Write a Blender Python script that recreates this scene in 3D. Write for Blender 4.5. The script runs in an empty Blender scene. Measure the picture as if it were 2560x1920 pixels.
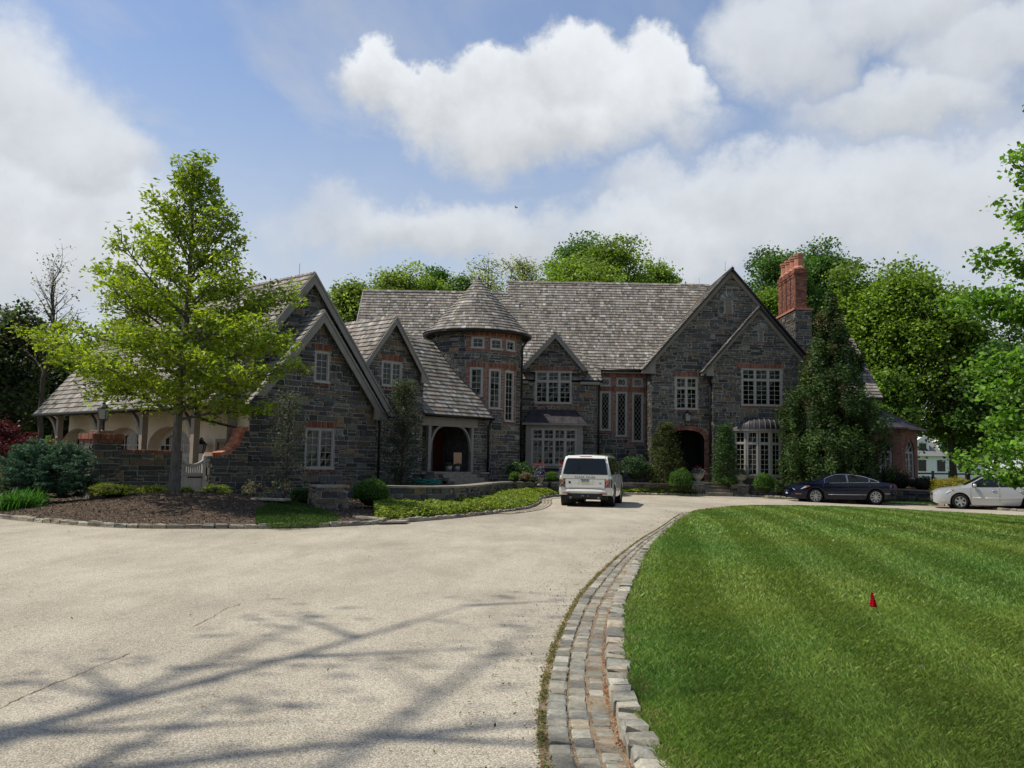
import bpy, math, random
import numpy as np
from mathutils import Vector, Matrix
from mathutils.geometry import tessellate_polygon

# ------------------------------------------------------------------ camera, sky, sun, exposure
S = bpy.context.scene
COL = S.collection
CAMZ = 1.6
PITCH = math.atan(191 / 2213)
ROLL = 0.018
cam_d = bpy.data.cameras.new('camera')
cam_d.sensor_width = 36.0
cam_d.lens = 36.0 * 2213 / 2560
cam_d.clip_start = 0.05
cam_d.clip_end = 3000
cam = bpy.data.objects.new('camera', cam_d)
COL.objects.link(cam)
cam.matrix_world = (Matrix.Translation((0, 0, CAMZ)) @ Matrix.Rotation(math.pi / 2 + PITCH, 4, 'X')
                    @ Matrix.Rotation(ROLL, 4, 'Z'))
S.camera = cam

SUN_EL, SUN_AZ = math.radians(57), math.radians(-97)      # azimuth from +Y towards +X
sun_dir = Vector((math.sin(SUN_AZ) * math.cos(SUN_EL), math.cos(SUN_AZ) * math.cos(SUN_EL), math.sin(SUN_EL)))
sun_dir = Vector((sun_dir.x, abs(sun_dir.x) * 0.045, sun_dir.z)).normalized()
sl = bpy.data.lights.new('sun', 'SUN')
sl.energy = 4.4
sl.angle = math.radians(0.53)
sl.color = (1.0, 0.94, 0.83)
so = bpy.data.objects.new('sun', sl)
COL.objects.link(so)
so.rotation_euler = sun_dir.to_track_quat('Z', 'Y').to_euler()

w = bpy.data.worlds.new('World')
S.world = w
w.use_nodes = True
w.cycles.sampling_method = 'MANUAL'
w.cycles.sample_map_resolution = 512
S.view_settings.view_transform = 'Standard'
S.view_settings.look = 'None'
S.view_settings.exposure = 0.22
S.view_settings.gamma = 1.0
S.render.engine = 'CYCLES'
S.cycles.use_denoising = True
S.cycles.max_bounces = 6
S.cycles.diffuse_bounces = 3
S.cycles.glossy_bounces = 3
S.cycles.transmission_bounces = 4
S.cycles.transparent_max_bounces = 8
S.cycles.caustics_reflective = False
S.cycles.caustics_refractive = False
S.cycles.sample_clamp_indirect = 6.0

# pixel (2560 x 1920 photograph) -> direction
_f = np.array([0, math.cos(PITCH), math.sin(PITCH)])
_u0 = np.array([0, -math.sin(PITCH), math.cos(PITCH)])
_r0 = np.array([1.0, 0, 0])
_r = _r0 * math.cos(ROLL) + _u0 * math.sin(ROLL)
_u = _u0 * math.cos(ROLL) - _r0 * math.sin(ROLL)
CAMP = np.array([0, 0, CAMZ])
def ray(px, py):
    return _f + _r * (px - 1280) / 2213 - _u * (py - 960) / 2213
def onY(px, py, Y):
    r = ray(px, py); return CAMP + r * (Y / r[1])
def onZ(px, py, z):
    r = ray(px, py); return CAMP + r * ((z - CAMZ) / r[2])
def onP(px, py, O, n):
    r = ray(px, py); return CAMP + r * (((np.array(O) - CAMP) @ np.array(n)) / (r @ np.array(n)))
def pxscale(p):                                       # photo pixels per metre at a point
    return 2213.0 / max(0.5, float((np.array(p) - CAMP) @ _f))

# ------------------------------------------------------------------ sky: Nishita + cloud field by direction
nt = w.node_tree
nt.nodes.clear()
N, LK = nt.nodes, nt.links
def nd(tree, t, **kw):
    n = tree.nodes.new(t)
    for k, v in kw.items():
        if k.startswith('i_'):
            n.inputs[int(k[2:])].default_value = v
        else:
            setattr(n, k, v)
    return n
def mth(op, a, b=None, c=None, clamp=False):
    n = N.new('ShaderNodeMath'); n.operation = op; n.use_clamp = clamp
    for i, x in enumerate((a, b, c)):
        if x is None: continue
        if isinstance(x, (int, float)): n.inputs[i].default_value = x
        else: LK.new(x, n.inputs[i])
    return n.outputs[0]
def sstep(x, a, b):
    n = N.new('ShaderNodeMapRange'); n.interpolation_type = 'SMOOTHSTEP'
    LK.new(x, n.inputs[0]); n.inputs[1].default_value = a; n.inputs[2].default_value = b
    n.inputs[3].default_value = 0; n.inputs[4].default_value = 1
    return n.outputs[0]
sky = N.new('ShaderNodeTexSky')
sky.sky_type = 'NISHITA'
sky.sun_disc = False
sky.sun_elevation = SUN_EL
sky.sun_rotation = math.atan2(sun_dir.x, sun_dir.y)
sky.air_density = 1.15
sky.dust_density = 0.55
sky.ozone_density = 1.4
tc = N.new('ShaderNodeTexCoord')
vn = N.new('ShaderNodeVectorMath'); vn.operation = 'NORMALIZE'
LK.new(tc.outputs['Generated'], vn.inputs[0])
sx = N.new('ShaderNodeSeparateXYZ'); LK.new(vn.outputs[0], sx.inputs[0])
el = mth('ARCSINE', sx.outputs[2])
az = mth('ARCTAN2', sx.outputs[0], sx.outputs[1])
# warped angular coordinates for cumulus edges: big billows plus fine fray
def nfield(scale, detail, rough, vec, dist=0.0):
    n = nd(nt, 'ShaderNodeTexNoise'); n.inputs['Scale'].default_value = scale; n.inputs['Detail'].default_value = detail
    n.inputs['Roughness'].default_value = rough; n.inputs['Distortion'].default_value = dist
    LK.new(vec, n.inputs['Vector']); c = N.new('ShaderNodeSeparateColor'); LK.new(n.outputs['Color'], c.inputs[0])
    return c.outputs
wa = nfield(6.5, 8.0, 0.60, vn.outputs[0])
wb = nfield(16.0, 7.0, 0.62, vn.outputs[0])
half = lambda o, k: mth('MULTIPLY', mth('SUBTRACT', o, 0.5), k)
azw = mth('ADD', az, mth('ADD', half(wa[0], 0.20), half(wb[0], 0.06)))
elw = mth('ADD', el, mth('ADD', half(wa[1], 0.15), half(wb[1], 0.06)))
def blob(px, py, rx, ry):
    """a cloud lobe whose middle lies in the direction of that photo pixel (2212-wide units)"""
    d = ray(px * 1.1573, py * 1.1573); d = d / np.linalg.norm(d)
    a0, e0 = math.atan2(d[0], d[1]), math.asin(d[2])
    dx = mth('MULTIPLY', mth('SUBTRACT', azw, a0), 1912.0 / rx)
    dy = mth('MULTIPLY', mth('SUBTRACT', elw, e0), 1912.0 / ry)
    return mth('SUBTRACT', 1.0, mth('ADD', mth('MULTIPLY', dx, dx), mth('MULTIPLY', dy, dy))), dy
def cluster(items):
    m = None; sh = None
    for it in items:
        b, dy = blob(*it)
        if m is None: m, sh = b, dy; continue
        k = sstep(mth('SUBTRACT', b, m), -0.6, 0.6)       # shading follows the nearer lobe
        sh = mth('ADD', mth('MULTIPLY', dy, k), mth('MULTIPLY', sh, mth('SUBTRACT', 1.0, k)))
        m = mth('SMOOTH_MAX', m, b, 0.3)
    return m, sh
big, bigsh = cluster([(830, 205, 100, 80), (945, 235, 130, 75), (1080, 220, 140, 95), (1240, 165, 150, 120), (1395, 195, 125, 130), (1200, 275, 310, 85)])
left, leftsh = cluster([(0, 240, 190, 190), (110, 330, 170, 110), (60, 480, 300, 120), (240, 560, 260, 100), (-200, 300, 260, 260)])
rgt, rgtsh = cluster([(1680, 100, 150, 130), (1950, 30, 220, 90), (2150, 110, 200, 90), (1960, 250, 260, 75), (1600, 430, 280, 90),
                      (1900, 460, 400, 110), (2250, 430, 260, 130), (1420, 520, 300, 80), (950, 500, 330, 70)])
# thin high cloud and the rest of the deck: noise on a plane overhead
inv = mth('DIVIDE', 1.0, mth('ADD', mth('MAXIMUM', sx.outputs[2], 0.0), 0.16))
cv = N.new('ShaderNodeCombineXYZ')
LK.new(mth('MULTIPLY', sx.outputs[0], inv), cv.inputs[0]); LK.new(mth('MULTIPLY', sx.outputs[1], inv), cv.inputs[1])
n2 = nfield(1.25, 8, 0.60, cv.outputs[0], 0.7)
n3 = nfield(5.5, 8, 0.60, vn.outputs[0])
thin = sstep(n2[0], 0.40, 0.70)
veil = mth('MULTIPLY', thin, 0.55)
horiz = sstep(el, 0.46, 0.04)                          # the deck closes towards the horizon
veil = mth('MAXIMUM', veil, mth('MULTIPLY', horiz, mth('MULTIPLY_ADD', n3[0], 1.0, 0.40)), clamp=True)
upf = sstep(bigsh, -0.5, 0.6)
mb = mth('ADD', mth('MULTIPLY', sstep(big, -0.25, 0.40), upf), mth('MULTIPLY', sstep(big, -0.8, 0.8), mth('SUBTRACT', 1.0, upf)))
ml = mth('MULTIPLY', sstep(left, -0.6, 0.7), 0.94)
mr = mth('MULTIPLY', sstep(rgt, -0.7, 0.8), 0.90)
cum = mth('MAXIMUM', mb, mth('MAXIMUM', ml, mr))
mask = mth('SUBTRACT', 1.0, mth('MULTIPLY', mth('SUBTRACT', 1.0, cum), mth('SUBTRACT', 1.0, veil)), clamp=True)
# cloud brightness: sunlit billows, grey undersides
def lit(sh, m, k):
    return mth('MULTIPLY', m, mth('MULTIPLY', sstep(mth('ADD', sh, half(n3[1], 2.6)), -1.0, 1.1), k))
top = mth('MAXIMUM', lit(bigsh, mb, 1.0), mth('MAXIMUM', lit(leftsh, ml, 0.85), lit(rgtsh, mr, 0.72)))
lum = mth('ADD', 0.55, mth('MULTIPLY', top, 0.24))
lum = mth('ADD', lum, mth('ADD', half(n3[0], 0.16), half(wb[2], 0.12)))
cc = N.new('ShaderNodeVectorMath'); cc.operation = 'SCALE'
cc.inputs[0].default_value = (0.945, 0.985, 1.035); LK.new(lum, cc.inputs['Scale'])
skm = N.new('ShaderNodeVectorMath'); skm.operation = 'MULTIPLY'
LK.new(sky.outputs[0], skm.inputs[0]); skm.inputs[1].default_value = (0.120, 0.116, 0.122)
mx = N.new('ShaderNodeMix'); mx.data_type = 'RGBA'
LK.new(mask, mx.inputs[0]); LK.new(skm.outputs[0], mx.inputs[6]); LK.new(cc.outputs[0], mx.inputs[7])
bg = N.new('ShaderNodeBackground'); bg.inputs[1].default_value = 1.0
LK.new(mx.outputs[2], bg.inputs[0])
wo = N.new('ShaderNodeOutputWorld'); LK.new(bg.outputs[0], wo.inputs[0])

# ------------------------------------------------------------------ materials
MATS = {}
def mat(name, build):
    m = bpy.data.materials.new(name); m.use_nodes = True
    t = m.node_tree; t.nodes.clear()
    out = t.nodes.new('ShaderNodeOutputMaterial')
    sh = build(t)
    t.links.new(sh, out.inputs[0]); MATS[name] = m
    return m
def lk(t, a, b): t.links.new(a, b)
def noise(t, scale, detail=4, rough=0.55, vec=None, dist=0.0):
    n = t.nodes.new('ShaderNodeTexNoise')
    n.inputs['Scale'].default_value = scale; n.inputs['Detail'].default_value = detail
    n.inputs['Roughness'].default_value = rough; n.inputs['Distortion'].default_value = dist
    if vec is None:
        vec = t.nodes.new('ShaderNodeTexCoord').outputs['Object']
    lk(t, vec, n.inputs['Vector'])
    return n.outputs[0]
def geo_pos(t): return t.nodes.new('ShaderNodeNewGeometry').outputs['Position']
def scaled(t, vec, s):
    m = t.nodes.new('ShaderNodeMapping'); m.inputs['Scale'].default_value = s
    lk(t, vec, m.inputs['Vector']); return m.outputs[0]
def ramp(t, fac, stops):
    r = t.nodes.new('ShaderNodeValToRGB'); e = r.color_ramp.elements
    while len(e) > 1: e.remove(e[-1])
    e[0].position = stops[0][0]; e[0].color = (*stops[0][1], 1)
    for p, c in stops[1:]:
        x = e.new(p); x.color = (*c, 1)
    lk(t, fac, r.inputs[0]); return r.outputs[0]
def mixc(t, fac, a, b, mode='MIX'):
    m = t.nodes.new('ShaderNodeMix'); m.data_type = 'RGBA'; m.blend_type = mode
    for i, x in ((0, fac), (6, a), (7, b)):
        if isinstance(x, (int, float)): m.inputs[i].default_value = x
        elif isinstance(x, tuple): m.inputs[i].default_value = (*x, 1)
        else: lk(t, x, m.inputs[i])
    return m.outputs[2]
def mulf(t, a, b, add=0.0):
    m = t.nodes.new('ShaderNodeMath'); m.operation = 'MULTIPLY_ADD'
    for i, x in ((0, a), (1, b), (2, add)):
        if isinstance(x, (int, float)): m.inputs[i].default_value = x
        else: lk(t, x, m.inputs[i])
    return m.outputs[0]
def bump(t, h, strength=0.4, dist=0.02):
    b = t.nodes.new('ShaderNodeBump'); b.inputs['Strength'].default_value = strength
    b.inputs['Distance'].default_value = dist; lk(t, h, b.inputs['Height']); return b.outputs[0]
def pbsdf(t, col, rough=0.7, metal=0.0, spec=0.4, normal=None, coat=0.0):
    p = t.nodes.new('ShaderNodeBsdfPrincipled')
    if isinstance(col, tuple): p.inputs['Base Color'].default_value = (*col, 1)
    else: lk(t, col, p.inputs['Base Color'])
    if isinstance(rough, (int, float)): p.inputs['Roughness'].default_value = rough
    else: lk(t, rough, p.inputs['Roughness'])
    p.inputs['Metallic'].default_value = metal
    p.inputs['Specular IOR Level'].default_value = spec
    p.inputs['Coat Weight'].default_value = coat; p.inputs['Coat Roughness'].default_value = 0.03
    if normal is not None: lk(t, normal, p.inputs['Normal'])
    return p.outputs[0]
def attr(t, name='Col'):
    a = t.nodes.new('ShaderNodeAttribute'); a.attribute_name = name; return a.outputs['Color']

def _stone(t):
    p = geo_pos(t)
    n1 = noise(t, 9, 6, 0.6, p); n2 = noise(t, 42, 4, 0.6, p)
    c = mixc(t, 1.0, attr(t), ramp(t, n1, [(0.25, (0.52, 0.52, 0.53)), (0.55, (.88, .88, .88)), (0.8, (1.22, 1.16, 1.04))]), 'MULTIPLY')
    c = mixc(t, 1.0, c, ramp(t, n2, [(0.3, (0.72, 0.72, 0.72)), (0.7, (1.25, 1.24, 1.2))]), 'MULTIPLY')
    h = mulf(t, n1, 0.7, 0.0)
    return pbsdf(t, c, 0.86, 0, 0.3, bump(t, mulf(t, n2, 0.5, h), 0.65, 0.02))
mat('stone', _stone)
def _mortar(t):
    n = noise(t, 14, 5, 0.6, geo_pos(t))
    return pbsdf(t, ramp(t, n, [(0.3, (0.22, 0.205, 0.18)), (0.7, (0.36, 0.34, 0.30))]), 0.95, 0, 0.2, bump(t, n, 0.4))
mat('mortar', _mortar)
def _shingle(t):
    p = geo_pos(t)
    g = noise(t, 1.0, 5, 0.65, scaled(t, p, (34, 34, 5)))
    b = noise(t, 2.2, 4, 0.6, p)
    c = mixc(t, 1.0, attr(t), ramp(t, g, [(0.2, (0.58, 0.57, 0.56)), (0.5, (1, 1, 1)), (0.8, (1.3, 1.28, 1.24))]), 'MULTIPLY')
    c = mixc(t, 1.0, c, ramp(t, b, [(0.25, (0.72, 0.71, 0.69)), (0.6, (1.08, 1.06, 1.03))]), 'MULTIPLY')
    return pbsdf(t, c, 0.82, 0, 0.25, bump(t, g, 0.5, 0.012))
mat('shingle', _shingle)
mat('mortar_dark', lambda t: pbsdf(t, (0.13, 0.095, 0.075), 0.95, 0, 0.1))
mat('roof_felt', lambda t: pbsdf(t, (0.035, 0.032, 0.03), 0.9))
def _brick(t):
    p = geo_pos(t); n = noise(t, 30, 4, 0.6, p)
    c = mixc(t, 1.0, attr(t), ramp(t, n, [(0.25, (0.6, 0.58, 0.56)), (0.7, (1.2, 1.15, 1.1))]), 'MULTIPLY')
    return pbsdf(t, c, 0.85, 0, 0.25, bump(t, n, 0.4, 0.008))
mat('brick', _brick)
def _painted(col, dirt=0.25, rough=0.6):
    def f(t):
        p = geo_pos(t); n = noise(t, 3.5, 6, 0.65, p)
        c = mixc(t, dirt, col, ramp(t, n, [(0.3, tuple(x * 0.5 for x in col)), (0.65, tuple(min(1, x * 1.1) for x in col))]))
        return pbsdf(t, c, rough, 0, 0.35, bump(t, noise(t, 60, 3, 0.5, p), 0.08, 0.004))
    return f
mat('trim_paint', _painted((0.235, 0.215, 0.185), 0.35))
mat('window_paint', _painted((0.36, 0.345, 0.31), 0.25, 0.5))
mat('timber_paint', _painted((0.26, 0.215, 0.16), 0.4))
mat('stucco', _painted((0.70, 0.61, 0.45), 0.2, 0.9))
mat('garage_paint', _painted((0.50, 0.455, 0.38), 0.25, 0.55))
mat('dark_metal', lambda t: pbsdf(t, (0.022, 0.02, 0.019), 0.42, 0.6, 0.4))
mat('black_iron', lambda t: pbsdf(t, (0.012, 0.012, 0.013), 0.5, 0.3, 0.4))
def _roofmetal(t):
    n = noise(t, 2.5, 5, 0.6, geo_pos(t))
    return pbsdf(t, ramp(t, n, [(0.3, (0.030, 0.026, 0.029)), (0.7, (0.075, 0.063, 0.066))]), 0.5, 0.35, 0.4)
mat('roof_metal', _roofmetal)
mat('copper_new', lambda t: pbsdf(t, (0.35, 0.17, 0.09), 0.4, 0.7))
mat('lead_seam', lambda t: pbsdf(t, (0.22, 0.21, 0.205), 0.45, 0.4))
def _glass(t):
    tr = t.nodes.new('ShaderNodeBsdfTransparent'); tr.inputs[0].default_value = (0.55, 0.60, 0.56, 1)
    gl = t.nodes.new('ShaderNodeBsdfGlossy'); gl.inputs['Roughness'].default_value = 0.02
    b = bump(t, noise(t, 2.1, 2, 0.5, geo_pos(t)), 0.12, 0.02); lk(t, b, gl.inputs['Normal'])
    fr = t.nodes.new('ShaderNodeFresnel'); fr.inputs[0].default_value = 1.5
    mxs = t.nodes.new('ShaderNodeMixShader')
    lk(t, mulf(t, fr.outputs[0], 1.0, 0.0), mxs.inputs[0]); lk(t, tr.outputs[0], mxs.inputs[1]); lk(t, gl.outputs[0], mxs.inputs[2])
    return mxs.outputs[0]
mat('glass', _glass)
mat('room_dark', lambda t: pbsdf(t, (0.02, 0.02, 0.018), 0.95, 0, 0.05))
mat('blind', lambda t: pbsdf(t, (0.55, 0.60, 0.53), 0.8, 0, 0.2))
mat('curtain', lambda t: pbsdf(t, (0.40, 0.42, 0.30), 0.9, 0, 0.1))
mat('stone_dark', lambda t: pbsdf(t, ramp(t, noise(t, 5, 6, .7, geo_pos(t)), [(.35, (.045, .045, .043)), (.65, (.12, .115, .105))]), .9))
mat('red_door', lambda t: pbsdf(t, (0.075, 0.014, 0.010), 0.5, 0, 0.4))
mat('clay', lambda t: pbsdf(t, ramp(t, noise(t, 6, 4, 0.6, geo_pos(t)), [(0.3, (0.32, 0.125, 0.075)), (0.7, (0.44, 0.19, 0.12))]), 0.8))
def _cast(t):
    n = noise(t, 12, 5, 0.6, geo_pos(t))
    return pbsdf(t, ramp(t, n, [(0.3, (0.21, 0.20, 0.17)), (0.7, (0.40, 0.38, 0.33))]), 0.9, 0, 0.2, bump(t, n, 0.3))
mat('cast_stone', _cast)
def _flag(t):
    n = noise(t, 5, 6, 0.6, geo_pos(t))
    return pbsdf(t, ramp(t, n, [(0.3, (0.17, 0.155, 0.125)), (0.7, (0.34, 0.30, 0.23))]), 0.9, 0, 0.2, bump(t, n, 0.3))
mat('flagstone', _flag)

def _drive(t):
    p = geo_pos(t)
    v = t.nodes.new('ShaderNodeTexVoronoi'); v.inputs['Scale'].default_value = 95; lk(t, p, v.inputs['Vector'])
    sep = t.nodes.new('ShaderNodeSeparateColor'); lk(t, v.outputs['Color'], sep.inputs[0])
    peb = ramp(t, sep.outputs[0], [(0.0, (0.27, 0.25, 0.215)), (0.35, (0.39, 0.368, 0.325)), (0.75, (0.46, 0.438, 0.39)), (1.0, (0.57, 0.55, 0.50))])
    crev = ramp(t, v.outputs['Distance'], [(0.35, (1, 1, 1)), (0.8, (0.68, 0.66, 0.63))])
    c = mixc(t, 1.0, peb, crev, 'MULTIPLY')
    big = noise(t, 0.22, 6, 0.6, p, 0.6); mid = noise(t, 1.0, 7, 0.65, scaled(t, p, (1.6, 0.55, 1)), 0.4)
    c = mixc(t, 1.0, c, ramp(t, big, [(0.3, (0.80, 0.79, 0.77)), (0.6, (1.06, 1.05, 1.02))]), 'MULTIPLY')
    c = mixc(t, 1.0, c, ramp(t, mid, [(0.25, (0.80, 0.79, 0.77)), (0.6, (1.05, 1.05, 1.05))]), 'MULTIPLY')
    c = mixc(t, 1.0, c, (1.01, 0.97, 0.885), 'MULTIPLY')
    h = mulf(t, v.outputs['Distance'], -1.0, 1.0)
    return pbsdf(t, c, 0.9, 0, 0.25, bump(t, h, 0.8, 0.006))
mat('driveway', _drive)
def _cobble(t):
    p = geo_pos(t); n = noise(t, 16, 6, 0.65, p); m = noise(t, 70, 3, 0.6, p)
    c = mixc(t, 1.0, attr(t), ramp(t, n, [(0.25, (0.55, 0.55, 0.53)), (0.6, (1.05, 1.04, 1.0)), (0.85, (1.3, 1.28, 1.2))]), 'MULTIPLY')
    c = mixc(t, 0.4, c, mixc(t, 1.0, c, ramp(t, m, [(0.3, (0.5, 0.5, 0.5)), (0.7, (1.4, 1.4, 1.35))]), 'MULTIPLY'))
    return pbsdf(t, c, 0.85, 0, 0.3, bump(t, mulf(t, m, 0.4, n), 0.7, 0.012))
mat('cobble', _cobble)
def _sand(t):
    p = geo_pos(t); n = noise(t, 6, 6, 0.65, p); m = noise(t, 120, 3, 0.6, p)
    c = ramp(t, n, [(0.3, (0.16, 0.12, 0.075)), (0.6, (0.27, 0.21, 0.14)), (0.8, (0.20, 0.19, 0.09))])
    return pbsdf(t, mixc(t, 1.0, c, ramp(t, m, [(0.3, (0.6, 0.6, 0.6)), (0.7, (1.25, 1.2, 1.2))]), 'MULTIPLY'), 0.95, 0, 0.1, bump(t, m, 0.6, 0.01))
mat('joint_sand', _sand)
def _soil(a, b, s=3.0):
    def f(t):
        p = geo_pos(t); n = noise(t, s, 8, 0.7, p); m = noise(t, 45, 4, 0.7, p)
        c = mixc(t, 1.0, ramp(t, n, [(0.3, a), (0.7, b)]), ramp(t, m, [(0.3, (0.5, 0.5, 0.5)), (0.7, (1.35, 1.3, 1.3))]), 'MULTIPLY')
        return pbsdf(t, c, 0.95, 0, 0.1, bump(t, m, 0.9, 0.03))
    return f
mat('mulch', _soil((0.065, 0.047, 0.034), (0.13, 0.098, 0.07)))
mat('turf_soil', _soil((0.040, 0.085, 0.016), (0.075, 0.135, 0.028), 1.2))
mat('meadow', _soil((0.07, 0.115, 0.03), (0.12, 0.17, 0.05), 0.3))
mat('terrace_soil', _soil((0.06, 0.05, 0.035), (0.12, 0.10, 0.06), 2))
mat('chip', lambda t: pbsdf(t, attr(t), 0.95, 0, 0.1))
def _bark(a, b):
    def f(t):
        p = geo_pos(t); n = noise(t, 6, 7, 0.7, scaled(t, p, (3, 3, 0.6)))
        return pbsdf(t, ramp(t, n, [(0.3, a), (0.7, b)]), 0.95, 0, 0.1, bump(t, n, 0.9, 0.05))
    return f
mat('bark', _bark((0.035, 0.030, 0.022), (0.12, 0.105, 0.08)))
mat('bark_grey', _bark((0.06, 0.055, 0.048), (0.19, 0.175, 0.155)))
def _leaf(trans, rough=0.5, spec=0.3):
    def f(t):
        c = attr(t)
        p = pbsdf(t, c, rough, 0, spec)
        tl = t.nodes.new('ShaderNodeBsdfTranslucent')
        lk(t, mixc(t, 1.0, c, (1.25, 1.35, 0.7), 'MULTIPLY'), tl.inputs[0])
        m = t.nodes.new('ShaderNodeMixShader'); m.inputs[0].default_value = trans
        lk(t, p, m.inputs[1]); lk(t, tl.outputs[0], m.inputs[2]); return m.outputs[0]
    return f
mat('leaf', _leaf(0.45)); mat('needle', _leaf(0.2, 0.6, 0.2)); mat('petal', _leaf(0.3, 0.6, 0.2)); mat('grass', _leaf(0.35, 0.5, 0.25))
mat('flag_red', _leaf(0.4, 0.9, 0.0)); 
# vehicles
mat('paint_white', lambda t: pbsdf(t, (0.66, 0.65, 0.60), 0.35, 0, 0.5, None, 0.8))
mat('paint_blue', lambda t: pbsdf(t, (0.0018, 0.003, 0.018), 0.2, 0, 0.25, None, 0.35))
mat('paint_silver', lambda t: pbsdf(t, (0.52, 0.53, 0.535), 0.35, 0.4, 0.5, None, 0.8))
mat('car_glass', lambda t: pbsdf(t, (0.008, 0.010, 0.011), 0.03, 0, 0.35, None, 0.0))
mat('tyre', lambda t: pbsdf(t, (0.012, 0.012, 0.012), 0.85, 0, 0.2))
mat('alloy', lambda t: pbsdf(t, (0.50, 0.50, 0.51), 0.3, 0.85))
mat('chrome', lambda t: pbsdf(t, (0.72, 0.72, 0.73), 0.12, 1.0))
mat('black_plastic', lambda t: pbsdf(t, (0.014, 0.014, 0.014), 0.6, 0, 0.3))
mat('lamp_red', lambda t: pbsdf(t, (0.20, 0.010, 0.010), 0.12, 0, 0.6, None, 0.6))
mat('lamp_amber', lambda t: pbsdf(t, (0.34, 0.10, 0.03), 0.15, 0, 0.6, None, 0.6))
mat('lamp_clear', lambda t: pbsdf(t, (0.62, 0.64, 0.66), 0.12, 0.3, 0.6, None, 0.8))
mat('plate_blue', lambda t: pbsdf(t, (0.07, 0.14, 0.24), 0.5)); mat('plate_yellow', lambda t: pbsdf(t, (0.65, 0.48, 0.08), 0.5))
mat('plate_white', lambda t: pbsdf(t, (0.55, 0.58, 0.60), 0.5))
mat('lamp_glass', lambda t: pbsdf(t, (0.22, 0.23, 0.23), 0.15, 0, 0.5))
mat('hose_green', lambda t: pbsdf(t, (0.012, 0.16, 0.115), 0.4))
mat('tan_board', lambda t: pbsdf(t, (0.42, 0.24, 0.15), 0.8))
mat('white_siding', lambda t: pbsdf(t, (0.75, 0.75, 0.70), 0.7))
mat('grey_shingle', lambda t: pbsdf(t, (0.17, 0.17, 0.17), 0.9))
mat('fence_wood', _painted((0.30, 0.17, 0.075), 0.4, 0.8))
mat('rail_wood', _painted((0.10, 0.085, 0.065), 0.4, 0.9))
mat('bird_black', lambda t: pbsdf(t, (0.012, 0.012, 0.014), 0.7))

# ------------------------------------------------------------------ mesh helpers
def set_cols(me, cols):
    a = me.attributes.new('Col', 'FLOAT_COLOR', 'FACE')
    c = np.ones((len(cols), 4), np.float32); c[:, :3] = np.asarray(cols, np.float32)
    a.data.foreach_set('color', c.ravel())
LOCAL = False                                          # True: children are built in their thing's own axes
def wmat(o):
    m = o.matrix_basis.copy()
    return wmat(o.parent) @ o.matrix_parent_inverse @ m if o.parent else m
def link(ob, parent=None, kind=None):
    COL.objects.link(ob)
    if parent is not None:
        ob.parent = parent
        ob.matrix_parent_inverse = Matrix.Identity(4) if LOCAL else wmat(parent).inverted()
    if kind: ob['kind'] = kind
    return ob
def tag(o, label, cat, group=None):
    o['label'] = label; o['category'] = cat
    if group: o['group'] = group
    return o
def thing(name, label, cat, loc=(0, 0, 0), rz=0.0, group=None):
    o = bpy.data.objects.new(name, None); COL.objects.link(o)
    o.empty_display_size = 0.2
    o.location = loc; o.rotation_euler = (0, 0, rz)
    return tag(o, label, cat, group)
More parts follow.
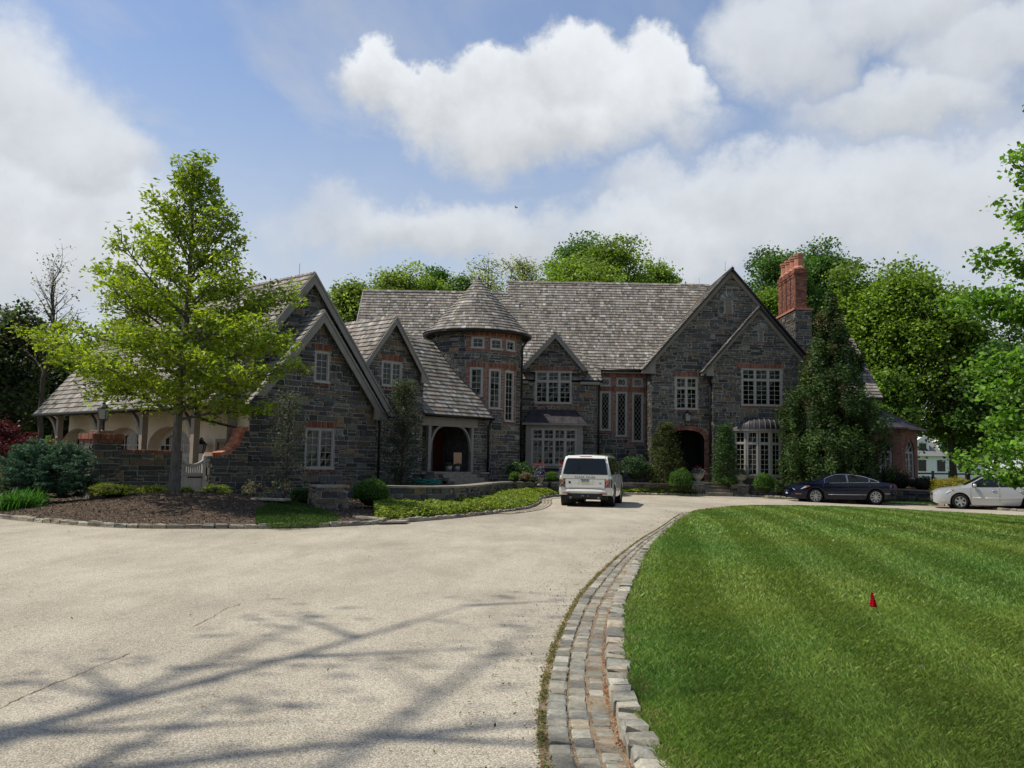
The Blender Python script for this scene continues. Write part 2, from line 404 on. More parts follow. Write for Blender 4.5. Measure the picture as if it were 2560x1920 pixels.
class MB:
    def __init__(s): s.v = []; s.f = []; s.c = []; s.m = []
    def add(s, vs, fs, col=(1, 1, 1), mi=0):
        o = len(s.v); s.v.extend([tuple(map(float, p)) for p in vs])
        for f in fs:
            s.f.append(tuple(i + o for i in f)); s.c.append(col); s.m.append(mi)
    def poly(s, pts, col=(1, 1, 1), mi=0): s.add(pts, [tuple(range(len(pts)))], col, mi)
    def box(s, c, size, ax=None, col=(1, 1, 1), mi=0):
        ax = ax or (Vector((1, 0, 0)), Vector((0, 1, 0)), Vector((0, 0, 1)))
        c = Vector(c); h = [Vector(ax[i]) * (size[i] / 2) for i in range(3)]
        vs = [c + h[0] * a + h[1] * b + h[2] * d for a in (-1, 1) for b in (-1, 1) for d in (-1, 1)]
        s.add(vs, [(0, 1, 3, 2), (4, 6, 7, 5), (0, 4, 5, 1), (2, 3, 7, 6), (0, 2, 6, 4), (1, 5, 7, 3)], col, mi)
    def box2(s, lo, hi, col=(1, 1, 1), mi=0):
        s.box([(a + b) / 2 for a, b in zip(lo, hi)], [abs(b - a) for a, b in zip(lo, hi)], None, col, mi)
    def prism(s, pts, ext, col=(1, 1, 1), mi=0):
        """extrude polygon pts (3-D, ordered) by vector ext"""
        n = len(pts); e = Vector(ext); a = [Vector(p) for p in pts]
        vs = a + [p + e for p in a]
        s.add(vs, [tuple(range(n))[::-1], tuple(range(n, 2 * n))] + [(i, (i + 1) % n, n + (i + 1) % n, n + i) for i in range(n)], col, mi)
    def bar(s, p, q, w, h, up=(0, 0, 1), col=(1, 1, 1), mi=0):
        p, q = Vector(p), Vector(q); d = (q - p)
        if d.length < 1e-6: return
        x = d.normalized(); u = Vector(up); y = u.cross(x)
        if y.length < 1e-4: y = Vector((0, 1, 0)).cross(x)
        y.normalize(); z = x.cross(y)
        s.box((p + q) / 2, (d.length, w, h), (x, y, z), col, mi)
    def tube(s, pts, rad, n=8, col=(1, 1, 1), mi=0, cap=True):
        pts = [Vector(p) for p in pts]; k = len(pts); o = len(s.v)
        if isinstance(rad, (int, float)): rad = [rad] * k
        ref = None
        for i, p in enumerate(pts):
            d = (pts[min(i + 1, k - 1)] - pts[max(i - 1, 0)]); d.normalize()
            if ref is None: ref = Vector((0, 0, 1)) if abs(d.z) < 0.9 else Vector((1, 0, 0))
            a = d.cross(ref)
            if a.length < 1e-4: a = d.orthogonal()
            a.normalize(); b = a.cross(d); ref = b
            for j in range(n):
                t = 2 * math.pi * j / n
                s.v.append(tuple(p + (a * math.cos(t) + b * math.sin(t)) * rad[i]))
        for i in range(k - 1):
            for j in range(n):
                s.f.append((o + i * n + j, o + i * n + (j + 1) % n, o + (i + 1) * n + (j + 1) % n, o + (i + 1) * n + j)); s.c.append(col); s.m.append(mi)
        if cap:
            s.f.append(tuple(o + j for j in range(n))[::-1]); s.f.append(tuple(o + (k - 1) * n + j for j in range(n)))
            s.c += [col, col]; s.m += [mi, mi]
    def lathe(s, prof, n=20, c=(0, 0, 0), col=(1, 1, 1), mi=0, a0=0.0, a1=2 * math.pi, axis='z'):
        """prof: (r, h) list"""
        full = abs(a1 - a0 - 2 * math.pi) < 1e-6; m = n if full else n + 1; o = len(s.v)
        for r, h in prof:
            for j in range(m):
                t = a0 + (a1 - a0) * j / n
                if axis == 'z': q = (c[0] + r * math.cos(t), c[1] + r * math.sin(t), c[2] + h)
                elif axis == 'y': q = (c[0] + r * math.cos(t), c[1] + h, c[2] + r * math.sin(t))
                else: q = (c[0] + h, c[1] + r * math.cos(t), c[2] + r * math.sin(t))
                s.v.append(q)
        for i in range(len(prof) - 1):
            for j in range(n):
                k = (j + 1) % m
                s.f.append((o + i * m + j, o + i * m + k, o + (i + 1) * m + k, o + (i + 1) * m + j)); s.c.append(col); s.m.append(mi)
    def build(s, name, mats, parent=None, smooth=False, kind=None, cols=True):
        me = bpy.data.meshes.new(name)
        me.from_pydata(s.v, [], s.f)
        for m in ([mats] if isinstance(mats, str) else mats): me.materials.append(MATS[m])
        if any(s.m): me.polygons.foreach_set('material_index', s.m)
        if cols: set_cols(me, s.c)
        if smooth: me.polygons.foreach_set('use_smooth', [True] * len(s.f))
        me.update()
        return link(bpy.data.objects.new(name, me), parent, kind)
def mesh_np(name, V, Q, cols, matname, parent=None, kind=None, smooth=False):
    """fast mesh from numpy vertices and quads/tris (n x k)"""
    me = bpy.data.meshes.new(name)
    V = np.asarray(V, np.float32); Q = np.asarray(Q, np.int32); n, k = Q.shape
    me.vertices.add(len(V)); me.vertices.foreach_set('co', V.ravel())
    me.loops.add(n * k); me.loops.foreach_set('vertex_index', Q.ravel())
    me.polygons.add(n); me.polygons.foreach_set('loop_start', np.arange(0, n * k, k, dtype=np.int32))
    me.polygons.foreach_set('loop_total', np.full(n, k, np.int32))
    if smooth: me.polygons.foreach_set('use_smooth', np.ones(n, bool))
    me.materials.append(MATS[matname]); set_cols(me, cols)
    me.update(calc_edges=True)
    return link(bpy.data.objects.new(name, me), parent, kind)
class Fr:
    """a plane frame: a across, b up, n outwards"""
    def __init__(s, o, a, b, n=None):
        s.o, s.a, s.b = Vector(o), Vector(a).normalized(), Vector(b).normalized()
        s.n = Vector(n).normalized() if n is not None else s.a.cross(s.b).normalized()
    def p(s, x, y, d=0.0): return s.o + s.a * x + s.b * y + s.n * d
def clip_poly(pts, poly):
    """clip 2-D pts with a convex ccw poly"""
    out = list(pts); m = len(poly)
    for i in range(m):
        a, b = poly[i], poly[(i + 1) % m]; ex, ey = b[0] - a[0], b[1] - a[1]
        src, out = out, []
        for j in range(len(src)):
            p, q = src[j], src[(j + 1) % len(src)]
            sp = ex * (p[1] - a[1]) - ey * (p[0] - a[0]); sq = ex * (q[1] - a[1]) - ey * (q[0] - a[0])
            if sp >= -1e-9: out.append(p)
            if (sp > 1e-9 and sq < -1e-9) or (sp < -1e-9 and sq > 1e-9):
                t = sp / (sp - sq); out.append((p[0] + (q[0] - p[0]) * t, p[1] + (q[1] - p[1]) * t))
        if len(out) < 3: return []
    r = []
    for p in out:
        if not r or abs(p[0] - r[-1][0]) + abs(p[1] - r[-1][1]) > 1e-4: r.append(p)
    if len(r) > 2 and abs(r[0][0] - r[-1][0]) + abs(r[0][1] - r[-1][1]) < 1e-4: r.pop()
    return r if len(r) > 2 else []
def area2(p):
    return 0.5 * abs(sum(p[i][0] * p[(i + 1) % len(p)][1] - p[(i + 1) % len(p)][0] * p[i][1] for i in range(len(p))))
def cut_rects(rect, holes):
    """rect (x0,x1,y0,y1) minus hole rects"""
    res = [rect]
    for h in holes:
        nx = []
        for r in res:
            if r[1] <= h[0] or r[0] >= h[1] or r[3] <= h[2] or r[2] >= h[3]: nx.append(r); continue
            if r[0] < h[0]: nx.append((r[0], h[0], r[2], r[3]))
            if r[1] > h[1]: nx.append((h[1], r[1], r[2], r[3]))
            a, b = max(r[0], h[0]), min(r[1], h[1])
            if r[2] < h[2]: nx.append((a, b, r[2], h[2]))
            if r[3] > h[3]: nx.append((a, b, h[3], r[3]))
        res = nx
    return res

# pieces: collected per thing, the ones that show largest become objects, the rest one joined part
class Pieces:
    def __init__(s, thing_, name, matname, rest, limit=290):
        s.t, s.name, s.mat, s.rest, s.limit, s.items = thing_, name, matname, rest, limit, []
    def add(s, vs, fs, col, parent, score): s.items.append((score, vs, fs, col, parent))
    def flush(s):
        s.items.sort(key=lambda i: -i[0])
        for sc, vs, fs, col, parent in s.items[:s.limit]:
            m = MB(); c = sum((Vector(v) for v in vs), Vector()) / len(vs)
            m.add([Vector(v) - c for v in vs], fs, col)
            o = m.build(s.name, s.mat, parent); o.location = c
        if len(s.items) > s.limit:
            m = MB()
            for sc, vs, fs, col, parent in s.items[s.limit:]: m.add(vs, fs, col)
            m.build(s.rest, s.mat, s.t, kind='stuff')
def chamfer_piece(fr, poly, d0, d1, inset, rng=None, jit=0.0):
    """polygon standing proud from depth d0 to d1 with an inset front; returns verts, faces"""
    n = len(poly); cx = sum(p[0] for p in poly) / n; cy = sum(p[1] for p in poly) / n
    def ins(p):
        dx, dy = cx - p[0], cy - p[1]; l = math.hypot(dx, dy) + 1e-6
        k = min(inset * 1.4, l * 0.45) / l
        return (p[0] + dx * k, p[1] + dy * k)
    base = [fr.p(p[0], p[1], d0) for p in poly]
    fp = [ins(p) for p in poly]
    j = (lambda: rng.uniform(-jit, jit)) if rng else (lambda: 0)
    front = [fr.p(p[0] + j(), p[1] + j(), d1 + j() * 0.6) for p in fp]
    return base + front, [tuple(range(n, 2 * n))] + [(i, (i + 1) % n, n + (i + 1) % n, n + i) for i in range(n)]

STONE_PAL = [((0.070, 0.072, 0.070), 24), ((0.094, 0.094, 0.089), 24), ((0.122, 0.119, 0.109), 18), ((0.050, 0.051, 0.050), 10), ((0.158, 0.148, 0.128), 9),
             ((0.200, 0.158, 0.096), 8), ((0.24, 0.175, 0.095), 3), ((0.155, 0.120, 0.082), 9), ((0.21, 0.12, 0.068), 1.5), ((0.23, 0.215, 0.185), 3)]
def pick(rng, pal, hue=0.04):
    t = rng.uniform(0, sum(w_ for _, w_ in pal))
    for c, w_ in pal:
        t -= w_
        if t <= 0: break
    k = rng.uniform(0.8, 1.22); return tuple(x * k * rng.uniform(1 - hue, 1 + hue) for x in c)
def stone_field(fr, polys, holes, rng, pieces, parent, hm=0.145, lm=0.35, proud=0.035, gap=0.0135, pal=STONE_PAL, warp=None):
    """random coursed rubble over convex polys with rectangular holes"""
    xs = [p[0] for q in polys for p in q]; ys = [p[1] for q in polys for p in q]
    y = min(ys); x_lo, x_hi, y_hi = min(xs), max(xs), max(ys)
    F = fr
    while y < y_hi:
        h = hm * rng.choice((0.75, 0.9, 1.0, 1.15, 1.4, 1.7)) 
        x = x_lo - rng.uniform(0, lm)
        while x < x_hi:
            l = lm * rng.choice((0.45, 0.6, 0.8, 1.0, 1.2, 1.5, 1.9)); 
            cells = [(x, x + l, y, y + h)]
            r = rng.random()
            if h > hm * 0.95 and r < 0.33:
                k = y + h * rng.uniform(0.35, 0.65); cells = [(x, x + l, y, k), (x, x + l, k, y + h)]
                if rng.random() < 0.5 and l > lm * 0.8:
                    xm = x + l * rng.uniform(0.35, 0.65); i = rng.choice((0, 1)); c = cells.pop(i)
                    cells += [(c[0], xm, c[2], c[3]), (xm, c[1], c[2], c[3])]
            for c in cells:
                for q in cut_rects(c, holes):
                    if q[1] - q[0] < 0.05 or q[3] - q[2] < 0.035: continue
                    g = gap * rng.uniform(0.6, 1.3); jt = lambda: rng.uniform(-1, 1) * gap * 1.1
                    pts = [(q[0] + g + jt(), q[2] + g + jt()), (q[1] - g + jt(), q[2] + g + jt()), (q[1] - g + jt(), q[3] - g + jt()), (q[0] + g + jt(), q[3] - g + jt())]
                    if rng.random() < 0.35:
                        k = rng.randrange(4); a, b = pts[k], pts[k - 1]; o = pts[(k + 1) % 4]
                        tt = rng.uniform(0.12, 0.25)
                        pts[k:k + 1] = [(a[0] + (b[0] - a[0]) * tt, a[1] + (b[1] - a[1]) * tt), (a[0] + (o[0] - a[0]) * tt, a[1] + (o[1] - a[1]) * tt)]
                    for pl in polys:
                        cp = clip_poly(pts, pl)
                        if len(cp) < 3 or area2(cp) < 0.002: continue
                        pr = proud * rng.uniform(0.45, 1.3)
                        vs, fs = chamfer_piece(F, cp, -0.01, pr, 0.012, rng, 0.004)
                        if warp: vs = [warp(v) for v in vs]
                        col = pick(rng, pal); sc = area2(cp) * pxscale(vs[0]) ** 2
                        pieces.add(vs, fs, col, parent, sc)
            x += l
        y += h
def wall_backing(name, fr, polys, holes, parent, matname='mortar', reveal=0.16, bare=()):
    m = MB()
    for pl in polys:
        xs = sorted({min(p[0] for p in pl), max(p[0] for p in pl)} | {h[i] for h in holes for i in (0, 1)})
        ys = sorted({min(p[1] for p in pl), max(p[1] for p in pl)} | {h[i] for h in holes for i in (2, 3)})
        for i in range(len(xs) - 1):
            for j in range(len(ys) - 1):
                cx, cy = (xs[i] + xs[i + 1]) / 2, (ys[j] + ys[j + 1]) / 2
                if any(h[0] < cx < h[1] and h[2] < cy < h[3] for h in holes): continue
                cp = clip_poly([(xs[i], ys[j]), (xs[i + 1], ys[j]), (xs[i + 1], ys[j + 1]), (xs[i], ys[j + 1])], pl)
                if cp: m.poly([fr.p(*q) for q in cp])
    for h in holes:
        if h in bare: continue
        c = [(h[0], h[2]), (h[1], h[2]), (h[1], h[3]), (h[0], h[3])]
        for i in range(4):
            a, b = c[i], c[(i + 1) % 4]
            m.poly([fr.p(*a), fr.p(*b), fr.p(*b, -reveal), fr.p(*a, -reveal)])
    return m.build(name, matname, parent)

# ------------------------------------------------------------------ ground, driveway, lawn, kerbs
rng = random.Random(7)
def smooth01(a, b, x):
    t = np.clip((np.asarray(x, float) - a) / (b - a), 0, 1); return t * t * (3 - 2 * t)
def gz(x):                                             # the place falls a little to the east
    return -0.14 * smooth01(11, 17.5, x)
def groundpt(px, py):
    p = onZ(px, py, 0)
    for _ in range(6): p = onZ(px, py, float(gz(p[0])))
    return p
LAWN_EDGE = [groundpt(*p)[:2] for p in [(1568, 1920), (1545, 1849), (1525, 1787), (1516, 1724), (1512, 1667), (1514, 1610), (1519, 1559), (1533, 1513),
    (1551, 1479), (1570, 1439), (1590, 1405), (1619, 1368), (1653, 1340), (1693, 1308), (1733, 1285)]] + [onZ(px, py, .10 + float(gz(onZ(px, py, 0)[0])))[:2] for px, py in [(1773, 1274), (1830, 1265.5), (1904, 1262), (2006, 1264), (2154, 1268), (2325, 1276), (2560, 1289)]]
LAWN_EDGE = [np.array((1.0, 2.3)), np.array((0.80, 3.1)), np.array((0.68, 4.0))] + LAWN_EDGE + [np.array((21.0, 27.0)), np.array((23.0, 20.0))]
def catmull(pts, n=12):
    P = [np.array(p, float) for p in pts]; out = []
    P = [2 * P[0] - P[1]] + P + [2 * P[-1] - P[-2]]
    for i in range(1, len(P) - 2):
        for k in range(n):
            t = k / n; a, b, c, d = P[i - 1], P[i], P[i + 1], P[i + 2]
            out.append(0.5 * (2 * b + (c - a) * t + (2 * a - 5 * b + 4 * c - d) * t * t + (3 * b - a - 3 * c + d) * t ** 3))
    out.append(P[-2]); return np.array(out)
def smooth_line(P, it=3):
    P = np.array(P, float)
    for _ in range(it): P[1:-1] = 0.25 * P[:-2] + 0.5 * P[1:-1] + 0.25 * P[2:]
    return P
def resample(P, step):
    d = np.r_[0, np.cumsum(np.linalg.norm(np.diff(P, axis=0), axis=1))]
    s = np.arange(0, d[-1], step)
    return np.stack([np.interp(s, d, P[:, i]) for i in range(P.shape[1])], 1)
def normals2(P):
    t = np.gradient(P, axis=0); t /= np.linalg.norm(t, axis=1)[:, None] + 1e-9
    return t, np.stack([t[:, 1], -t[:, 0]], 1)         # tangent, right-hand normal
lawn_line = resample(smooth_line(resample(catmull(LAWN_EDGE), 0.6), 3), 0.2)
lt, ln = normals2(lawn_line)

def sheet(name, xs, ys, zf, matname, kind='structure'):
    X, Y = np.meshgrid(xs, ys); Z = zf(X, Y)
    V = np.stack([X, Y, Z], -1).reshape(-1, 3); a, b = len(ys), len(xs)
    i = (np.arange(a - 1)[:, None] * b + np.arange(b - 1)[None, :]).ravel()
    Q = np.stack([i, i + 1, i + b + 1, i + b], 1)
    return mesh_np(name, V, Q, np.ones((len(Q), 3)), matname, None, kind, True)
gx = np.r_[-900, -300, -120, -60, np.arange(-40, 61, 2.0), 90, 150, 300, 900]
gy = np.r_[-60, -20, np.arange(0, 61, 4.0), 80, 110, 150, 220, 320, 500, 1200]
ground = sheet('ground', gx, gy, lambda X, Y: gz(X) - 0.02 + 0.35 * smooth01(70, 170, Y) * smooth01(10, 40, X), 'meadow')
driveway = sheet('driveway', np.r_[np.arange(-34, 45, 1.5)], np.arange(-12, 48.1, 1.5), lambda X, Y: gz(X), 'driveway')

# the long tar-filled crack and a few short ones in the driveway
def crack(pts, wd):
    m = MB(); P = resample(catmull([groundpt(*p)[:2] for p in pts], 10), 0.05)
    r = random.Random(3); t, n = normals2(P)
    ph = np.cumsum([r.uniform(-1, 1) for _ in P]) * 0.014
    ph -= np.linspace(0, ph[-1], len(ph))
    for i in range(len(P) - 1):
        if math.sin(i * .11) + math.sin(i * .037 + 2) < -.75: continue
        wa, wb = [wd * (0.35 + 0.65 * abs(math.sin(k * 0.7) * math.sin(k * 0.13))) for k in (i, i + 1)]
        a, b = P[i] + n[i] * ph[i], P[i + 1] + n[i + 1] * ph[i + 1]
        m.add([(*(a - n[i] * wa), 0.004), (*(a + n[i] * wa), 0.004), (*(b + n[i + 1] * wb), 0.004), (*(b - n[i + 1] * wb), 0.004)], [(0, 1, 2, 3)])
    return m.build('crack', 'joint_sand', driveway)
crack([(-40, 1790), (60, 1748), (140, 1712), (215, 1682), (290, 1650), (350, 1620), (420, 1588), (500, 1552), (560, 1522), (640, 1492)], 0.006)

# lawn: soil sheet between the kerb and the far side
def point_in(poly, X, Y):
    inside = np.zeros(X.shape, bool); n = len(poly); j = n - 1
    for i in range(n):
        xi, yi = poly[i]; xj, yj = poly[j]
        cond = ((yi > Y) != (yj > Y)) & (X < (xj - xi) * (Y - yi) / (yj - yi + 1e-12) + xi)
        inside ^= cond; j = i
    return inside
lawn_in = lawn_line + ln * 0.12
lawn_poly = np.vstack([lawn_in, [[30, 14], [30, -3], [6, -3], [3.0, 0.6]]])
def lawn_z(X, Y): return gz(X) + 0.06 + 0.10 * smooth01(0, 9, np.hypot(np.asarray(X) - 12, np.asarray(Y) - 22) * -1 + 15)
def fill_poly(name, poly, zf, matname, cell=1.0):
    """triangulated sheet: grid points inside + boundary"""
    from mathutils.geometry import delaunay_2d_cdt
    poly = np.asarray(poly, float); lo, hi = poly.min(0), poly.max(0); n = len(poly)
    X, Y = np.meshgrid(np.arange(lo[0] + cell / 2, hi[0], cell), np.arange(lo[1] + cell / 2, hi[1], cell)); X, Y = X.ravel(), Y.ravel()
    k = point_in(poly, X, Y); X, Y = X[k], Y[k]
    far = np.ones(len(X), bool)
    for i in range(0, len(X), 4000):
        far[i:i + 4000] = np.min(np.hypot(X[i:i + 4000, None] - poly[None, :, 0], Y[i:i + 4000, None] - poly[None, :, 1]), 1) > cell * 0.35
    X, Y = X[far], Y[far]
    co = [Vector(p) for p in poly] + [Vector((x, y)) for x, y in zip(X, Y)]
    vs, _, fs, *_ = delaunay_2d_cdt(co, [(i, (i + 1) % n) for i in range(n)], [], 1, 1e-4)
    V = np.array([(v.x, v.y) for v in vs]); Z = np.broadcast_to(zf(V[:, 0], V[:, 1]), (len(V),))
    me = bpy.data.meshes.new(name); me.from_pydata([(v[0], v[1], float(z)) for v, z in zip(V, Z)], [], [tuple(f) for f in fs])
    me.materials.append(MATS[matname]); me.polygons.foreach_set('use_smooth', [True] * len(me.polygons))
    return link(bpy.data.objects.new(name, me), None, 'structure')
lawn = fill_poly('lawn', lawn_poly, lawn_z, 'turf_soil', 1.5)

# grass blades: one uncountable mass, denser close to the camera
def grass(poly, zf, zones, name, label):
    R = np.random.default_rng(5); Vs, Qs, Cs = [], [], []; off = 0
    for (d0, d1, dens, wd, ht) in zones:
        A = (2 * d1 * 0.62) * (d1 - d0); n = int(A * dens)
        Yv = np.sqrt(R.uniform(d0 ** 2, d1 ** 2, n)); Xv = Yv * R.uniform(-0.05, 0.62, n)
        k = point_in(poly, Xv, Yv); Xv, Yv = Xv[k], Yv[k]; n = len(Xv)
        Z = zf(Xv, Yv)
        ang = R.uniform(0, 2 * np.pi, n)
        # mowing bands: the mower laid the blades alternately over
        band = np.sin((Xv - Yv * 0.13 + 0.25 * np.sin(Yv * 0.2)) * 2 * np.pi / 1.35)
        ld = np.sign(band) * np.minimum(1, np.abs(band) * 2.5)
        patch = np.sin(Xv * .9 + 2 * np.sin(Yv * .35)) * np.sin(Yv * .6 + 1.5 * np.sin(Xv * .5)); clump = np.sin(Xv * 2.1 + 1.3 * np.sin(Yv * 1.7)) * np.sin(Yv * 2.6 + np.sin(Xv * 1.9)) * 0.5 + np.sin(Xv * 0.7 + Yv * 0.5) * 0.5
        h = ht * R.uniform(0.55, 1.2, n) * (1 + 0.22 * clump)
        w_ = wd * R.uniform(0.7, 1.3, n)
        lean = 0.25 * ld[:, None] * np.array([0.13, 1.0]) + R.normal(0, 0.48, (n, 2))
        lx, ly = lean[:, 0] * h, lean[:, 1] * h
        cx, cy = np.cos(ang) * w_ / 2, np.sin(ang) * w_ / 2
        v0 = np.stack([Xv - cx, Yv - cy, Z], 1); v1 = np.stack([Xv + cx, Yv + cy, Z], 1)
        v2 = np.stack([Xv + cx * 0.7 + lx * 0.4, Yv + cy * 0.7 + ly * 0.4, Z + h * 0.6], 1)
        v3 = np.stack([Xv + lx, Yv + ly, Z + h * 0.95], 1)
        Vs.append(np.stack([v0, v1, v2, v3], 1).reshape(-1, 3))
        Qs.append(np.arange(n * 4).reshape(n, 4) + off); off += n * 4
        base = np.array([0.146, 0.248, 0.046]); 
        c = base * (1 + 0.30 * R.normal(0, 1, (n, 1)) * 0.6) * (1 + 0.16 * clump[:, None]) * (1 + 0.10 * ld[:, None])  # last factor paints the mowing bands' light and dark sheen into the colour
        c[:, 0] *= 1 + 0.25 * R.random(n) + 0.12 * clump + .14 * patch
        edge = np.min(np.hypot(Xv[:, None] - lawn_line[::4, 0], Yv[:, None] - lawn_line[::4, 1]), 1) if n < 400000 else np.full(n, 9)
        dry = (R.random(n) < 0.05 + 0.35 * (edge < 0.3)); c[dry] = np.array([0.26, 0.26, 0.09]) * R.uniform(0.7, 1.2, (dry.sum(), 1))
        Cs.append(np.clip(c, 0.01, 0.5))
    o = mesh_np(name, np.vstack(Vs), np.vstack(Qs), np.vstack(Cs), 'grass', None, 'stuff')
    return tag(o, label, 'grass')
grass(lawn_poly, lawn_z, [(3.8, 6.5, 5600, 0.0045, 0.045), (6.5, 10, 2500, 0.007, 0.045), (10, 18, 700, 0.013, 0.048), (18, 42, 150, 0.032, 0.045)],
      'lawn_grass', 'mown green grass of the round front lawn')

# kerb stones and cobbled gutter
STONEGREY = [((0.34, 0.315, 0.255), 5), ((0.42, 0.395, 0.33), 4), ((0.27, 0.252, 0.21), 4), ((0.22, 0.21, 0.185), 2), ((0.38, 0.33, 0.25), 3), ((0.30, 0.295, 0.25), 3)]
def kerb_block(P0, P1, nrm, width, h, z0, rng_, jt=0.017, dep=0.10):
    """one split granite block between two points on a line; nrm to its inner side"""
    t = P1 - P0; t = t / (np.linalg.norm(t) + 1e-9); g = 0.008
    j = lambda: rng_.uniform(-jt, jt)
    a, b = P0 + t * g, P1 - t * g
    lo = [a, b, b + nrm * width, a + nrm * width]
    h = h * rng_.uniform(0.8, 1.15)
    V = [(p[0] + j() * 0.5, p[1] + j() * 0.5, z0 - dep) for p in lo]
    c = (a + b) / 2 + nrm * width / 2
    mid = [(p[0] + j(), p[1] + j(), z0 + h * 0.72 + j() * 0.5) for p in lo]
    tp = [(p[0] + (c[0] - p[0]) * 0.16 + j(), p[1] + (c[1] - p[1]) * 0.16 + j(), z0 + h + j() * 0.6) for p in lo]
    V += mid + tp + [(c[0] + j(), c[1] + j(), z0 + h + 0.008 + j() * 0.4)]
    F = []
    for i in range(4):
        k = (i + 1) % 4
        F += [(i, k, 4 + k, 4 + i), (4 + i, 4 + k, 8 + k, 8 + i), (8 + i, 8 + k, 12)]
    return V, F
def kerb(name, line, side, width, h, pitch, lim, label, zoff=0.0, start=0.0, mats='cobble'):
    m = MB()
    L = resample(line, 0.5); t, n = normals2(L); n = n * side
    for i in range(len(L) - 1):
        za, zb = float(gz(L[i][0])) + zoff, float(gz(L[i + 1][0])) + zoff
        m.add([(*(L[i] - n[i] * 0.03), za + 0.004), (*(L[i + 1] - n[i + 1] * 0.03), zb + 0.004), (*(L[i + 1] + n[i + 1] * (width + .02)), zb + 0.03), (*(L[i] + n[i] * (width + .02)), za + 0.03)], [(0, 1, 2, 3)])
    root = m.build(name, 'joint_sand', None, kind='structure'); root['label'] = label
    pc = Pieces(root, 'kerb_stone', mats, 'distant_kerb_stones', lim)
    d = np.r_[0, np.cumsum(np.linalg.norm(np.diff(line, axis=0), axis=1))]
    at = lambda s: np.array([np.interp(s, d, line[:, 0]), np.interp(s, d, line[:, 1])])
    s = start; r = random.Random(hash(name) % 1000 if False else len(name) * 17)
    while s < d[-1] - pitch * 1.6:
        l = pitch * r.uniform(0.72, 1.3); a, b = at(s), at(s + l); tt = (b - a) / (np.linalg.norm(b - a) + 1e-9)
        nn = np.array([tt[1], -tt[0]]) * side
        V, F = kerb_block(a, b, nn, width * r.uniform(0.9, 1.12), h, float(gz(a[0])) + zoff, r)
        pc.add(V, F, tuple(x * .86 for x in pick(r, STONEGREY, .015)), root, pxscale((*a, 0)) ** 2 * l)
        s += l
    pc.flush(); return root
kerb('lawn_kerb', lawn_line, 1, 0.155, 0.105, 0.215, 250, 'granite block kerb round the front lawn', start=1.2)

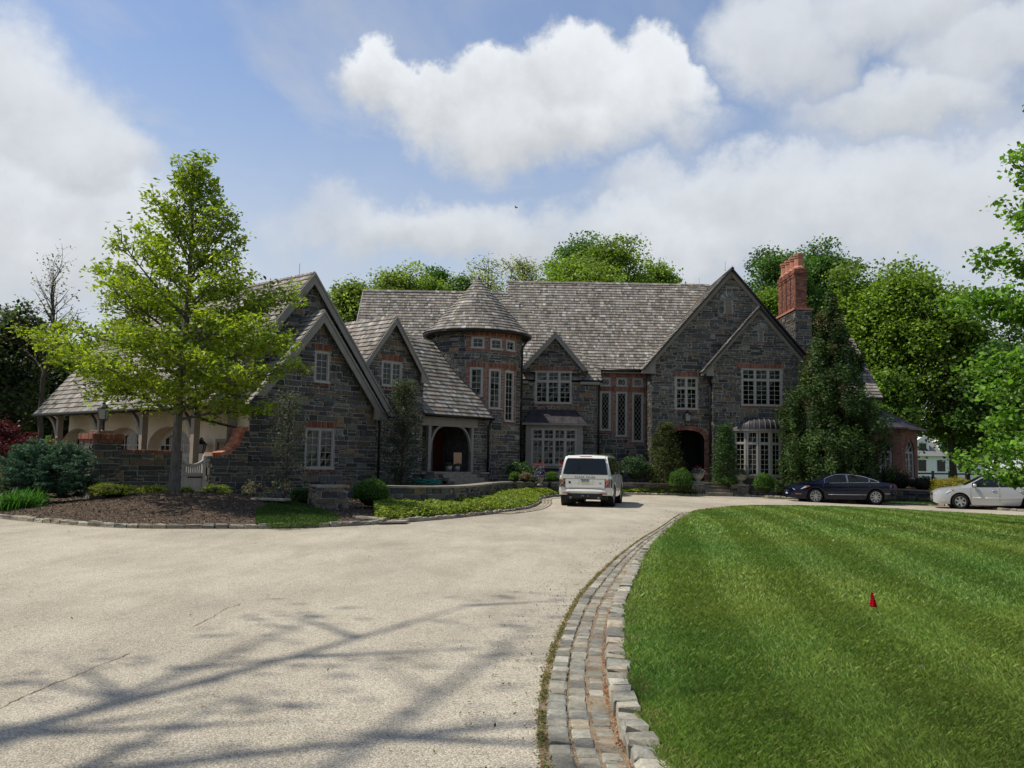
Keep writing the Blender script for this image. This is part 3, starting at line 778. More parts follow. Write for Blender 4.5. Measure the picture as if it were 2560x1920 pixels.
# gutter: three cobble courses left of the lawn kerb as far as it can be told apart
GUT_EDGE = [(0.45, 3.0), (0.28, 4.0)] + [groundpt(*p)[:2] for p in [(1363, 1920), (1360, 1838), (1363, 1753), (1377, 1679), (1394, 1610), (1422, 1553), (1445, 1502),
    (1482, 1459), (1522, 1417), (1562, 1382), (1607, 1348), (1653, 1320), (1699, 1288), (1727, 1279)]]
gut_l = resample(smooth_line(resample(catmull(GUT_EDGE), 0.6), 2), 0.25)
def gutter():
    # pair each gutter-edge point with the nearest kerb point
    m = MB(); K = []
    for p in gut_l:
        i = int(np.argmin(np.hypot(*(lawn_line - p).T))); K.append(lawn_line[i])
    K = smooth_line(np.array(K), 4)
    for i in range(len(gut_l) - 1):
        a, b, c, d = gut_l[i], gut_l[i + 1], K[i + 1], K[i]
        e = (a - d); e = e / (np.linalg.norm(e) + 1e-9) * 0.05
        m.add([(*(a + e), 0.003), (*(b + e), 0.003), (*c, 0.006), (*d, 0.006)], [(0, 1, 2, 3)])
    root = m.build('cobble_gutter', 'joint_sand', None, kind='structure'); root['label'] = 'three courses of cobbles along the lawn kerb'
    pc = Pieces(root, 'cobblestone', 'cobble', 'distant_cobblestones', 295)
    r = random.Random(11); d = np.r_[0, np.cumsum(np.linalg.norm(np.diff(gut_l, axis=0), axis=1))]
    def at(s, k):
        a = np.array([np.interp(s, d, gut_l[:, 0]), np.interp(s, d, gut_l[:, 1])]); b = np.array([np.interp(s, d, K[:, 0]), np.interp(s, d, K[:, 1])])
        return a + (b - a) * k
    for row in range(3):
        s = r.uniform(0, 0.15) + 0.6
        while s < d[-1] - 0.4:
            l = r.uniform(0.13, 0.24); k0, k1 = row / 3 * 0.96 + 0.015, (row + 1) / 3 * 0.96 - 0.015
            g = 0.007; q = [at(s + g, k0), at(s + l - g, k0), at(s + l - g, k1), at(s + g, k1)]
            c = sum(q) / 4; j = lambda: r.uniform(-0.008, 0.008); z = 0.020 + r.uniform(-0.005, 0.006) - 0.006 * row
            V = [(p[0] + j(), p[1] + j(), -0.03) for p in q] + [(p[0] + j(), p[1] + j(), z - 0.012) for p in q] + \
                [(p[0] + (c[0] - p[0]) * 0.2 + j(), p[1] + (c[1] - p[1]) * 0.2 + j(), z + j() * 0.3) for p in q] + [(c[0], c[1], z + 0.004)]
            F = []
            for i in range(4):
                k = (i + 1) % 4; F += [(i, k, 4 + k, 4 + i), (4 + i, 4 + k, 8 + k, 8 + i), (8 + i, 8 + k, 12)]
            col = pick(r, STONEGREY, .015); col = tuple(x * 0.76 for x in col)
            pc.add(V, F, col, root, pxscale((*c, 0)) ** 2 * l); s += l
    pc.flush()
    # moss and weeds in the left joint, fallen red maple flowers against the kerb
    R = np.random.default_rng(8)
    def bits(n, kfun, size, cols, name, label, zlo, zhi, lim, power=1.6, mt='petal'):
        s = R.random(n) ** power * min(lim, d[-1] - 0.8) + 0.3; k = kfun(n)
        a = np.stack([np.interp(s, d, gut_l[:, 0]), np.interp(s, d, gut_l[:, 1])], 1); b = np.stack([np.interp(s, d, K[:, 0]), np.interp(s, d, K[:, 1])], 1)
        clump = 0.5 + 0.5 * np.sin(s * 9.1) * np.sin(s * 3.3 + 1); keep = R.random(n) < 0.2 + clump
        P = (a + (b - a) * k[:, None])[keep]; m_ = len(P); z = R.uniform(zlo, zhi, m_)
        V, Q = leaf_quads(np.c_[P, z], size * R.uniform(0.6, 1.4, m_), R, up=0.8)
        o = mesh_np(name, V, Q, pal_cols(m_, cols, R), mt, None, 'stuff'); tag(o, label, 'litter')
    bits(9000, lambda n: R.normal(-0.07, 0.045, n), 0.022, [(0.13, 0.17, 0.035), (0.20, 0.16, 0.06), (0.10, 0.13, 0.03), (0.24, 0.13, 0.06)], 'joint_moss', 'moss and weeds along the outer edge of the gutter', 0.008, 0.03, 26, 1.3)
    bits(3000, lambda n: np.clip(1 - np.abs(R.normal(0, 0.055, n)), 0, 0.985), 0.017, [(0.34, 0.12, 0.06), (0.40, 0.20, 0.11), (0.27, 0.08, 0.04), (0.38, 0.26, 0.16)], 'fallen_blossom', 'fallen red maple blossom against the lawn kerb', 0.012, 0.03, 14, 1.5)
    bits(1500, lambda n: R.choice([0.335, 0.655], n) + R.normal(0, 0.02, n), 0.014, [(0.42, 0.18, 0.09), (0.16, 0.17, 0.05), (0.32, 0.22, 0.12)], 'joint_litter', 'litter in the joints between the cobbles', 0.008, 0.014, 16)
def leaf_quads(P, size, R, up=0.3, aspect=0.55, nrm=None):
    """folded leaf-shaped quads at points P"""
    n = len(P); P = np.asarray(P, float); size = np.broadcast_to(np.asarray(size, float), (n,))
    d = R.normal(0, 1, (n, 3)); d[:, 2] *= 0.6; d /= np.linalg.norm(d, axis=1)[:, None]
    nn = R.normal(0, 1, (n, 3)) + (np.array([0, 0, 1.0]) * up * 3 if nrm is None else nrm * up * 3)
    s = np.cross(d, nn); s /= np.linalg.norm(s, axis=1)[:, None] + 1e-9
    nv = np.cross(s, d)
    L = size[:, None]; W = L * aspect
    b = P - d * L * 0.5; t = P + d * L * 0.5
    l = P - s * W * 0.5 + nv * L * 0.10 - d * L * 0.05; r = P + s * W * 0.5 + nv * L * 0.10 - d * L * 0.05
    V = np.stack([b, r, t, l], 1).reshape(-1, 3)
    return V, np.arange(4 * n).reshape(n, 4)
def pal_cols(n, cols, R, var=0.18):
    c = np.array(cols)[R.integers(0, len(cols), n)] * (1 + var * R.normal(0, 1, (n, 1)))
    return np.clip(c, 0.004, 0.85)
gutter()

# planted side of the driveway: kerb line as y(x)
BED_L = [groundpt(*p)[:2] for p in [(0, 1297), (158, 1311), (316, 1321), (517, 1322), (705, 1322), (882, 1315), (1058, 1303), (1180, 1291), (1303, 1277), (1337, 1268)]]
BED_L = [np.array((-34, 37.0)), np.array((-22, 29.0)), np.array((-15.5, 23.8))] + BED_L
BED_R = [groundpt(*p)[:2] for p in [(1352, 1257), (1352, 1249.5), (1378, 1243), (1420, 1239), (1480, 1237), (1556, 1236.5), (1650, 1238), (1739, 1239.5), (1833, 1241), (1876, 1242), (1958, 1247), (2064, 1253), (2163, 1257), (2258, 1261), (2334, 1265), (2439, 1270), (2528, 1278)]]
BED_R = BED_R + [np.array((25.0, 33.0)), np.array((29.0, 25.0))]
bed_line = resample(smooth_line(resample(catmull(BED_L + BED_R), 0.4), 3), 0.12)
kerb('bed_kerb', bed_line, -1, 0.13, 0.10, 0.30, 260, 'granite block kerb between driveway and planting beds', start=8.0)
nose = np.array([p for p in bed_line if -.4 < p[0] < 1.6 and 26 < p[1] < 37.6])
_, nn_ = normals2(nose)
for k_, w_ in enumerate(('inner', 'middle', 'outer')):
    kerb('nose_gutter', resample(smooth_line(nose + nn_ * (.03 + .13 * (k_ + 1)), 3), .12), -1, .115, .022, .2, 60, w_ + ' cobble course round the nose of the ground cover bed', start=.1)
def bed_dist(X, Y):
    X = np.asarray(X, float); Y = np.asarray(Y, float); sh = X.shape
    P = np.stack([X.ravel(), Y.ravel()], 1); B = bed_line[::3]
    out = np.empty(len(P))
    for i in range(0, len(P), 4000):
        q = P[i:i + 4000]; out[i:i + 4000] = np.min(np.hypot(q[:, None, 0] - B[None, :, 0], q[:, None, 1] - B[None, :, 1]), 1)
    return out.reshape(sh)
def bed_z(X, Y):
    X = np.asarray(X, float); Y = np.asarray(Y, float); d = bed_dist(X, Y)
    z = gz(X) + 0.06 + 0.08 * smooth01(0, 1.5, d) + 0.07 * smooth01(2, 6, d)
    west = smooth01(2.0, 0.2, X) 
    mound = 0.40 * np.exp(-(((X + 8.9) / 2.9) ** 2 + ((Y - 24.3) / 2.1) ** 2)) + 0.06 * np.exp(-(((X + 4.2) / 2.0) ** 2 + ((Y - 27.5) / 1.5) ** 2))
    return z + (mound + 0.0) * west
bp = np.vstack([bed_line, [[29, 62], [-34, 62]]])
planting_bed = fill_poly('planting_bed', bp, bed_z, 'mulch', 0.7)
# bark chips scattered over the mulch
def chips():
    R = np.random.default_rng(12); n = 42000
    X = R.uniform(-14.5, -2.0, n); Y = R.uniform(18.8, 30.5, n)
    inside = point_in(bp, X, Y) & (bed_dist(X, Y) > 0.1); X, Y = X[inside], Y[inside]
    V, Q = leaf_quads(np.c_[X, Y, bed_z(X, Y) + 0.008], R.uniform(0.025, 0.075, len(X)), R, up=1.2, aspect=0.4)
    o = mesh_np('bark_mulch', V, Q, pal_cols(len(X), [(0.085, 0.062, 0.044), (0.135, 0.10, 0.073), (0.055, 0.04, 0.03), (0.22, 0.18, 0.14), (0.10, 0.075, 0.052)], R, 0.25), 'chip', None, 'stuff')
    tag(o, 'brown bark mulch over the bed around the young tree', 'mulch')
chips()

# ------------------------------------------------------------------ the stone house
house = thing('stone_house', 'large grey fieldstone house with steep cedar shingle roofs, turret and red brick trim', 'house', (4, 47, 0))
st_pc = Pieces(house, 'stone', 'stone', 'stonework')
sh_pc = Pieces(house, 'shingle', 'shingle', 'shingle_courses')
br_pc = Pieces(house, 'brick', 'brick', 'brickwork')
pn_pc = Pieces(house, 'pane', 'glass', 'small_panes')
hr = random.Random(21)
BRICK_PAL = [((0.235, 0.095, 0.062), 5), ((0.28, 0.12, 0.08), 4), ((0.185, 0.074, 0.052), 3), ((0.135, 0.06, 0.046), 2), ((0.32, 0.155, 0.105), 2)]
SHING_PAL = [((0.200, 0.185, 0.165), 8), ((0.235, 0.22, 0.198), 7), ((0.16, 0.147, 0.13), 6), ((0.285, 0.27, 0.248), 3), ((0.12, 0.108, 0.095), 3), ((0.195, 0.168, 0.132), 4), ((0.34, 0.33, 0.31), 1)]
ZB = 0.25
XA, ZA = Vector((1, 0, 0)), Vector((0, 0, 1))
def front(Y): return Fr((0, Y, 0), (1, 0, 0), (0, 0, 1), (0, -1, 0))
def rectY(px0, py0, px1, py1, Y):
    """photo box on a frontal wall -> x0,x1,z0,z1"""
    c = onY((px0 + px1) / 2, (py0 + py1) / 2, Y); k = 1.0 / pxscale(c)
    w_, h_ = (px1 - px0) * k / 2, (py1 - py0) * k / 2
    return (c[0] - w_, c[0] + w_, c[2] - h_, c[2] + h_)
BP = [BRICK_PAL]
def brick_pieces(fr, cells, parent, proud=0.012, inset=0.004, pcs=None, warp=None):
    for c in cells:
        x0, x1, y0, y1 = c
        poly = [(x0, y0), (x1, y0), (x1, y1), (x0, y1)]
        vs, fs = chamfer_piece(fr, poly, -0.01, proud * hr.uniform(0.8, 1.2), inset)
        if warp: vs = [warp(v) for v in vs]
        (pcs or br_pc).add(vs, fs, pick(hr, BP[0]), parent, (x1 - x0) * (y1 - y0) * pxscale(vs[0]) ** 2)
def soldier(fr, x0, x1, y0, y1, parent, bw=0.072, proud=0.03, pcs=None, warp=None):
    n = max(1, int(round((x1 - x0) / bw))); d = (x1 - x0) / n
    brick_pieces(fr, [(x0 + i * d + 0.009, x0 + (i + 1) * d - 0.009, y0, y1) for i in range(n)], parent, proud, 0.004, pcs, warp)
def brick_bond(fr, x0, x1, y0, y1, holes, parent, proud=0.012, pcs=None, warp=None, bl=0.21, bh=0.072):
    n = max(1, int(round((y1 - y0) / bh))); h = (y1 - y0) / n; cells = []
    for j in range(n):
        x = x0 - (bl / 2 if j % 2 else 0)
        while x < x1:
            a, b = max(x, x0) + 0.006, min(x + bl, x1) - 0.006
            if b - a > 0.03:
                for q in cut_rects((a, b, y0 + j * h + 0.009, y0 + (j + 1) * h - 0.009), holes):
                    if q[1] - q[0] > 0.03 and q[3] - q[2] > 0.02: cells.append(q)
            x += bl
    brick_pieces(fr, cells, parent, proud, 0.004, pcs, warp)
def arch_ring(fr, cx, cz, rx, rz, wdt, parent, a0=0.0, a1=math.pi, n=30, proud=0.035, pcs=None, colpal=None):
    for i in range(n):
        t0, t1 = a0 + (a1 - a0) * (i + 0.07) / n, a0 + (a1 - a0) * (i + 0.93) / n
        poly = [(cx + rx * math.cos(t0), cz + rz * math.sin(t0)), (cx + (rx + wdt) * math.cos(t0), cz + (rz + wdt) * math.sin(t0)),
                (cx + (rx + wdt) * math.cos(t1), cz + (rz + wdt) * math.sin(t1)), (cx + rx * math.cos(t1), cz + rz * math.sin(t1))]
        vs, fs = chamfer_piece(fr, poly, -0.02, proud, 0.004)
        (pcs or br_pc).add(vs, fs, pick(hr, colpal or BP[0]), parent, area2(poly) * pxscale(vs[0]) ** 2)

def window(fr, x0, x1, z0, z1, lights, lo, hi=0, hi_frac=0.0, cols=2, recess=0.07, blind=(), parent=None, name='window', diamond=False, mat_='window_paint', curtain=False):
    """casement window: lights side by side, lo rows of panes, hi rows above a transom"""
    H = parent or house; m = MB(); cs = 0.075; F = fr; d = -recess
    def slab(a, b, c, e, dd, th):
        m.prism([F.p(a, c, dd - th), F.p(b, c, dd - th), F.p(b, e, dd - th), F.p(a, e, dd - th)], F.n * th)
    slab(x0, x0 + cs, z0, z1, d + 0.05, 0.10); slab(x1 - cs, x1, z0, z1, d + 0.05, 0.10)
    slab(x0 + cs, x1 - cs, z1 - cs, z1, d + 0.048, 0.10); slab(x0 - 0.03, x1 + 0.03, z0 - 0.01, z0 + 0.07, d + 0.10, 0.16)
    zs = [(z0 + 0.07, z1 - cs, lo)]
    if hi:
        zt = z1 - cs - (z1 - z0) * hi_frac; slab(x0 + cs, x1 - cs, zt - 0.04, zt + 0.04, d + 0.046, 0.09)
        zs = [(z0 + 0.07, zt - 0.04, lo), (zt + 0.04, z1 - cs, hi)]
    iw = (x1 - x0 - 2 * cs); mw = 0.085; lw = (iw - mw * (lights - 1)) / lights
    for i in range(1, lights):
        a = x0 + cs + i * lw + (i - 1) * mw; slab(a, a + mw, z0 + 0.07, z1 - cs, d + 0.052, 0.09)
    g = MB(); panes = []
    def gslab(a, b, c, e, dd, th):
        g.prism([F.p(a, c, dd - th), F.p(b, c, dd - th), F.p(b, e, dd - th), F.p(a, e, dd - th)], F.n * th)
    for i in range(lights):
        a = x0 + cs + i * (lw + mw); b = a + lw
        for (c, e, rows) in zs:
            sf = 0.032                                   # sash
            gslab(a, a + sf, c, e, d + 0.02, 0.05); gslab(b - sf, b, c, e, d + 0.02, 0.05)
            gslab(a + sf, b - sf, c, c + sf, d + 0.018, 0.05); gslab(a + sf, b - sf, e - sf, e, d + 0.018, 0.05)
            a2, b2, c2, e2 = a + sf, b - sf, c + sf, e - sf
            if diamond:
                panes.append((a2, b2, c2, e2)); rise = 1.5 * (b2 - a2); v0 = c2 - rise
                while v0 < e2:
                    for (u0, u1) in ((a2, b2), (b2, a2)):
                        t0, t1 = max(0, (c2 - v0) / rise), min(1, (e2 - v0) / rise)
                        if t1 > t0: g.bar(F.p(u0 + (u1 - u0) * t0, v0 + rise * t0, d + 0.006), F.p(u0 + (u1 - u0) * t1, v0 + rise * t1, d + 0.006), 0.012, 0.02, F.n)
                    v0 += rise / 2
            else:
                bw = 0.022
                for k in range(1, cols):
                    x = a2 + (b2 - a2) * k / cols; gslab(x - bw / 2, x + bw / 2, c2, e2, d + 0.012, 0.03)
                for k in range(1, rows):
                    z = c2 + (e2 - c2) * k / rows; gslab(a2, b2, z - bw / 2, z + bw / 2, d + 0.010, 0.028)
                for k in range(cols):
                    for q in range(rows):
                        panes.append((a2 + (b2 - a2) * k / cols, a2 + (b2 - a2) * (k + 1) / cols, c2 + (e2 - c2) * q / rows, c2 + (e2 - c2) * (q + 1) / rows))
    wob = m.build(name, mat_, H)
    g.build('muntins', mat_, wob)
    for (a, b, c, e) in panes:
        tl = hr.uniform(-0.004, 0.004); tk = hr.uniform(-0.004, 0.004)
        q = [F.p(a, c, d - 0.008 + tl), F.p(b, c, d - 0.008 - tl), F.p(b, e, d - 0.008 + tk), F.p(a, e, d - 0.008 - tk)]
        pn_pc.add(q, [(0, 1, 2, 3)], (1, 1, 1), wob, (b - a) * (e - c) * pxscale(q[0]) ** 2)
    # the room behind: side walls and a back wall, blinds where the photograph shows them
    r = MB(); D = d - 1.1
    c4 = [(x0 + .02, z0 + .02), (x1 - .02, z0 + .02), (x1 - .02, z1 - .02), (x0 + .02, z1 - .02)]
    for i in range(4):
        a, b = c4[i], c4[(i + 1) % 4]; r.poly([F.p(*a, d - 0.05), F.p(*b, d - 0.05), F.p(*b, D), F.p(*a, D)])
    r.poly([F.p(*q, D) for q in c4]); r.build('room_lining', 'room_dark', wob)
    for (i, f0, f1) in blind:
        a = x0 + cs + i * (lw + mw); b = a + lw; bb = MB(); zz0, zz1 = z0 + (z1 - z0) * f0, z0 + (z1 - z0) * f1
        n = int((zz1 - zz0) / 0.05)
        for k in range(n):
            z = zz0 + (zz1 - zz0) * (k + 0.5) / n; bb.bar(F.p(a + 0.01, z, d - 0.09), F.p(b - 0.01, z, d - 0.09), 0.006, 0.045, F.n + Vector((0, 0, 0.25)))
        bb.build('curtain' if curtain else 'blind', 'curtain' if curtain else 'blind', wob)
    return wob

def roof_plane(pts, parent, e=0.24, wm=0.14, thick=0.07, name='roof_slope', pcs=None, make=True, seed=0):
    """shingled plane; pts[0] -> pts[1] runs along the eave"""
    P = [Vector(p) for p in pts]; a = (P[1] - P[0]).normalized()
    n = Vector((0, 0, 0))
    for i in range(len(P)):
        q, s_ = P[i], P[(i + 1) % len(P)]; n += q.cross(s_)
    n.normalize()
    if n.z < 0: n = -n
    b = n.cross(a).normalized()
    if b.z < 0: a = -a; b = n.cross(a).normalized()
    fr = Fr(P[0], a, b, n); pol = [((p - P[0]).dot(a), (p - P[0]).dot(b)) for p in P]
    s2 = sum(pol[i][0] * pol[(i + 1) % len(pol)][1] - pol[(i + 1) % len(pol)][0] * pol[i][1] for i in range(len(pol)))
    if s2 < 0: pol = pol[::-1]
    m = MB(); m.prism([fr.p(q[0], q[1], -thick) for q in pol], n * (thick - 0.004))
    ro = m.build(name, 'roof_felt', parent)
    if not make: return ro
    y = min(q[1] for q in pol) - 0.03; y1 = max(q[1] for q in pol); x0, x1 = min(q[0] for q in pol) - 0.02, max(q[0] for q in pol)
    r = random.Random(len(sh_pc.items) + seed); big = [(q[0], q[1] - 0.035 if q[1] < y + 0.05 else q[1]) for q in pol]
    while y < y1:
        x = x0 - r.uniform(0, wm)
        while x < x1:
            w_ = wm * r.choice((0.55, 0.75, 0.9, 1.05, 1.3, 1.55)); yy = y + r.uniform(-0.012, 0.012); tilt = r.uniform(-0.006, 0.006)
            c = clip_poly([(x + 0.004, yy), (x + w_ - 0.004, yy), (x + w_ - 0.004, yy + e * 1.3), (x + 0.004, yy + e * 1.3)], big)
            if c and area2(c) > 0.003:
                hh = lambda q: 0.055 - 0.050 * (q[1] - yy) / (e * 1.3) + tilt * ((q[0] - x) / w_ - 0.5)
                k = len(c)
                vs = [fr.p(q[0], q[1], hh(q)) for q in c] + [fr.p(q[0], q[1], -0.003) for q in c]
                fs = [tuple(range(k))] + [(i, k + i, k + (i + 1) % k, (i + 1) % k) for i in range(k) if not (c[i][1] > yy + e * 1.25 and c[(i + 1) % k][1] > yy + e * 1.25)]
                (pcs or sh_pc).add(vs, fs, pick(r, SHING_PAL), ro, area2(c) * 0.75 * pxscale(vs[0]) ** 2 * abs(n.dot((Vector(CAMP) - vs[0]).normalized())))
            x += w_
        y += e * r.uniform(0.96, 1.04)
    return ro
def ridge_caps(p, q, parent, sl=0.9, w_=0.16):
    p, q = Vector(p), Vector(q); d = (q - p); L = d.length; d.normalize(); s = d.cross(Vector((0, 0, 1))).normalized(); m = MB()
    n = int(L / 0.24)
    for i in range(n):
        a, b = p + d * (L * i / n), p + d * (L * (i + 1) / n + 0.03); z0, z1 = 0.075, 0.05
        for sg in (-1, 1):
            o = s * sg * w_ - Vector((0, 0, sl * w_)) 
            m.add([a + Vector((0, 0, z0)), b + Vector((0, 0, z1)), b + o + Vector((0, 0, z1)), a + o + Vector((0, 0, z0)), a + Vector((0, 0, z0 - 0.03)), a + o + Vector((0, 0, z0 - 0.03))], [(0, 1, 2, 3), (0, 3, 5, 4)], pick(hr, SHING_PAL[2:6]))
    return m.build('ridge_cap', 'shingle', parent)
def gable_trim(fr, L, Pk, R, wid=0.27, dep=0.06, d0=0.0, foot=0.6, parent=None, left=True, right=True, name='rake_board', fz=0.12):
    """barge boards along the two rakes, with a boxed foot; L, Pk, R are (x, z) of the roof edge"""
    m = MB()
    for (E_, sgn, on) in ((L, 1, left), (R, -1, right)):
        if not on: continue
        dx, dz = Pk[0] - E_[0], Pk[1] - E_[1]; sl = abs(dz / dx); v = wid * math.hypot(1, sl)
        q = [(E_[0], E_[1]), (Pk[0], Pk[1]), (Pk[0], Pk[1] - v), (E_[0] + sgn * v / sl * 0.999, E_[1])]
        m.prism([fr.p(*c, d0) for c in q], fr.n * dep)
        m.prism([fr.p(E_[0] - sgn * 0.03, E_[1] - 0.0, d0 + dep), fr.p(Pk[0], Pk[1] + 0.03, d0 + dep), fr.p(Pk[0], Pk[1] - 0.09, d0 + dep), fr.p(E_[0] + sgn * 0.06, E_[1], d0 + dep)], fr.n * 0.03)
        if foot:
            q = [(E_[0] - sgn * 0.0, E_[1] - fz), (E_[0] + sgn * foot, E_[1] - fz), (E_[0] + sgn * foot, E_[1] - fz + foot * sl * 0.92), (E_[0] + sgn * v / sl * 0.9, E_[1] + 0.01), (E_[0], E_[1])]
            m.prism([fr.p(*c, d0 - 0.02) for c in q], fr.n * (dep + 0.03))
            a, b = sorted((E_[0] - sgn * 0.03, E_[0] + sgn * (foot + 0.03)))
            m.prism([fr.p(a, E_[1] - fz - 0.07, d0 - 0.03), fr.p(b, E_[1] - fz - 0.07, d0 - 0.03), fr.p(b, E_[1] - fz + 0.02, d0 - 0.03), fr.p(a, E_[1] - fz + 0.02, d0 - 0.03)], fr.n * (dep + 0.06))
    return m.build(name, 'trim_paint', parent or house)
def downspout(pts, r=0.05, parent=None, name='downspout'):
    m = MB(); m.tube(pts, r, 8); return m.build(name, 'dark_metal', parent or house, True)
def lightning_rod(p, h=0.45):
    m = MB(); m.tube([p, (p[0], p[1], p[2] + h)], 0.008, 5); m.lathe([(0.02, 0), (0.02, 0.05), (0, 0.06)], 6, p); return m.build('lightning_rod', 'dark_metal', house)

# ---- main roof plane: z = 6.69 + 1.19 (y - 48.15)
def mz(y): return 6.69 + 1.19 * (y - 48.15)
def my(z): return 48.15 + (z - 6.69) / 1.19
xl, xs_ = -8.95, -0.2
RZ, RZL = 12.40, 11.57
yR, yL = my(RZ), my(RZL)
x_st = float(onY(1270, 703, yR)[0])
A_pk = (11.62, 12.03); A_eL = (6.88, 6.50); A_F = 46.35     # gable A: peak, left eave, roof front
aSl = (A_pk[1] - A_eL[1]) / (A_pk[0] - A_eL[0])
xdL, xdR = 0.2, float(onY(1494, 1000, 47.3)[0])
eY2 = my(5.98)                                          # eave over the dormer bay comes lower
roof_plane([(xl, my(5.6), 5.6), (xdL - 0.9, my(5.6), 5.6), (xdL - 0.9, yL, RZL), (xl, yL, RZL)], house)
roof_plane([(xdL - 0.895, eY2, 5.98), (xdR + 0.22, eY2, 5.98), (xdR + 0.22, my(6.69), 6.69), (x_st, yL, RZL), (xdL - 0.895, yL, RZL)], house)
roof_plane([(x_st + 0.0, yL, RZL + 0.004), (x_st + 0.3, yL, RZL + 0.004), (x_st + 0.3, yR, RZ), (x_st, yR, RZ)], house, make=False)
xv0 = A_eL[0] + (6.69 - A_eL[1]) / aSl
roof_plane([(xdR + 0.225, my(6.69), 6.69), (xv0, my(6.69), 6.69), (A_pk[0], my(A_pk[1]), A_pk[1]), (A_pk[0] + 0.3, yR, RZ), (x_st, yR, RZ), (x_st, yL, RZL)], house)
# back slopes, plain
bk = MB()
bk.poly([(xl, yL, RZL), (x_st, yL, RZL), (x_st, yL + 6, RZL - 6.5), (xl, yL + 6, RZL - 6.5)]); bk.poly([(x_st, yR, RZ), (A_pk[0] + 6, yR, RZ - 2), (A_pk[0] + 6, yR + 6, RZ - 7), (x_st, yR + 6, RZ - 7)])
bk.poly([(xl + 0.2, my(6.0), 0.5), (xl + 0.2, yL, RZL - 0.3), (xl + 0.2, yL + 6, 0.5)]); bk.poly([(x_st, yL, RZL - .02), (x_st, yR, RZ - .02), (x_st, yR + 2, RZ - 2.6)])
bk.build('rear_roof', 'roof_felt', house)
ridge_caps((xl - 0.05, yL, RZL), (x_st, yL, RZL), house); ridge_caps((x_st - 0.06, yR, RZ), (A_pk[0] + 0.2, yR, RZ), house)
rk = MB(); rk.bar((xl - 0.03, my(5.6) - .05, 5.5), (xl - 0.03, yL, RZL - 0.1), 0.06, 0.22); rk.build('rake_board', 'trim_paint', house)
for (rx, ry, rz) in ((float(onY(942, 715, yL)[0]), yL, RZL), (float(onY(1748, 716, yR)[0]), yR, RZ)): lightning_rod((rx, ry, rz))

# ---- dormer bay (between turret and diamond windows)
YD = 47.45
frD = front(YD)
dpk = onY(1389, 831, YD - 0.3); dL = onY(1303, 922, YD - 0.3); dR = onY(1470, 928, YD - 0.3)
dzb = 5.85
win_d = rectY(1338, 927, 1429, 1009, YD)
bay = rectY(1314, 1063, 1457, 1166, YD - 0.75)
holesD = [win_d]
triD = [(dL[0] + 0.25, dzb), (dR[0] - 0.25, dzb), (dpk[0], dpk[2] - 0.3)]
triW = [(dL[0] + 0.05, dL[2] - .1), (dR[0] - 0.05, dR[2] - .1), (dpk[0], dpk[2] - 0.12)]
bodyD = [(xdL - 1.2, ZB), (xdR, ZB), (xdR, dzb), (xdL - 1.2, dzb)]
bk_ = wall_backing('wall', frD, [bodyD, triW], holesD, house)
stone_field(frD, [[(xdL - 0.2, ZB), (xdR, ZB), (xdR, dzb), (xdL - 0.2, dzb)], triW], [(win_d[0] - .02, win_d[1] + .02, win_d[2] - 0.11, win_d[3] + 0.24), (bay[0] + .05, bay[1] - .05, 0.3, bay[3])], hr, st_pc, bk_)
soldier(frD, win_d[0] - 0.06, win_d[1] + 0.06, win_d[3] + 0.02, win_d[3] + 0.24, bk_); soldier(frD, win_d[0] - 0.05, win_d[1] + 0.05, win_d[2] - 0.12, win_d[2] - 0.02, bk_)
window(frD, *win_d, 3, 4, 2, 0.28, blind=((0, .72, .97), (1, 0.3, .6)))
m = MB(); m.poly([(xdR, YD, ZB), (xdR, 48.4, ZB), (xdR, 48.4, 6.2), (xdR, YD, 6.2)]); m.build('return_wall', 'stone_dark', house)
dsl = (dpk[2] - dL[2]) / (dpk[0] - dL[0])
yb = lambda z: my(z) + 0.05
dF = YD - 0.32
for (e_, sg) in ((dL, 1), (dR, -1)):
    z_e = e_[2]
    roof_plane([(e_[0], dF, z_e), (e_[0], yb(z_e), z_e), (dpk[0], yb(dpk[2]), dpk[2]), (dpk[0], dF, dpk[2])] if sg > 0 else [(e_[0], yb(z_e), z_e), (e_[0], dF, z_e), (dpk[0], dF, dpk[2]), (dpk[0], yb(dpk[2]), dpk[2])], house, 0.22)
ridge_caps((dpk[0], dF, dpk[2]), (dpk[0], yb(dpk[2]), dpk[2]), house, 1.0, 0.1)
gable_trim(front(dF), (dL[0], dL[2]), (dpk[0], dpk[2]), (dR[0], dR[2]), 0.2, 0.05, -0.02, 0)
for a, b in ((xdR + 0.3, dR[0] - 0.35), (xdL - 1.5, dL[0] + 0.35)):
    m = MB(); m.tube([(a, eY2 - 0.04, 5.93), (b, eY2 - 0.04, 5.93)], 0.07, 8); m.build('gutter', 'dark_metal', house, True)
for a, b in ((xdL - .5, dL[0] + .4), (dR[0] - .4, xdR + .1)):
    m = MB(); m.box2((a, YD - 0.28, 5.72), (b, YD - 0.02, 5.86)); m.build('soffit', 'trim_paint', house)
downspout([(xdR + 0.1, eY2, 5.9), (xdR + 0.08, YD - 0.1, 5.5), (xdR + 0.06, YD - 0.1, 0.7)])
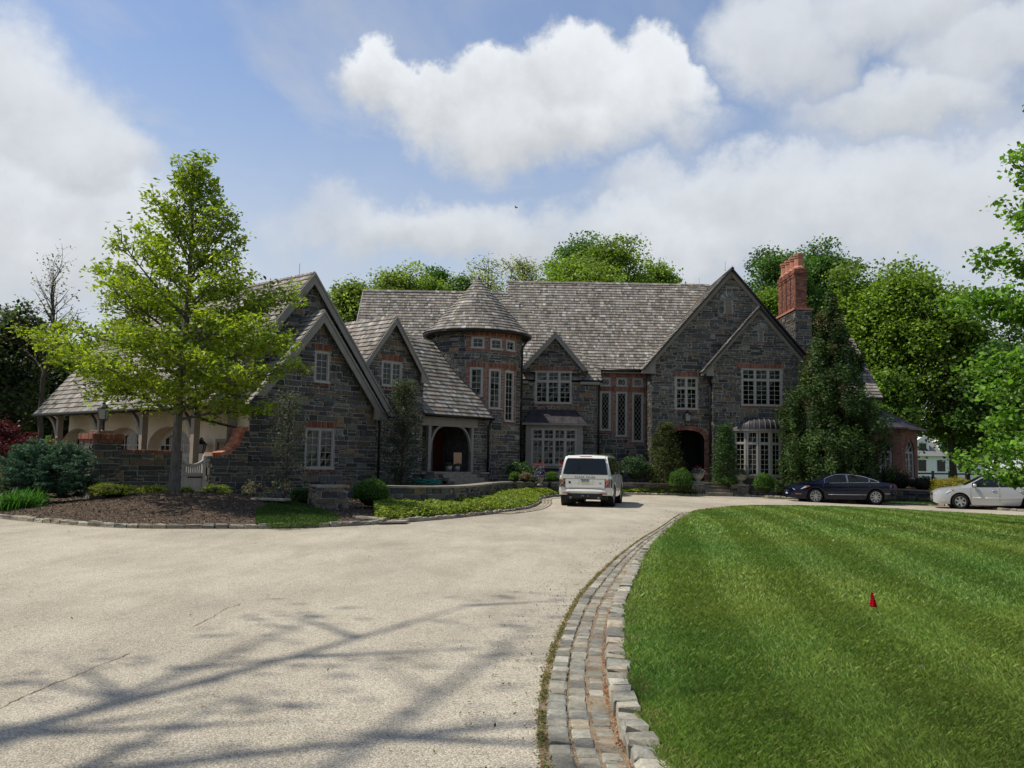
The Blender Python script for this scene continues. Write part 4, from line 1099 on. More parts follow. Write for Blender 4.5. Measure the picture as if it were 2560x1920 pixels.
# box bay under the dormer window
YB = YD - 0.75; frB_ = front(YB)
bx0, bx1, bz0, bz1 = bay
win_b = rectY(1328, 1071, 1442, 1164, YB)
m = MB()
for q in cut_rects((bx0, bx1, bz0, bz1), [win_b]): m.prism([(q[0], YB + 0.1, q[2]), (q[1], YB + 0.1, q[2]), (q[1], YB + 0.1, q[3]), (q[0], YB + 0.1, q[3])], (0, -0.1, 0))
m.box2((bx0, YB + 0.1, bz0), (bx0 + 0.08, YD, bz1)); m.box2((bx1 - 0.08, YB + 0.1, bz0), (bx1, YD, bz1)); m.box2((bx0 - 0.05, YB - 0.06, bz0 - 0.1), (bx1 + 0.05, YD, bz0 - 0.002))
bayo = m.build('bay_window', 'trim_paint', house)
m = MB(); m.box2((bx0 + 0.05, YB + 0.15, ZB), (bx1 - 0.05, YD, bz0 - 0.11), (.11, .11, .11)); m.build('bay_base', 'stone', house)
window(frB_, *win_b, 4, 4, 2, 0.26, parent=house, blind=((0, 0.05, .96), (3, 0.05, .96), (1, .74, .96), (2, .74, .96)))
br = rectY(1305, 1022, 1468, 1062, YB - 0.15)
m = MB(); z1_, z0_ = br[3], br[2]
m.box2((br[0], YB - 0.2, z0_ - 0.02), (br[1], YD, z0_ + 0.09), mi=1)
q0, q1 = (br[0] + 0.02, YB - 0.18, z0_ + 0.095), (br[1] - 0.02, YB - 0.18, z0_ + 0.095); t0, t1 = (br[0] + 0.62, YD - 0.02, z1_), (br[1] - 0.62, YD - 0.02, z1_)
m.poly([q0, q1, t1, t0]); m.poly([q0, t0, (br[0] + 0.02, YD, z0_ + 0.095)]); m.poly([q1, (br[1] - 0.02, YD, z0_ + 0.095), t1])
for i in range(1, 8):
    f = i / 8; a = Vector(q0).lerp(Vector(q1), f); b = Vector((a.x, t0[1], z1_))
    if a.x < t0[0]: b = Vector(q0).lerp(Vector(t0), (a.x - q0[0]) / (t0[0] - q0[0]))
    if a.x > t1[0]: b = Vector(q1).lerp(Vector(t1), (q1[0] - a.x) / (q1[0] - t1[0]))
    m.bar(a, b, 0.02, 0.04)
m.bar(q0, t0, 0.05, 0.05); m.bar(q1, t1, 0.05, 0.05)
m.build('bay_roof', ['roof_metal', 'trim_paint'], house)

# ---- recess with the three diamond-leaded windows
YW = 48.45
frW = front(YW); xw0, xw1 = xdR, float(onY(1640, 1000, YW)[0])
zr = lambda px0, py0, px1, py1: rectY(1480 + px0 / 4.607, 900 + py0 / 4.607, 1480 + px1 / 4.607, 900 + py1 / 4.607, YW)
tall = [zr(92, 360, 214, 812), zr(276, 366, 404, 882), zr(462, 374, 590, 944)]
top_ = [zr(96, 202, 214, 302), zr(282, 204, 402, 306), zr(466, 208, 586, 312)]
hl = tall + top_
wwl = wall_backing('wall', frW, [[(xw0, ZB), (xw1, ZB), (xw1, 6.7), (xw0, 6.7)]], hl, house)
steps = [(xw0 + 0.02, zr(70, 0, 240, 830)[1], tall[0][2] - 0.10), (zr(70, 0, 240, 830)[1], zr(70, 0, 425, 895)[1], tall[1][2] - 0.10), (zr(70, 0, 425, 895)[1], zr(0, 0, 645, 0)[1], tall[2][2] - 0.10)]
zt_s, zt_e = top_[1][2], tall[1][3]
for (a, b, zlo) in steps:
    brick_bond(frW, a, b, zlo + 0.1, zt_e + .02, hl, wwl); soldier(frW, a, b, zlo - 0.02, zlo + 0.09, wwl)
    soldier(frW, a, b, zt_e + 0.025, zt_s - 0.025, wwl); brick_bond(frW, a, b, zt_s - .02, top_[1][3] + .03, hl, wwl); soldier(frW, a, b, top_[1][3] + 0.035, top_[1][3] + 0.30, wwl)
stone_field(frW, [[(xw0, ZB), (xw1, ZB), (xw1, 6.6), (xw0, 6.6)]], [(a, b, zlo - 0.03, 7) for (a, b, zlo) in steps], hr, st_pc, wwl)
for q in tall + top_: window(frW, *q, 1, 1, diamond=True, recess=0.05)
m = MB(); m.tube([(xw0 + .1, my(6.69) - 0.06, 6.6), (xw1 - .1, my(6.69) - 0.06, 6.6)], 0.07, 8); m.build('gutter', 'dark_metal', house, True)
m = MB(); m.box2((xw0, my(6.69) - 0.02, 6.46), (xw1, YW - .01, 6.56)); m.build('soffit', 'trim_paint', house)

# ---- gable A (entrance)
YA = 46.7
frA = front(YA); xa0 = float(onY(1629, 1000, YA)[0]); xa1 = 2 * A_pk[0] - xa0
zeA = A_eL[1] + (xa0 - A_eL[0]) * aSl - 0.1
win_a = rectY(1688, 942, 1744, 1024, YA)
ac = onY(1716.5, 1096, YA); arx = 89 / 2 / pxscale(ac); arz = 0.47; acx, acz = float(ac[0]), float(ac[2])
arch_holes = [(acx - arx, acx + arx, 0.3, acz)] + [(acx - arx * math.sqrt(1 - ((k + 0.5) / 14) ** 2), acx + arx * math.sqrt(1 - ((k + 0.5) / 14) ** 2), acz + arz * k / 14, acz + arz * (k + 1) / 14) for k in range(14)]
xb0 = float(onY(1782, 1000, 46.05)[0])
polyA = [[(xa0, ZB), (xb0 + 0.4, ZB), (xb0 + 0.4, zeA), (xa0, zeA)], [(xa0, zeA), (xa1, zeA), (A_pk[0], A_pk[1] - 0.12)]]
wA = wall_backing('wall', frA, polyA, [win_a] + arch_holes, house, reveal=0.3, bare=arch_holes)
vA = rectY(1813, 742, 1830, 785, YA)
stone_field(frA, [polyA[0], [(xa0, zeA), (xb0 + 2.2, zeA), (A_pk[0] + 1.7, A_pk[1] - 0.12 - 1.7 * aSl), (A_pk[0], A_pk[1] - 0.12)]],
            [(win_a[0] - .02, win_a[1] + .02, win_a[2] - 0.11, win_a[3] + 0.24)] + [(h[0] - 0.2, h[1] + 0.2, h[2], h[3] + 0.17) for h in arch_holes] + [(vA[0] - .05, vA[1] + .05, vA[2] - .1, vA[3] + .2)], hr, st_pc, wA)
soldier(frA, win_a[0] - 0.06, win_a[1] + 0.06, win_a[3] + 0.02, win_a[3] + 0.24, wA); soldier(frA, win_a[0] - 0.05, win_a[1] + 0.05, win_a[2] - 0.12, win_a[2] - 0.02, wA)
window(frA, *win_a, 2, 4, 2, 0.3, blind=((0, .68, .96), (1, .68, .96)))
arch_ring(frA, acx, acz, arx - .03, arz - .03, 0.26, wA, n=26)
for sg in (-1, 1):
    a, b = sorted((acx + sg * arx, acx + sg * (arx + 0.23))); brick_bond(frA, a, b, 0.75, acz, [], wA, 0.035)
# entrance lobby: jambs, vault and the door within
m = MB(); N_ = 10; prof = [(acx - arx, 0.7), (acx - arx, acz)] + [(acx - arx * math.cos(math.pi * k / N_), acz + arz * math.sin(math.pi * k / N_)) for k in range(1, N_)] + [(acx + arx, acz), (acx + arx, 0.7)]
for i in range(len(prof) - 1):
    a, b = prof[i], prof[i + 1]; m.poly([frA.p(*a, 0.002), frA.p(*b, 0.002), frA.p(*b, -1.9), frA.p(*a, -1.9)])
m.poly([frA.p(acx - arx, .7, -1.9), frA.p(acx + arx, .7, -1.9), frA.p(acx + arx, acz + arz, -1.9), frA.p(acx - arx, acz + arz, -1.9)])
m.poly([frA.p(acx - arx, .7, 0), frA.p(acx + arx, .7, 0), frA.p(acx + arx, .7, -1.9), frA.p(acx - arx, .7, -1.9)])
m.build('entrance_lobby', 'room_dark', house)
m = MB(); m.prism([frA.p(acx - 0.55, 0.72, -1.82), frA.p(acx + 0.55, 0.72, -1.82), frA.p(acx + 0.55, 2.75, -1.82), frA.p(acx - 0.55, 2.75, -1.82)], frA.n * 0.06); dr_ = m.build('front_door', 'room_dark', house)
m = MB(); m.lathe([(0.03, 0), (0.035, 0.04), (0, 0.06)], 8, tuple(frA.p(acx + .42, 1.75, -1.72))); m.build('handle', 'dark_metal', dr_)
def vent(fr, r, parent):
    x0, x1, z0, z1 = r; w_ = (x1 - x0); cx = (x0 + x1) / 2; zs = z1 - w_ / 2; m = MB()
    pts = [(x0, z0), (x1, z0), (x1, zs)] + [(cx + w_ / 2 * math.cos(t * math.pi / 8), zs + w_ / 2 * math.sin(t * math.pi / 8)) for t in range(1, 8)] + [(x0, zs)]
    m.prism([fr.p(*p, 0.0) for p in pts], fr.n * 0.015)
    for k in range(int((z1 - z0) / 0.075)):
        z = z0 + 0.05 + k * 0.075; hw = w_ / 2 - 0.03 if z < zs else math.sqrt(max(0.0, (w_ / 2) ** 2 - (z - zs) ** 2)) - 0.02
        if hw > 0.03: m.bar(fr.p(cx - hw, z, 0.03), fr.p(cx + hw, z, 0.03), 0.02, 0.05, fr.n + Vector((0, 0, 0.6)))
    v_ = m.build('louvre_vent', 'trim_paint', parent)
    arch_ring(fr, cx, zs, w_ / 2 + .01, w_ / 2 + .01, 0.30, v_, n=9, proud=0.045, pcs=st_pc, colpal=[((0.30, 0.29, 0.26), 1), ((0.22, 0.22, 0.21), 1)])
    soldier(fr, x0 - 0.05, x1 + 0.05, z0 - 0.09, z0 - 0.005, v_)
vent(frA, vA, house)
# left return of gable A and roof
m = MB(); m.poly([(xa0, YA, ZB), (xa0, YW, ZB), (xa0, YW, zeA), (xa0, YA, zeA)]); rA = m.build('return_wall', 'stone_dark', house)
stone_field(Fr((xa0, 0, 0), (0, -1, 0), (0, 0, 1), (-1, 0, 0)), [[(-YW, ZB), (-YA, ZB), (-YA, zeA), (-YW, zeA)]], [], hr, st_pc, rA)
roof_plane([(A_eL[0], A_F, A_eL[1]), (xv0, my(6.69), 6.69), (A_pk[0], my(A_pk[1]), A_pk[1]), (A_pk[0], A_F, A_pk[1])], house, 0.24)
xaR = 2 * A_pk[0] - A_eL[0]
roof_plane([(xaR, A_F + 6, A_eL[1]), (xaR, A_F, A_eL[1]), (A_pk[0], A_F, A_pk[1]), (A_pk[0], my(A_pk[1]), A_pk[1])], house, make=False)
gable_trim(front(A_F), (A_eL[0], A_eL[1]), A_pk, (xaR, A_eL[1]), 0.24, 0.05, -0.3, 0.7)
ridge_caps((A_pk[0], A_F, A_pk[1]), (A_pk[0], my(A_pk[1]), A_pk[1]), house, 1.1, 0.1)
lightning_rod((A_pk[0] - 0.2, A_F + 0.8, A_pk[1]), 0.5)

# ---- gable B (bow window)
YG = 46.05
frG = front(YG); B_pk = onY(1901, 764, YG - 0.3); B_e = onY(1757, 929, YG - 0.3)
bSl = (B_pk[2] - B_e[2]) / (B_pk[0] - B_e[0]); xg0 = xb0; xg1 = 2 * B_pk[0] - xg0; zeB = B_e[2] + (xg0 - B_e[0]) * bSl - 0.1
win_g = rectY(1854, 921, 1955, 1015, YG)
vB = rectY(1897, 821, 1907, 855, YG)
polyB = [[(xg0, ZB), (xg1, ZB), (xg1, zeB), (xg0, zeB)], [(xg0, zeB), (xg1, zeB), (B_pk[0], B_pk[2] - 0.12)]]
bow = rectY(1837, 1078, 1971, 1190, YG)
wG = wall_backing('wall', frG, polyB, [win_g, (bow[0] + .1, bow[1] - .1, bow[2], bow[3])], house)
stone_field(frG, polyB, [(win_g[0] - .02, win_g[1] + .02, win_g[2] - 0.11, win_g[3] + 0.24), (vB[0] - .05, vB[1] + .05, vB[2] - .1, vB[3] + .15), (bow[0] + .05, bow[1] - .05, 0.3, bow[3] + .3)], hr, st_pc, wG)
soldier(frG, win_g[0] - 0.35, win_g[1] + 0.06, win_g[3] + 0.02, win_g[3] + 0.24, wG); soldier(frG, win_g[0] - 0.05, win_g[1] + 0.05, win_g[2] - 0.12, win_g[2] - 0.02, wG)
window(frG, *win_g, 3, 5, 2, 0.27, blind=((0, .72, .97), (1, .28, .97), (2, .72, .97)))
vent(frG, vB, house)
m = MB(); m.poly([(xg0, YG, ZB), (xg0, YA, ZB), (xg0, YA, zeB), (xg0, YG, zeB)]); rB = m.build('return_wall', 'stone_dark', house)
stone_field(Fr((xg0, 0, 0), (0, -1, 0), (0, 0, 1), (-1, 0, 0)), [[(-YA, ZB), (-YG, ZB), (-YG, zeB), (-YA, zeB)]], [], hr, st_pc, rB)
bF = YG - 0.32; bxR = 2 * B_pk[0] - B_e[0]
roof_plane([(B_e[0], bF, B_e[2]), (B_e[0], YA + .3, B_e[2]), (B_pk[0], YA + 4, B_pk[2]), (B_pk[0], bF, B_pk[2])], house, 0.24)
roof_plane([(bxR, YA + 4, B_e[2]), (bxR, bF, B_e[2]), (B_pk[0], bF, B_pk[2]), (B_pk[0], YA + 4, B_pk[2])], house, make=False)
gable_trim(front(bF), (B_e[0], B_e[2]), (B_pk[0], B_pk[2]), (bxR, B_e[2]), 0.22, 0.05, -0.3, 0.62)
downspout([(B_e[0] + 0.15, bF + .2, B_e[2] - 0.12), (xg0 - 0.12, YG + 0.3, B_e[2] - 0.5), (xg0 - 0.1, YG + 0.15, B_e[2] - 0.7), (xg0 - 0.1, YG + 0.15, 0.7)], 0.06)
# bow window with ribbed half-dome
def bow_window():
    x0, x1, z0, z1 = bow; cx = (x0 + x1) / 2; hw = (x1 - x0) / 2; sag = 0.55
    R_ = (hw * hw + sag * sag) / (2 * sag); cy = YG + R_ - sag; am = math.asin(hw / R_)
    n = 5
    for i in range(n):
        a0, a1 = -am + 2 * am * i / n, -am + 2 * am * (i + 1) / n
        p0, p1 = Vector((cx + R_ * math.sin(a0), cy - R_ * math.cos(a0), 0)), Vector((cx + R_ * math.sin(a1), cy - R_ * math.cos(a1), 0))
        a = (p1 - p0).normalized(); f = Fr(p0, a, (0, 0, 1), a.cross(Vector((0, 0, 1))))
        window(f, 0.01, (p1 - p0).length - 0.01, z0, z1, 1, 6, 2, 0.25, recess=0.0)
    m = MB(); k = 24
    ar = lambda rr, z: [(cx + (rr) * math.sin(-am + 2 * am * i / k), cy - (rr) * math.cos(-am + 2 * am * i / k), z) for i in range(k + 1)]
    # cornice band
    for (ra, rb, za, zb) in ((R_ - 0.02, R_ + 0.16, z1 - 0.01, z1 + 0.10), (R_ - .1, R_ + .05, z0 - .12, z0 - .005)):
        m = MB(); A0, A1, B0, B1 = ar(ra, za), ar(ra, zb), ar(rb, za), ar(rb, zb)
        for i in range(k):
            m.poly([B0[i], B0[i + 1], B1[i + 1], B1[i]]); m.poly([A1[i], A1[i + 1], B1[i + 1], B1[i]]); m.poly([A0[i], A0[i + 1], B0[i + 1], B0[i]])
        m.build('cornice' if za > z0 else 'bay_sill', 'trim_paint', house)
    m = MB(); zt = rectY(1831, 1048, 1974, 1074, YG); H_ = zt[3] - (z1 + 0.10); J = 8
    def dome(u, v, off=0.0):                           # u -1..1 across, v 0..1 from eave to wall
        e = ar(R_ + 0.16 + off, 0)[0]
        a = am * u * 1.03; ex, ey = cx + (R_ + .17 + off) * math.sin(a), cy - (R_ + .17 + off) * math.cos(a)
        tz = H_ * math.sqrt(max(0, 1 - u * u * 0.96))
        w = 1 - v
        return (cx + (ex - cx) * (0.55 + 0.45 * math.sqrt(1 - v * v) if abs(u) < 2 else 1) * 1.0 if False else cx + (ex - cx) * (1 - 0.16 * v), ey + (YG - 0.0 - ey) * (1 - math.sqrt(max(0, 1 - v * v))) , z1 + 0.10 + tz * math.sin(v * math.pi / 2) + off)
    for i in range(k):
        for j in range(J):
            u0, u1 = -1 + 2 * i / k, -1 + 2 * (i + 1) / k; v0, v1 = j / J, (j + 1) / J
            m.poly([dome(u0, v0), dome(u1, v0), dome(u1, v1), dome(u0, v1)])
    dm = m.build('dome_roof', 'roof_metal', house, True)
    m = MB()
    for i in range(1, 12):
        u = -1 + 2 * i / 12; m.tube([dome(u, j / J, 0.014) for j in range(J + 1)], 0.02, 5)
    m.build('roof_seam', 'lead_seam', dm)
    m = MB(); m.box2((x0 + .15, YG - sag * .7, ZB), (x1 - .15, YG, z0 - 0.12), (.11, .11, .11)); m.build('bay_base', 'stone', house)
bow_window()
# lantern over the entrance
def carriage_lantern(name, label, p, h, parent=None, post=True, s=1.0):
    """tapered four-sided lantern; p is the bottom centre of the glass body"""
    global LOCAL
    t = thing(name, label, 'lantern', p); LOCAL = True
    m = MB(); a, b = 0.10 * s, 0.15 * s
    for sx_, sy_ in ((-1, -1), (1, -1), (1, 1), (-1, 1)): m.bar((sx_ * a, sy_ * a, 0), (sx_ * b, sy_ * b, h * 0.55), 0.016 * s, 0.016 * s)
    m.box2((-a - .01, -a - .01, -0.02), (a + .01, a + .01, 0.01)); m.box2((-b - .02, -b - .02, h * .54), (b + .02, b + .02, h * .57))
    m.build('frame', 'black_iron', t)
    g = MB(); g.add([(-a, -a, 0.01), (a, -a, 0.01), (a, a, 0.01), (-a, a, 0.01), (-b, -b, h * .54), (b, -b, h * .54), (b, b, h * .54), (-b, b, h * .54)], [(0, 1, 5, 4), (1, 2, 6, 5), (2, 3, 7, 6), (3, 0, 4, 7)])
    g.build('glass', 'lamp_glass', t)
    r_ = MB(); r_.lathe([(b * 1.35, h * .57), (b * 1.1, h * .66), (b * .55, h * .78), (b * .4, h * .8), (b * .4, h * .86), (b * .15, h * .9), (b * .2, h * .95), (0, h)], 8, a0=math.pi / 4, a1=2 * math.pi + math.pi / 4)
    r_.build('cap', 'black_iron', t)
    if post:
        q = MB(); q.lathe([(a * 1.1, -0.03), (a * .5, -0.08), (a * .42, -0.2), (a * .6, -0.24), (a * .5, -0.3), (a * 1.2, -0.36)], 10); q.build('stem', 'black_iron', t)
    else:
        q = MB(); q.tube([(0, 0, h * .8), (0, 0.1 * s, h * .98), (0, 0.24 * s, h * .85), (0, 0.26 * s, h * .5)], 0.014 * s, 6); q.box2((-.05 * s, .25 * s, h * .3), (.05 * s, .28 * s, h * .75)); q.build('bracket', 'black_iron', t)
    LOCAL = False; return t
lp = onY(1719, 1053, YA - 0.28)
carriage_lantern('wall_lantern', 'black iron lantern on the stone wall over the arched entrance', tuple(lp), 0.58, post=False, s=1.1)

# ---- turret
TC = np.array((-1.775, 43.7)); TR = 2.235
def twarp(v):
    th = v[0] / TR; r = TR - v[1]; return Vector((TC[0] + r * math.sin(th), TC[1] - r * math.cos(th), v[2]))
frT = Fr((0, 0, 0), (1, 0, 0), (0, 0, 1), (0, -1, 0))
def taz(zx): return math.asin(max(-1, min(1, (zx - 388) / 312)))
Yf = TC[1] - TR
def tz(zy, az): return float(onY(1190, 680 + zy / 2.765, TC[1] - TR * math.cos(az))[2])
zE = 7.72; zP = float(onY(1193.6, 696, TC[1])[2])
tw = []
for (x0, x1, y0, y1) in ((366, 446, 447, 528), (488, 562, 458, 536), (594, 643, 468, 544)):
    a = (taz(x0) + taz(x1)) / 2; tw.append((a, tz(y1, a), tz(y0, a), 2, 1))
for (x0, x1, y0, y1) in ((356, 446, 660, 862), (482, 560, 668, 946), (588, 643, 680, 1032)):
    a = (taz(x0) + taz(x1)) / 2; tw.append((a, tz(y1, a), tz(y0, a), 4 if y1 < 900 else (6 if y1 < 1000 else 7), 1))
ww = 0.31
tholes = [(a * TR - ww, a * TR + ww, z0, z1) for (a, z0, z1, _, _) in tw]
sE = math.pi * 0.56 * TR
cyl = [[(-sE + 2 * sE * i / 40, ZB), (-sE + 2 * sE * (i + 1) / 40, ZB), (-sE + 2 * sE * (i + 1) / 40, zE + .15), (-sE + 2 * sE * i / 40, zE + .15)] for i in range(40)]
tm = MB()
for i in range(72):
    s0, s1 = -sE + 2 * sE * i / 72, -sE + 2 * sE * (i + 1) / 72
    for q in cut_rects((s0, s1, ZB, zE + 0.15), tholes): tm.poly([twarp(frT.p(a, b)) for a, b in ((q[0], q[2]), (q[1], q[2]), (q[1], q[3]), (q[0], q[3]))])
for h in tholes:
    c = [(h[0], h[2]), (h[1], h[2]), (h[1], h[3]), (h[0], h[3])]
    for i in range(4):
        a, b = c[i], c[(i + 1) % 4]; tm.poly([twarp(frT.p(*a)), twarp(frT.p(*b)), twarp(frT.p(*b, -0.15)), twarp(frT.p(*a, -0.15))])
tw_o = tm.build('turret_wall', 'mortar', house)
aL, aR = taz(328) * TR, taz(664) * TR
a1_, a2_ = (tw[0][0] + tw[1][0]) / 2 * TR, (tw[1][0] + tw[2][0]) / 2 * TR
u_lo, u_hi = min(t[1] for t in tw[:3]) - 0.12, max(t[2] for t in tw[:3]) + 0.26
brick_bond(frT, aL, aR, u_lo + .1, u_hi - .22, tholes, tw_o, warp=twarp); soldier(frT, aL, aR, u_hi - 0.21, u_hi, tw_o, warp=twarp); soldier(frT, aL, aR, u_lo, u_lo + 0.09, tw_o, warp=twarp)
zT2 = max(t[2] for t in tw[3:]) + 0.03
soldier(frT, aL, aR, zT2, zT2 + 0.22, tw_o, warp=twarp)
blocks = [(aL, a1_, tw[3][1]), (a1_, a2_, tw[4][1]), (a2_, aR, tw[5][1])]
for (a, b, zl) in blocks:
    brick_bond(frT, a, b, zl + 0.0, zT2 - 0.005, tholes, tw_o, warp=twarp); soldier(frT, a - 0.02, b, zl - 0.10, zl - 0.01, tw_o, warp=twarp)
stone_field(frT, [[(-sE, ZB), (sE, ZB), (sE, zE), (-sE, zE)]], [(aL, aR, u_lo - .01, u_hi + .01), (aL, aR, zT2 - .1, zT2 + 0.23)] + [(a, b, zl - 0.11, zT2) for (a, b, zl) in blocks], hr, st_pc, tw_o, hm=0.14, lm=0.34, warp=twarp)
for (a, z0, z1, rows, _) in tw:
    o = Vector((TC[0] + TR * math.sin(a), TC[1] - TR * math.cos(a), 0)); f = Fr(o, (math.cos(a), math.sin(a), 0), (0, 0, 1), (math.sin(a), -math.cos(a), 0))
    window(f, -ww, ww, z0, z1, 1, rows, recess=0.04, curtain=True, blind=((0, 0.02, 0.98),) if rows > 3 else ())
# conical roof, courses of tapered shingles
def cone_roof():
    eR = TR + 0.36; z0 = zE; H_ = zP - z0; Ls = math.hypot(eR, H_); sl = math.atan2(H_, eR)
    m = MB(); m.lathe([(eR, z0 - 0.02), (0.02, zP)], 48, (TC[0], TC[1], 0)); m.lathe([(eR, z0 - 0.02), (TR - .05, z0 + 0.0)], 48, (TC[0], TC[1], 0)); ro = m.build('turret_roof', 'roof_felt', house, False)
    r = random.Random(4); y = 0.0; e = 0.215
    # slight outward kick at the eave
    def cp(th, l, hgt):
        rr = eR - l * math.cos(sl) ; z = z0 + l * math.sin(sl)
        k = max(0, 1 - l / 0.9) ** 2 * 0.10
        rr += hgt * math.sin(sl) + k * 0.8; z += hgt * math.cos(sl)
        return Vector((TC[0] + rr * math.sin(th), TC[1] - rr * math.cos(th), z))
    while y < Ls - 0.12:
        rad = max(0.05, eR - y * math.cos(sl)); th = -math.pi * 0.75
        while th < math.pi * 0.75:
            dt = min(0.6, 0.15 * r.choice((0.55, 0.75, 0.9, 1.1, 1.35)) / rad); g = 0.004 / rad; yy = y + r.uniform(-.01, .01); ye = min(Ls, yy + e * 1.3)
            vs = [cp(th + g, yy, .05), cp(th + dt - g, yy, .05), cp(th + dt - g, ye, .004), cp(th + g, ye, .004), cp(th + g, yy, -.004), cp(th + dt - g, yy, -.004)]
            sh_pc.add(vs, [(0, 1, 2, 3), (0, 4, 5, 1)], pick(r, SHING_PAL), ro, 0.15 * e * pxscale(vs[0]) ** 2 * max(0.05, math.cos(th))); th += dt
        y += e
    m = MB(); m.lathe([(0.16, zP - 0.17), (0.12, zP - 0.05), (0.03, zP + 0.12), (0, zP + 0.14)], 10, (TC[0], TC[1], 0)); m.build('finial', 'roof_metal', ro)
    m = MB(); k = 40; m.tube([(TC[0] + (eR + .03) * math.sin(t), TC[1] - (eR + .03) * math.cos(t), z0 - 0.07) for t in np.linspace(-2.3, 2.3, k)], 0.075, 8); m.build('gutter', 'dark_metal', house, True)
cone_roof()
m = MB(); m.box2((TC[0] - 1.6, TC[1] + 0.8, ZB), (TC[0] + 1.6, 48.6, 7.0)); m.build('turret_link', 'mortar', house)
td = lambda z: (TC[0] + (TR + .06) * math.sin(1.38), TC[1] - (TR + .06) * math.cos(1.38), z)
downspout([(TC[0] + TR + .35, TC[1] - .3, zE - .05), td(zE - .6), td(0.7)], 0.055)

# ---- angled garage wing: u along its gable front (right, receding), v back along the garage
PSI = math.radians(48.5)
wu = Vector((math.cos(PSI), math.sin(PSI), 0)); wv = Vector((-math.sin(PSI), math.cos(PSI), 0))
WL = Vector(onY(622, 1100, 30)); WL.z = 0
def wfr(s): return Fr(WL + wv * s, wu, (0, 0, 1), -wv)
def wp(t, s, z): return WL + wu * t + wv * s + Vector((0, 0, z))
def wpx(px, py, s):
    p = Vector(onP(px, py, WL + wv * s, wv)); return ((p - WL).dot(wu), p.z)
def wrect(px0, py0, px1, py1, s):
    c = wpx((px0 + px1) / 2, (py0 + py1) / 2, s); a, b = wpx(px0, (py0 + py1) / 2, s)[0], wpx(px1, (py0 + py1) / 2, s)[0]
    lo, hi = wpx((px0 + px1) / 2, py1, s)[1], wpx((px0 + px1) / 2, py0, s)[1]
    return (a, b, lo, hi)
def zr2(x0, y0, x1, y1, s): return wrect(600 + x0 / 3.77, 780 + y0 / 3.77, 600 + x1 / 3.77, 780 + y1 / 3.77, s)
ZW = 0.1
# front (lower) gable
g1pk = wpx(810, 777.5, -0.25); g1R = wpx(962, 1040, -0.25); g1sl = (g1pk[1] - g1R[1]) / (g1R[0] - g1pk[0])
g1L = (2 * g1pk[0] - g1R[0], g1R[1])
R1 = wpx(937, 1150, 0)[0]; f0 = wfr(0)
zt1 = g1R[1] + (g1R[0] - R1) * g1sl - 0.05
w_up = zr2(706, 368, 846, 668, 0); w_lo = zr2(614, 1094, 888, 1482, 0)
p1 = [[(0, ZW), (R1, ZW), (R1, zt1), (0, zt1)], [(max(0, 2 * g1pk[0] - R1), zt1), (R1, zt1), (g1pk[0], g1pk[1] - 0.1)]]
p1[1][0] = (0.0, zt1); sl_l = (g1pk[1] - 0.1 - zt1) / g1pk[0]
wg1 = wall_backing('wall', f0, p1, [w_up, w_lo], house)
stone_field(f0, p1, [(w_up[0] - .02, w_up[1] + .02, w_up[2] - .11, w_up[3] + .23), (w_lo[0] - .02, w_lo[1] + .02, w_lo[2] - .1, w_lo[3] + .24)], hr, st_pc, wg1, hm=0.155, lm=0.38)
for q in (w_up, w_lo):
    soldier(f0, q[0] - 0.06, q[1] + 0.06, q[3] + 0.02, q[3] + 0.24, wg1); soldier(f0, q[0] - 0.05, q[1] + 0.05, q[2] - 0.11, q[2] - 0.015, wg1)
window(f0, *w_up, 1, 4); window(f0, *w_lo, 2, 5, blind=((0, 0.1, 0.95), (1, 0.5, .95)))
# upper gable behind it, body of the wing
S2 = 0.75
g2pk = wpx(786, 683, S2 - 0.25); g2R = wpx(986, 1042, S2 - 0.25); 
g2sl = (g2pk[1] - g2R[1]) / (g2R[0] - g2pk[0]); HW = g2R[0] - g2pk[0]; g2L = (g2pk[0] - HW, g2R[1])
f2 = wfr(S2); R2 = g2R[0] - 0.3
p2 = [[(-0.4, ZW), (R2, ZW), (R2, g2R[1] + .25), (-0.4, g2R[1] + .25)], [(g2L[0] + 0.3, g2R[1] + .25), (R2, g2R[1] + .25), (g2pk[0], g2pk[1] - 0.1)]]
wg2 = wall_backing('wall', f2, p2, [], house)
p2s = [[(R1 - .1, ZW), (R2, ZW), (R2, g2R[1] + .25), (R1 - .1, g2R[1] + .25)], p2[1]]
stone_field(f2, p2s, [], hr, st_pc, wg2)
v2 = wrect(770, 765, 782, 800, S2); arch_ring(f2, g2pk[0], g2pk[1] - 2.0, 0.12, 0.12, 0.3, wg2, n=9, proud=0.045, pcs=st_pc, colpal=[((0.30, 0.29, 0.26), 1), ((0.22, 0.22, 0.21), 1)])
WLEN = (Vector(onP(84, 1060, wp(g2L[0], 0, 0), wu)) - WL).dot(wv)
sF = S2 - 0.28
roof_plane([wp(g2L[0], WLEN, g2L[1]), wp(g2L[0], sF, g2L[1]), wp(g2pk[0], sF, g2pk[1]), wp(g2pk[0], WLEN, g2pk[1])], house, 0.27, 0.17)
roof_plane([wp(g2R[0], sF, g2R[1]), wp(g2R[0], 7, g2R[1]), wp(g2pk[0], 7, g2pk[1]), wp(g2pk[0], sF, g2pk[1])], house, make=False)
roof_plane([wp(g1L[0], S2 + .1, g1L[1]), wp(g1L[0], -.28, g1L[1]), wp(g1pk[0], -.28, g1pk[1]), wp(g1pk[0], S2 + .1, g1pk[1])], house, 0.25, 0.17)
roof_plane([wp(g1R[0], -.28, g1R[1]), wp(g1R[0], S2 + .1, g1R[1]), wp(g1pk[0], S2 + .1, g1pk[1]), wp(g1pk[0], -.28, g1pk[1])], house, make=False)
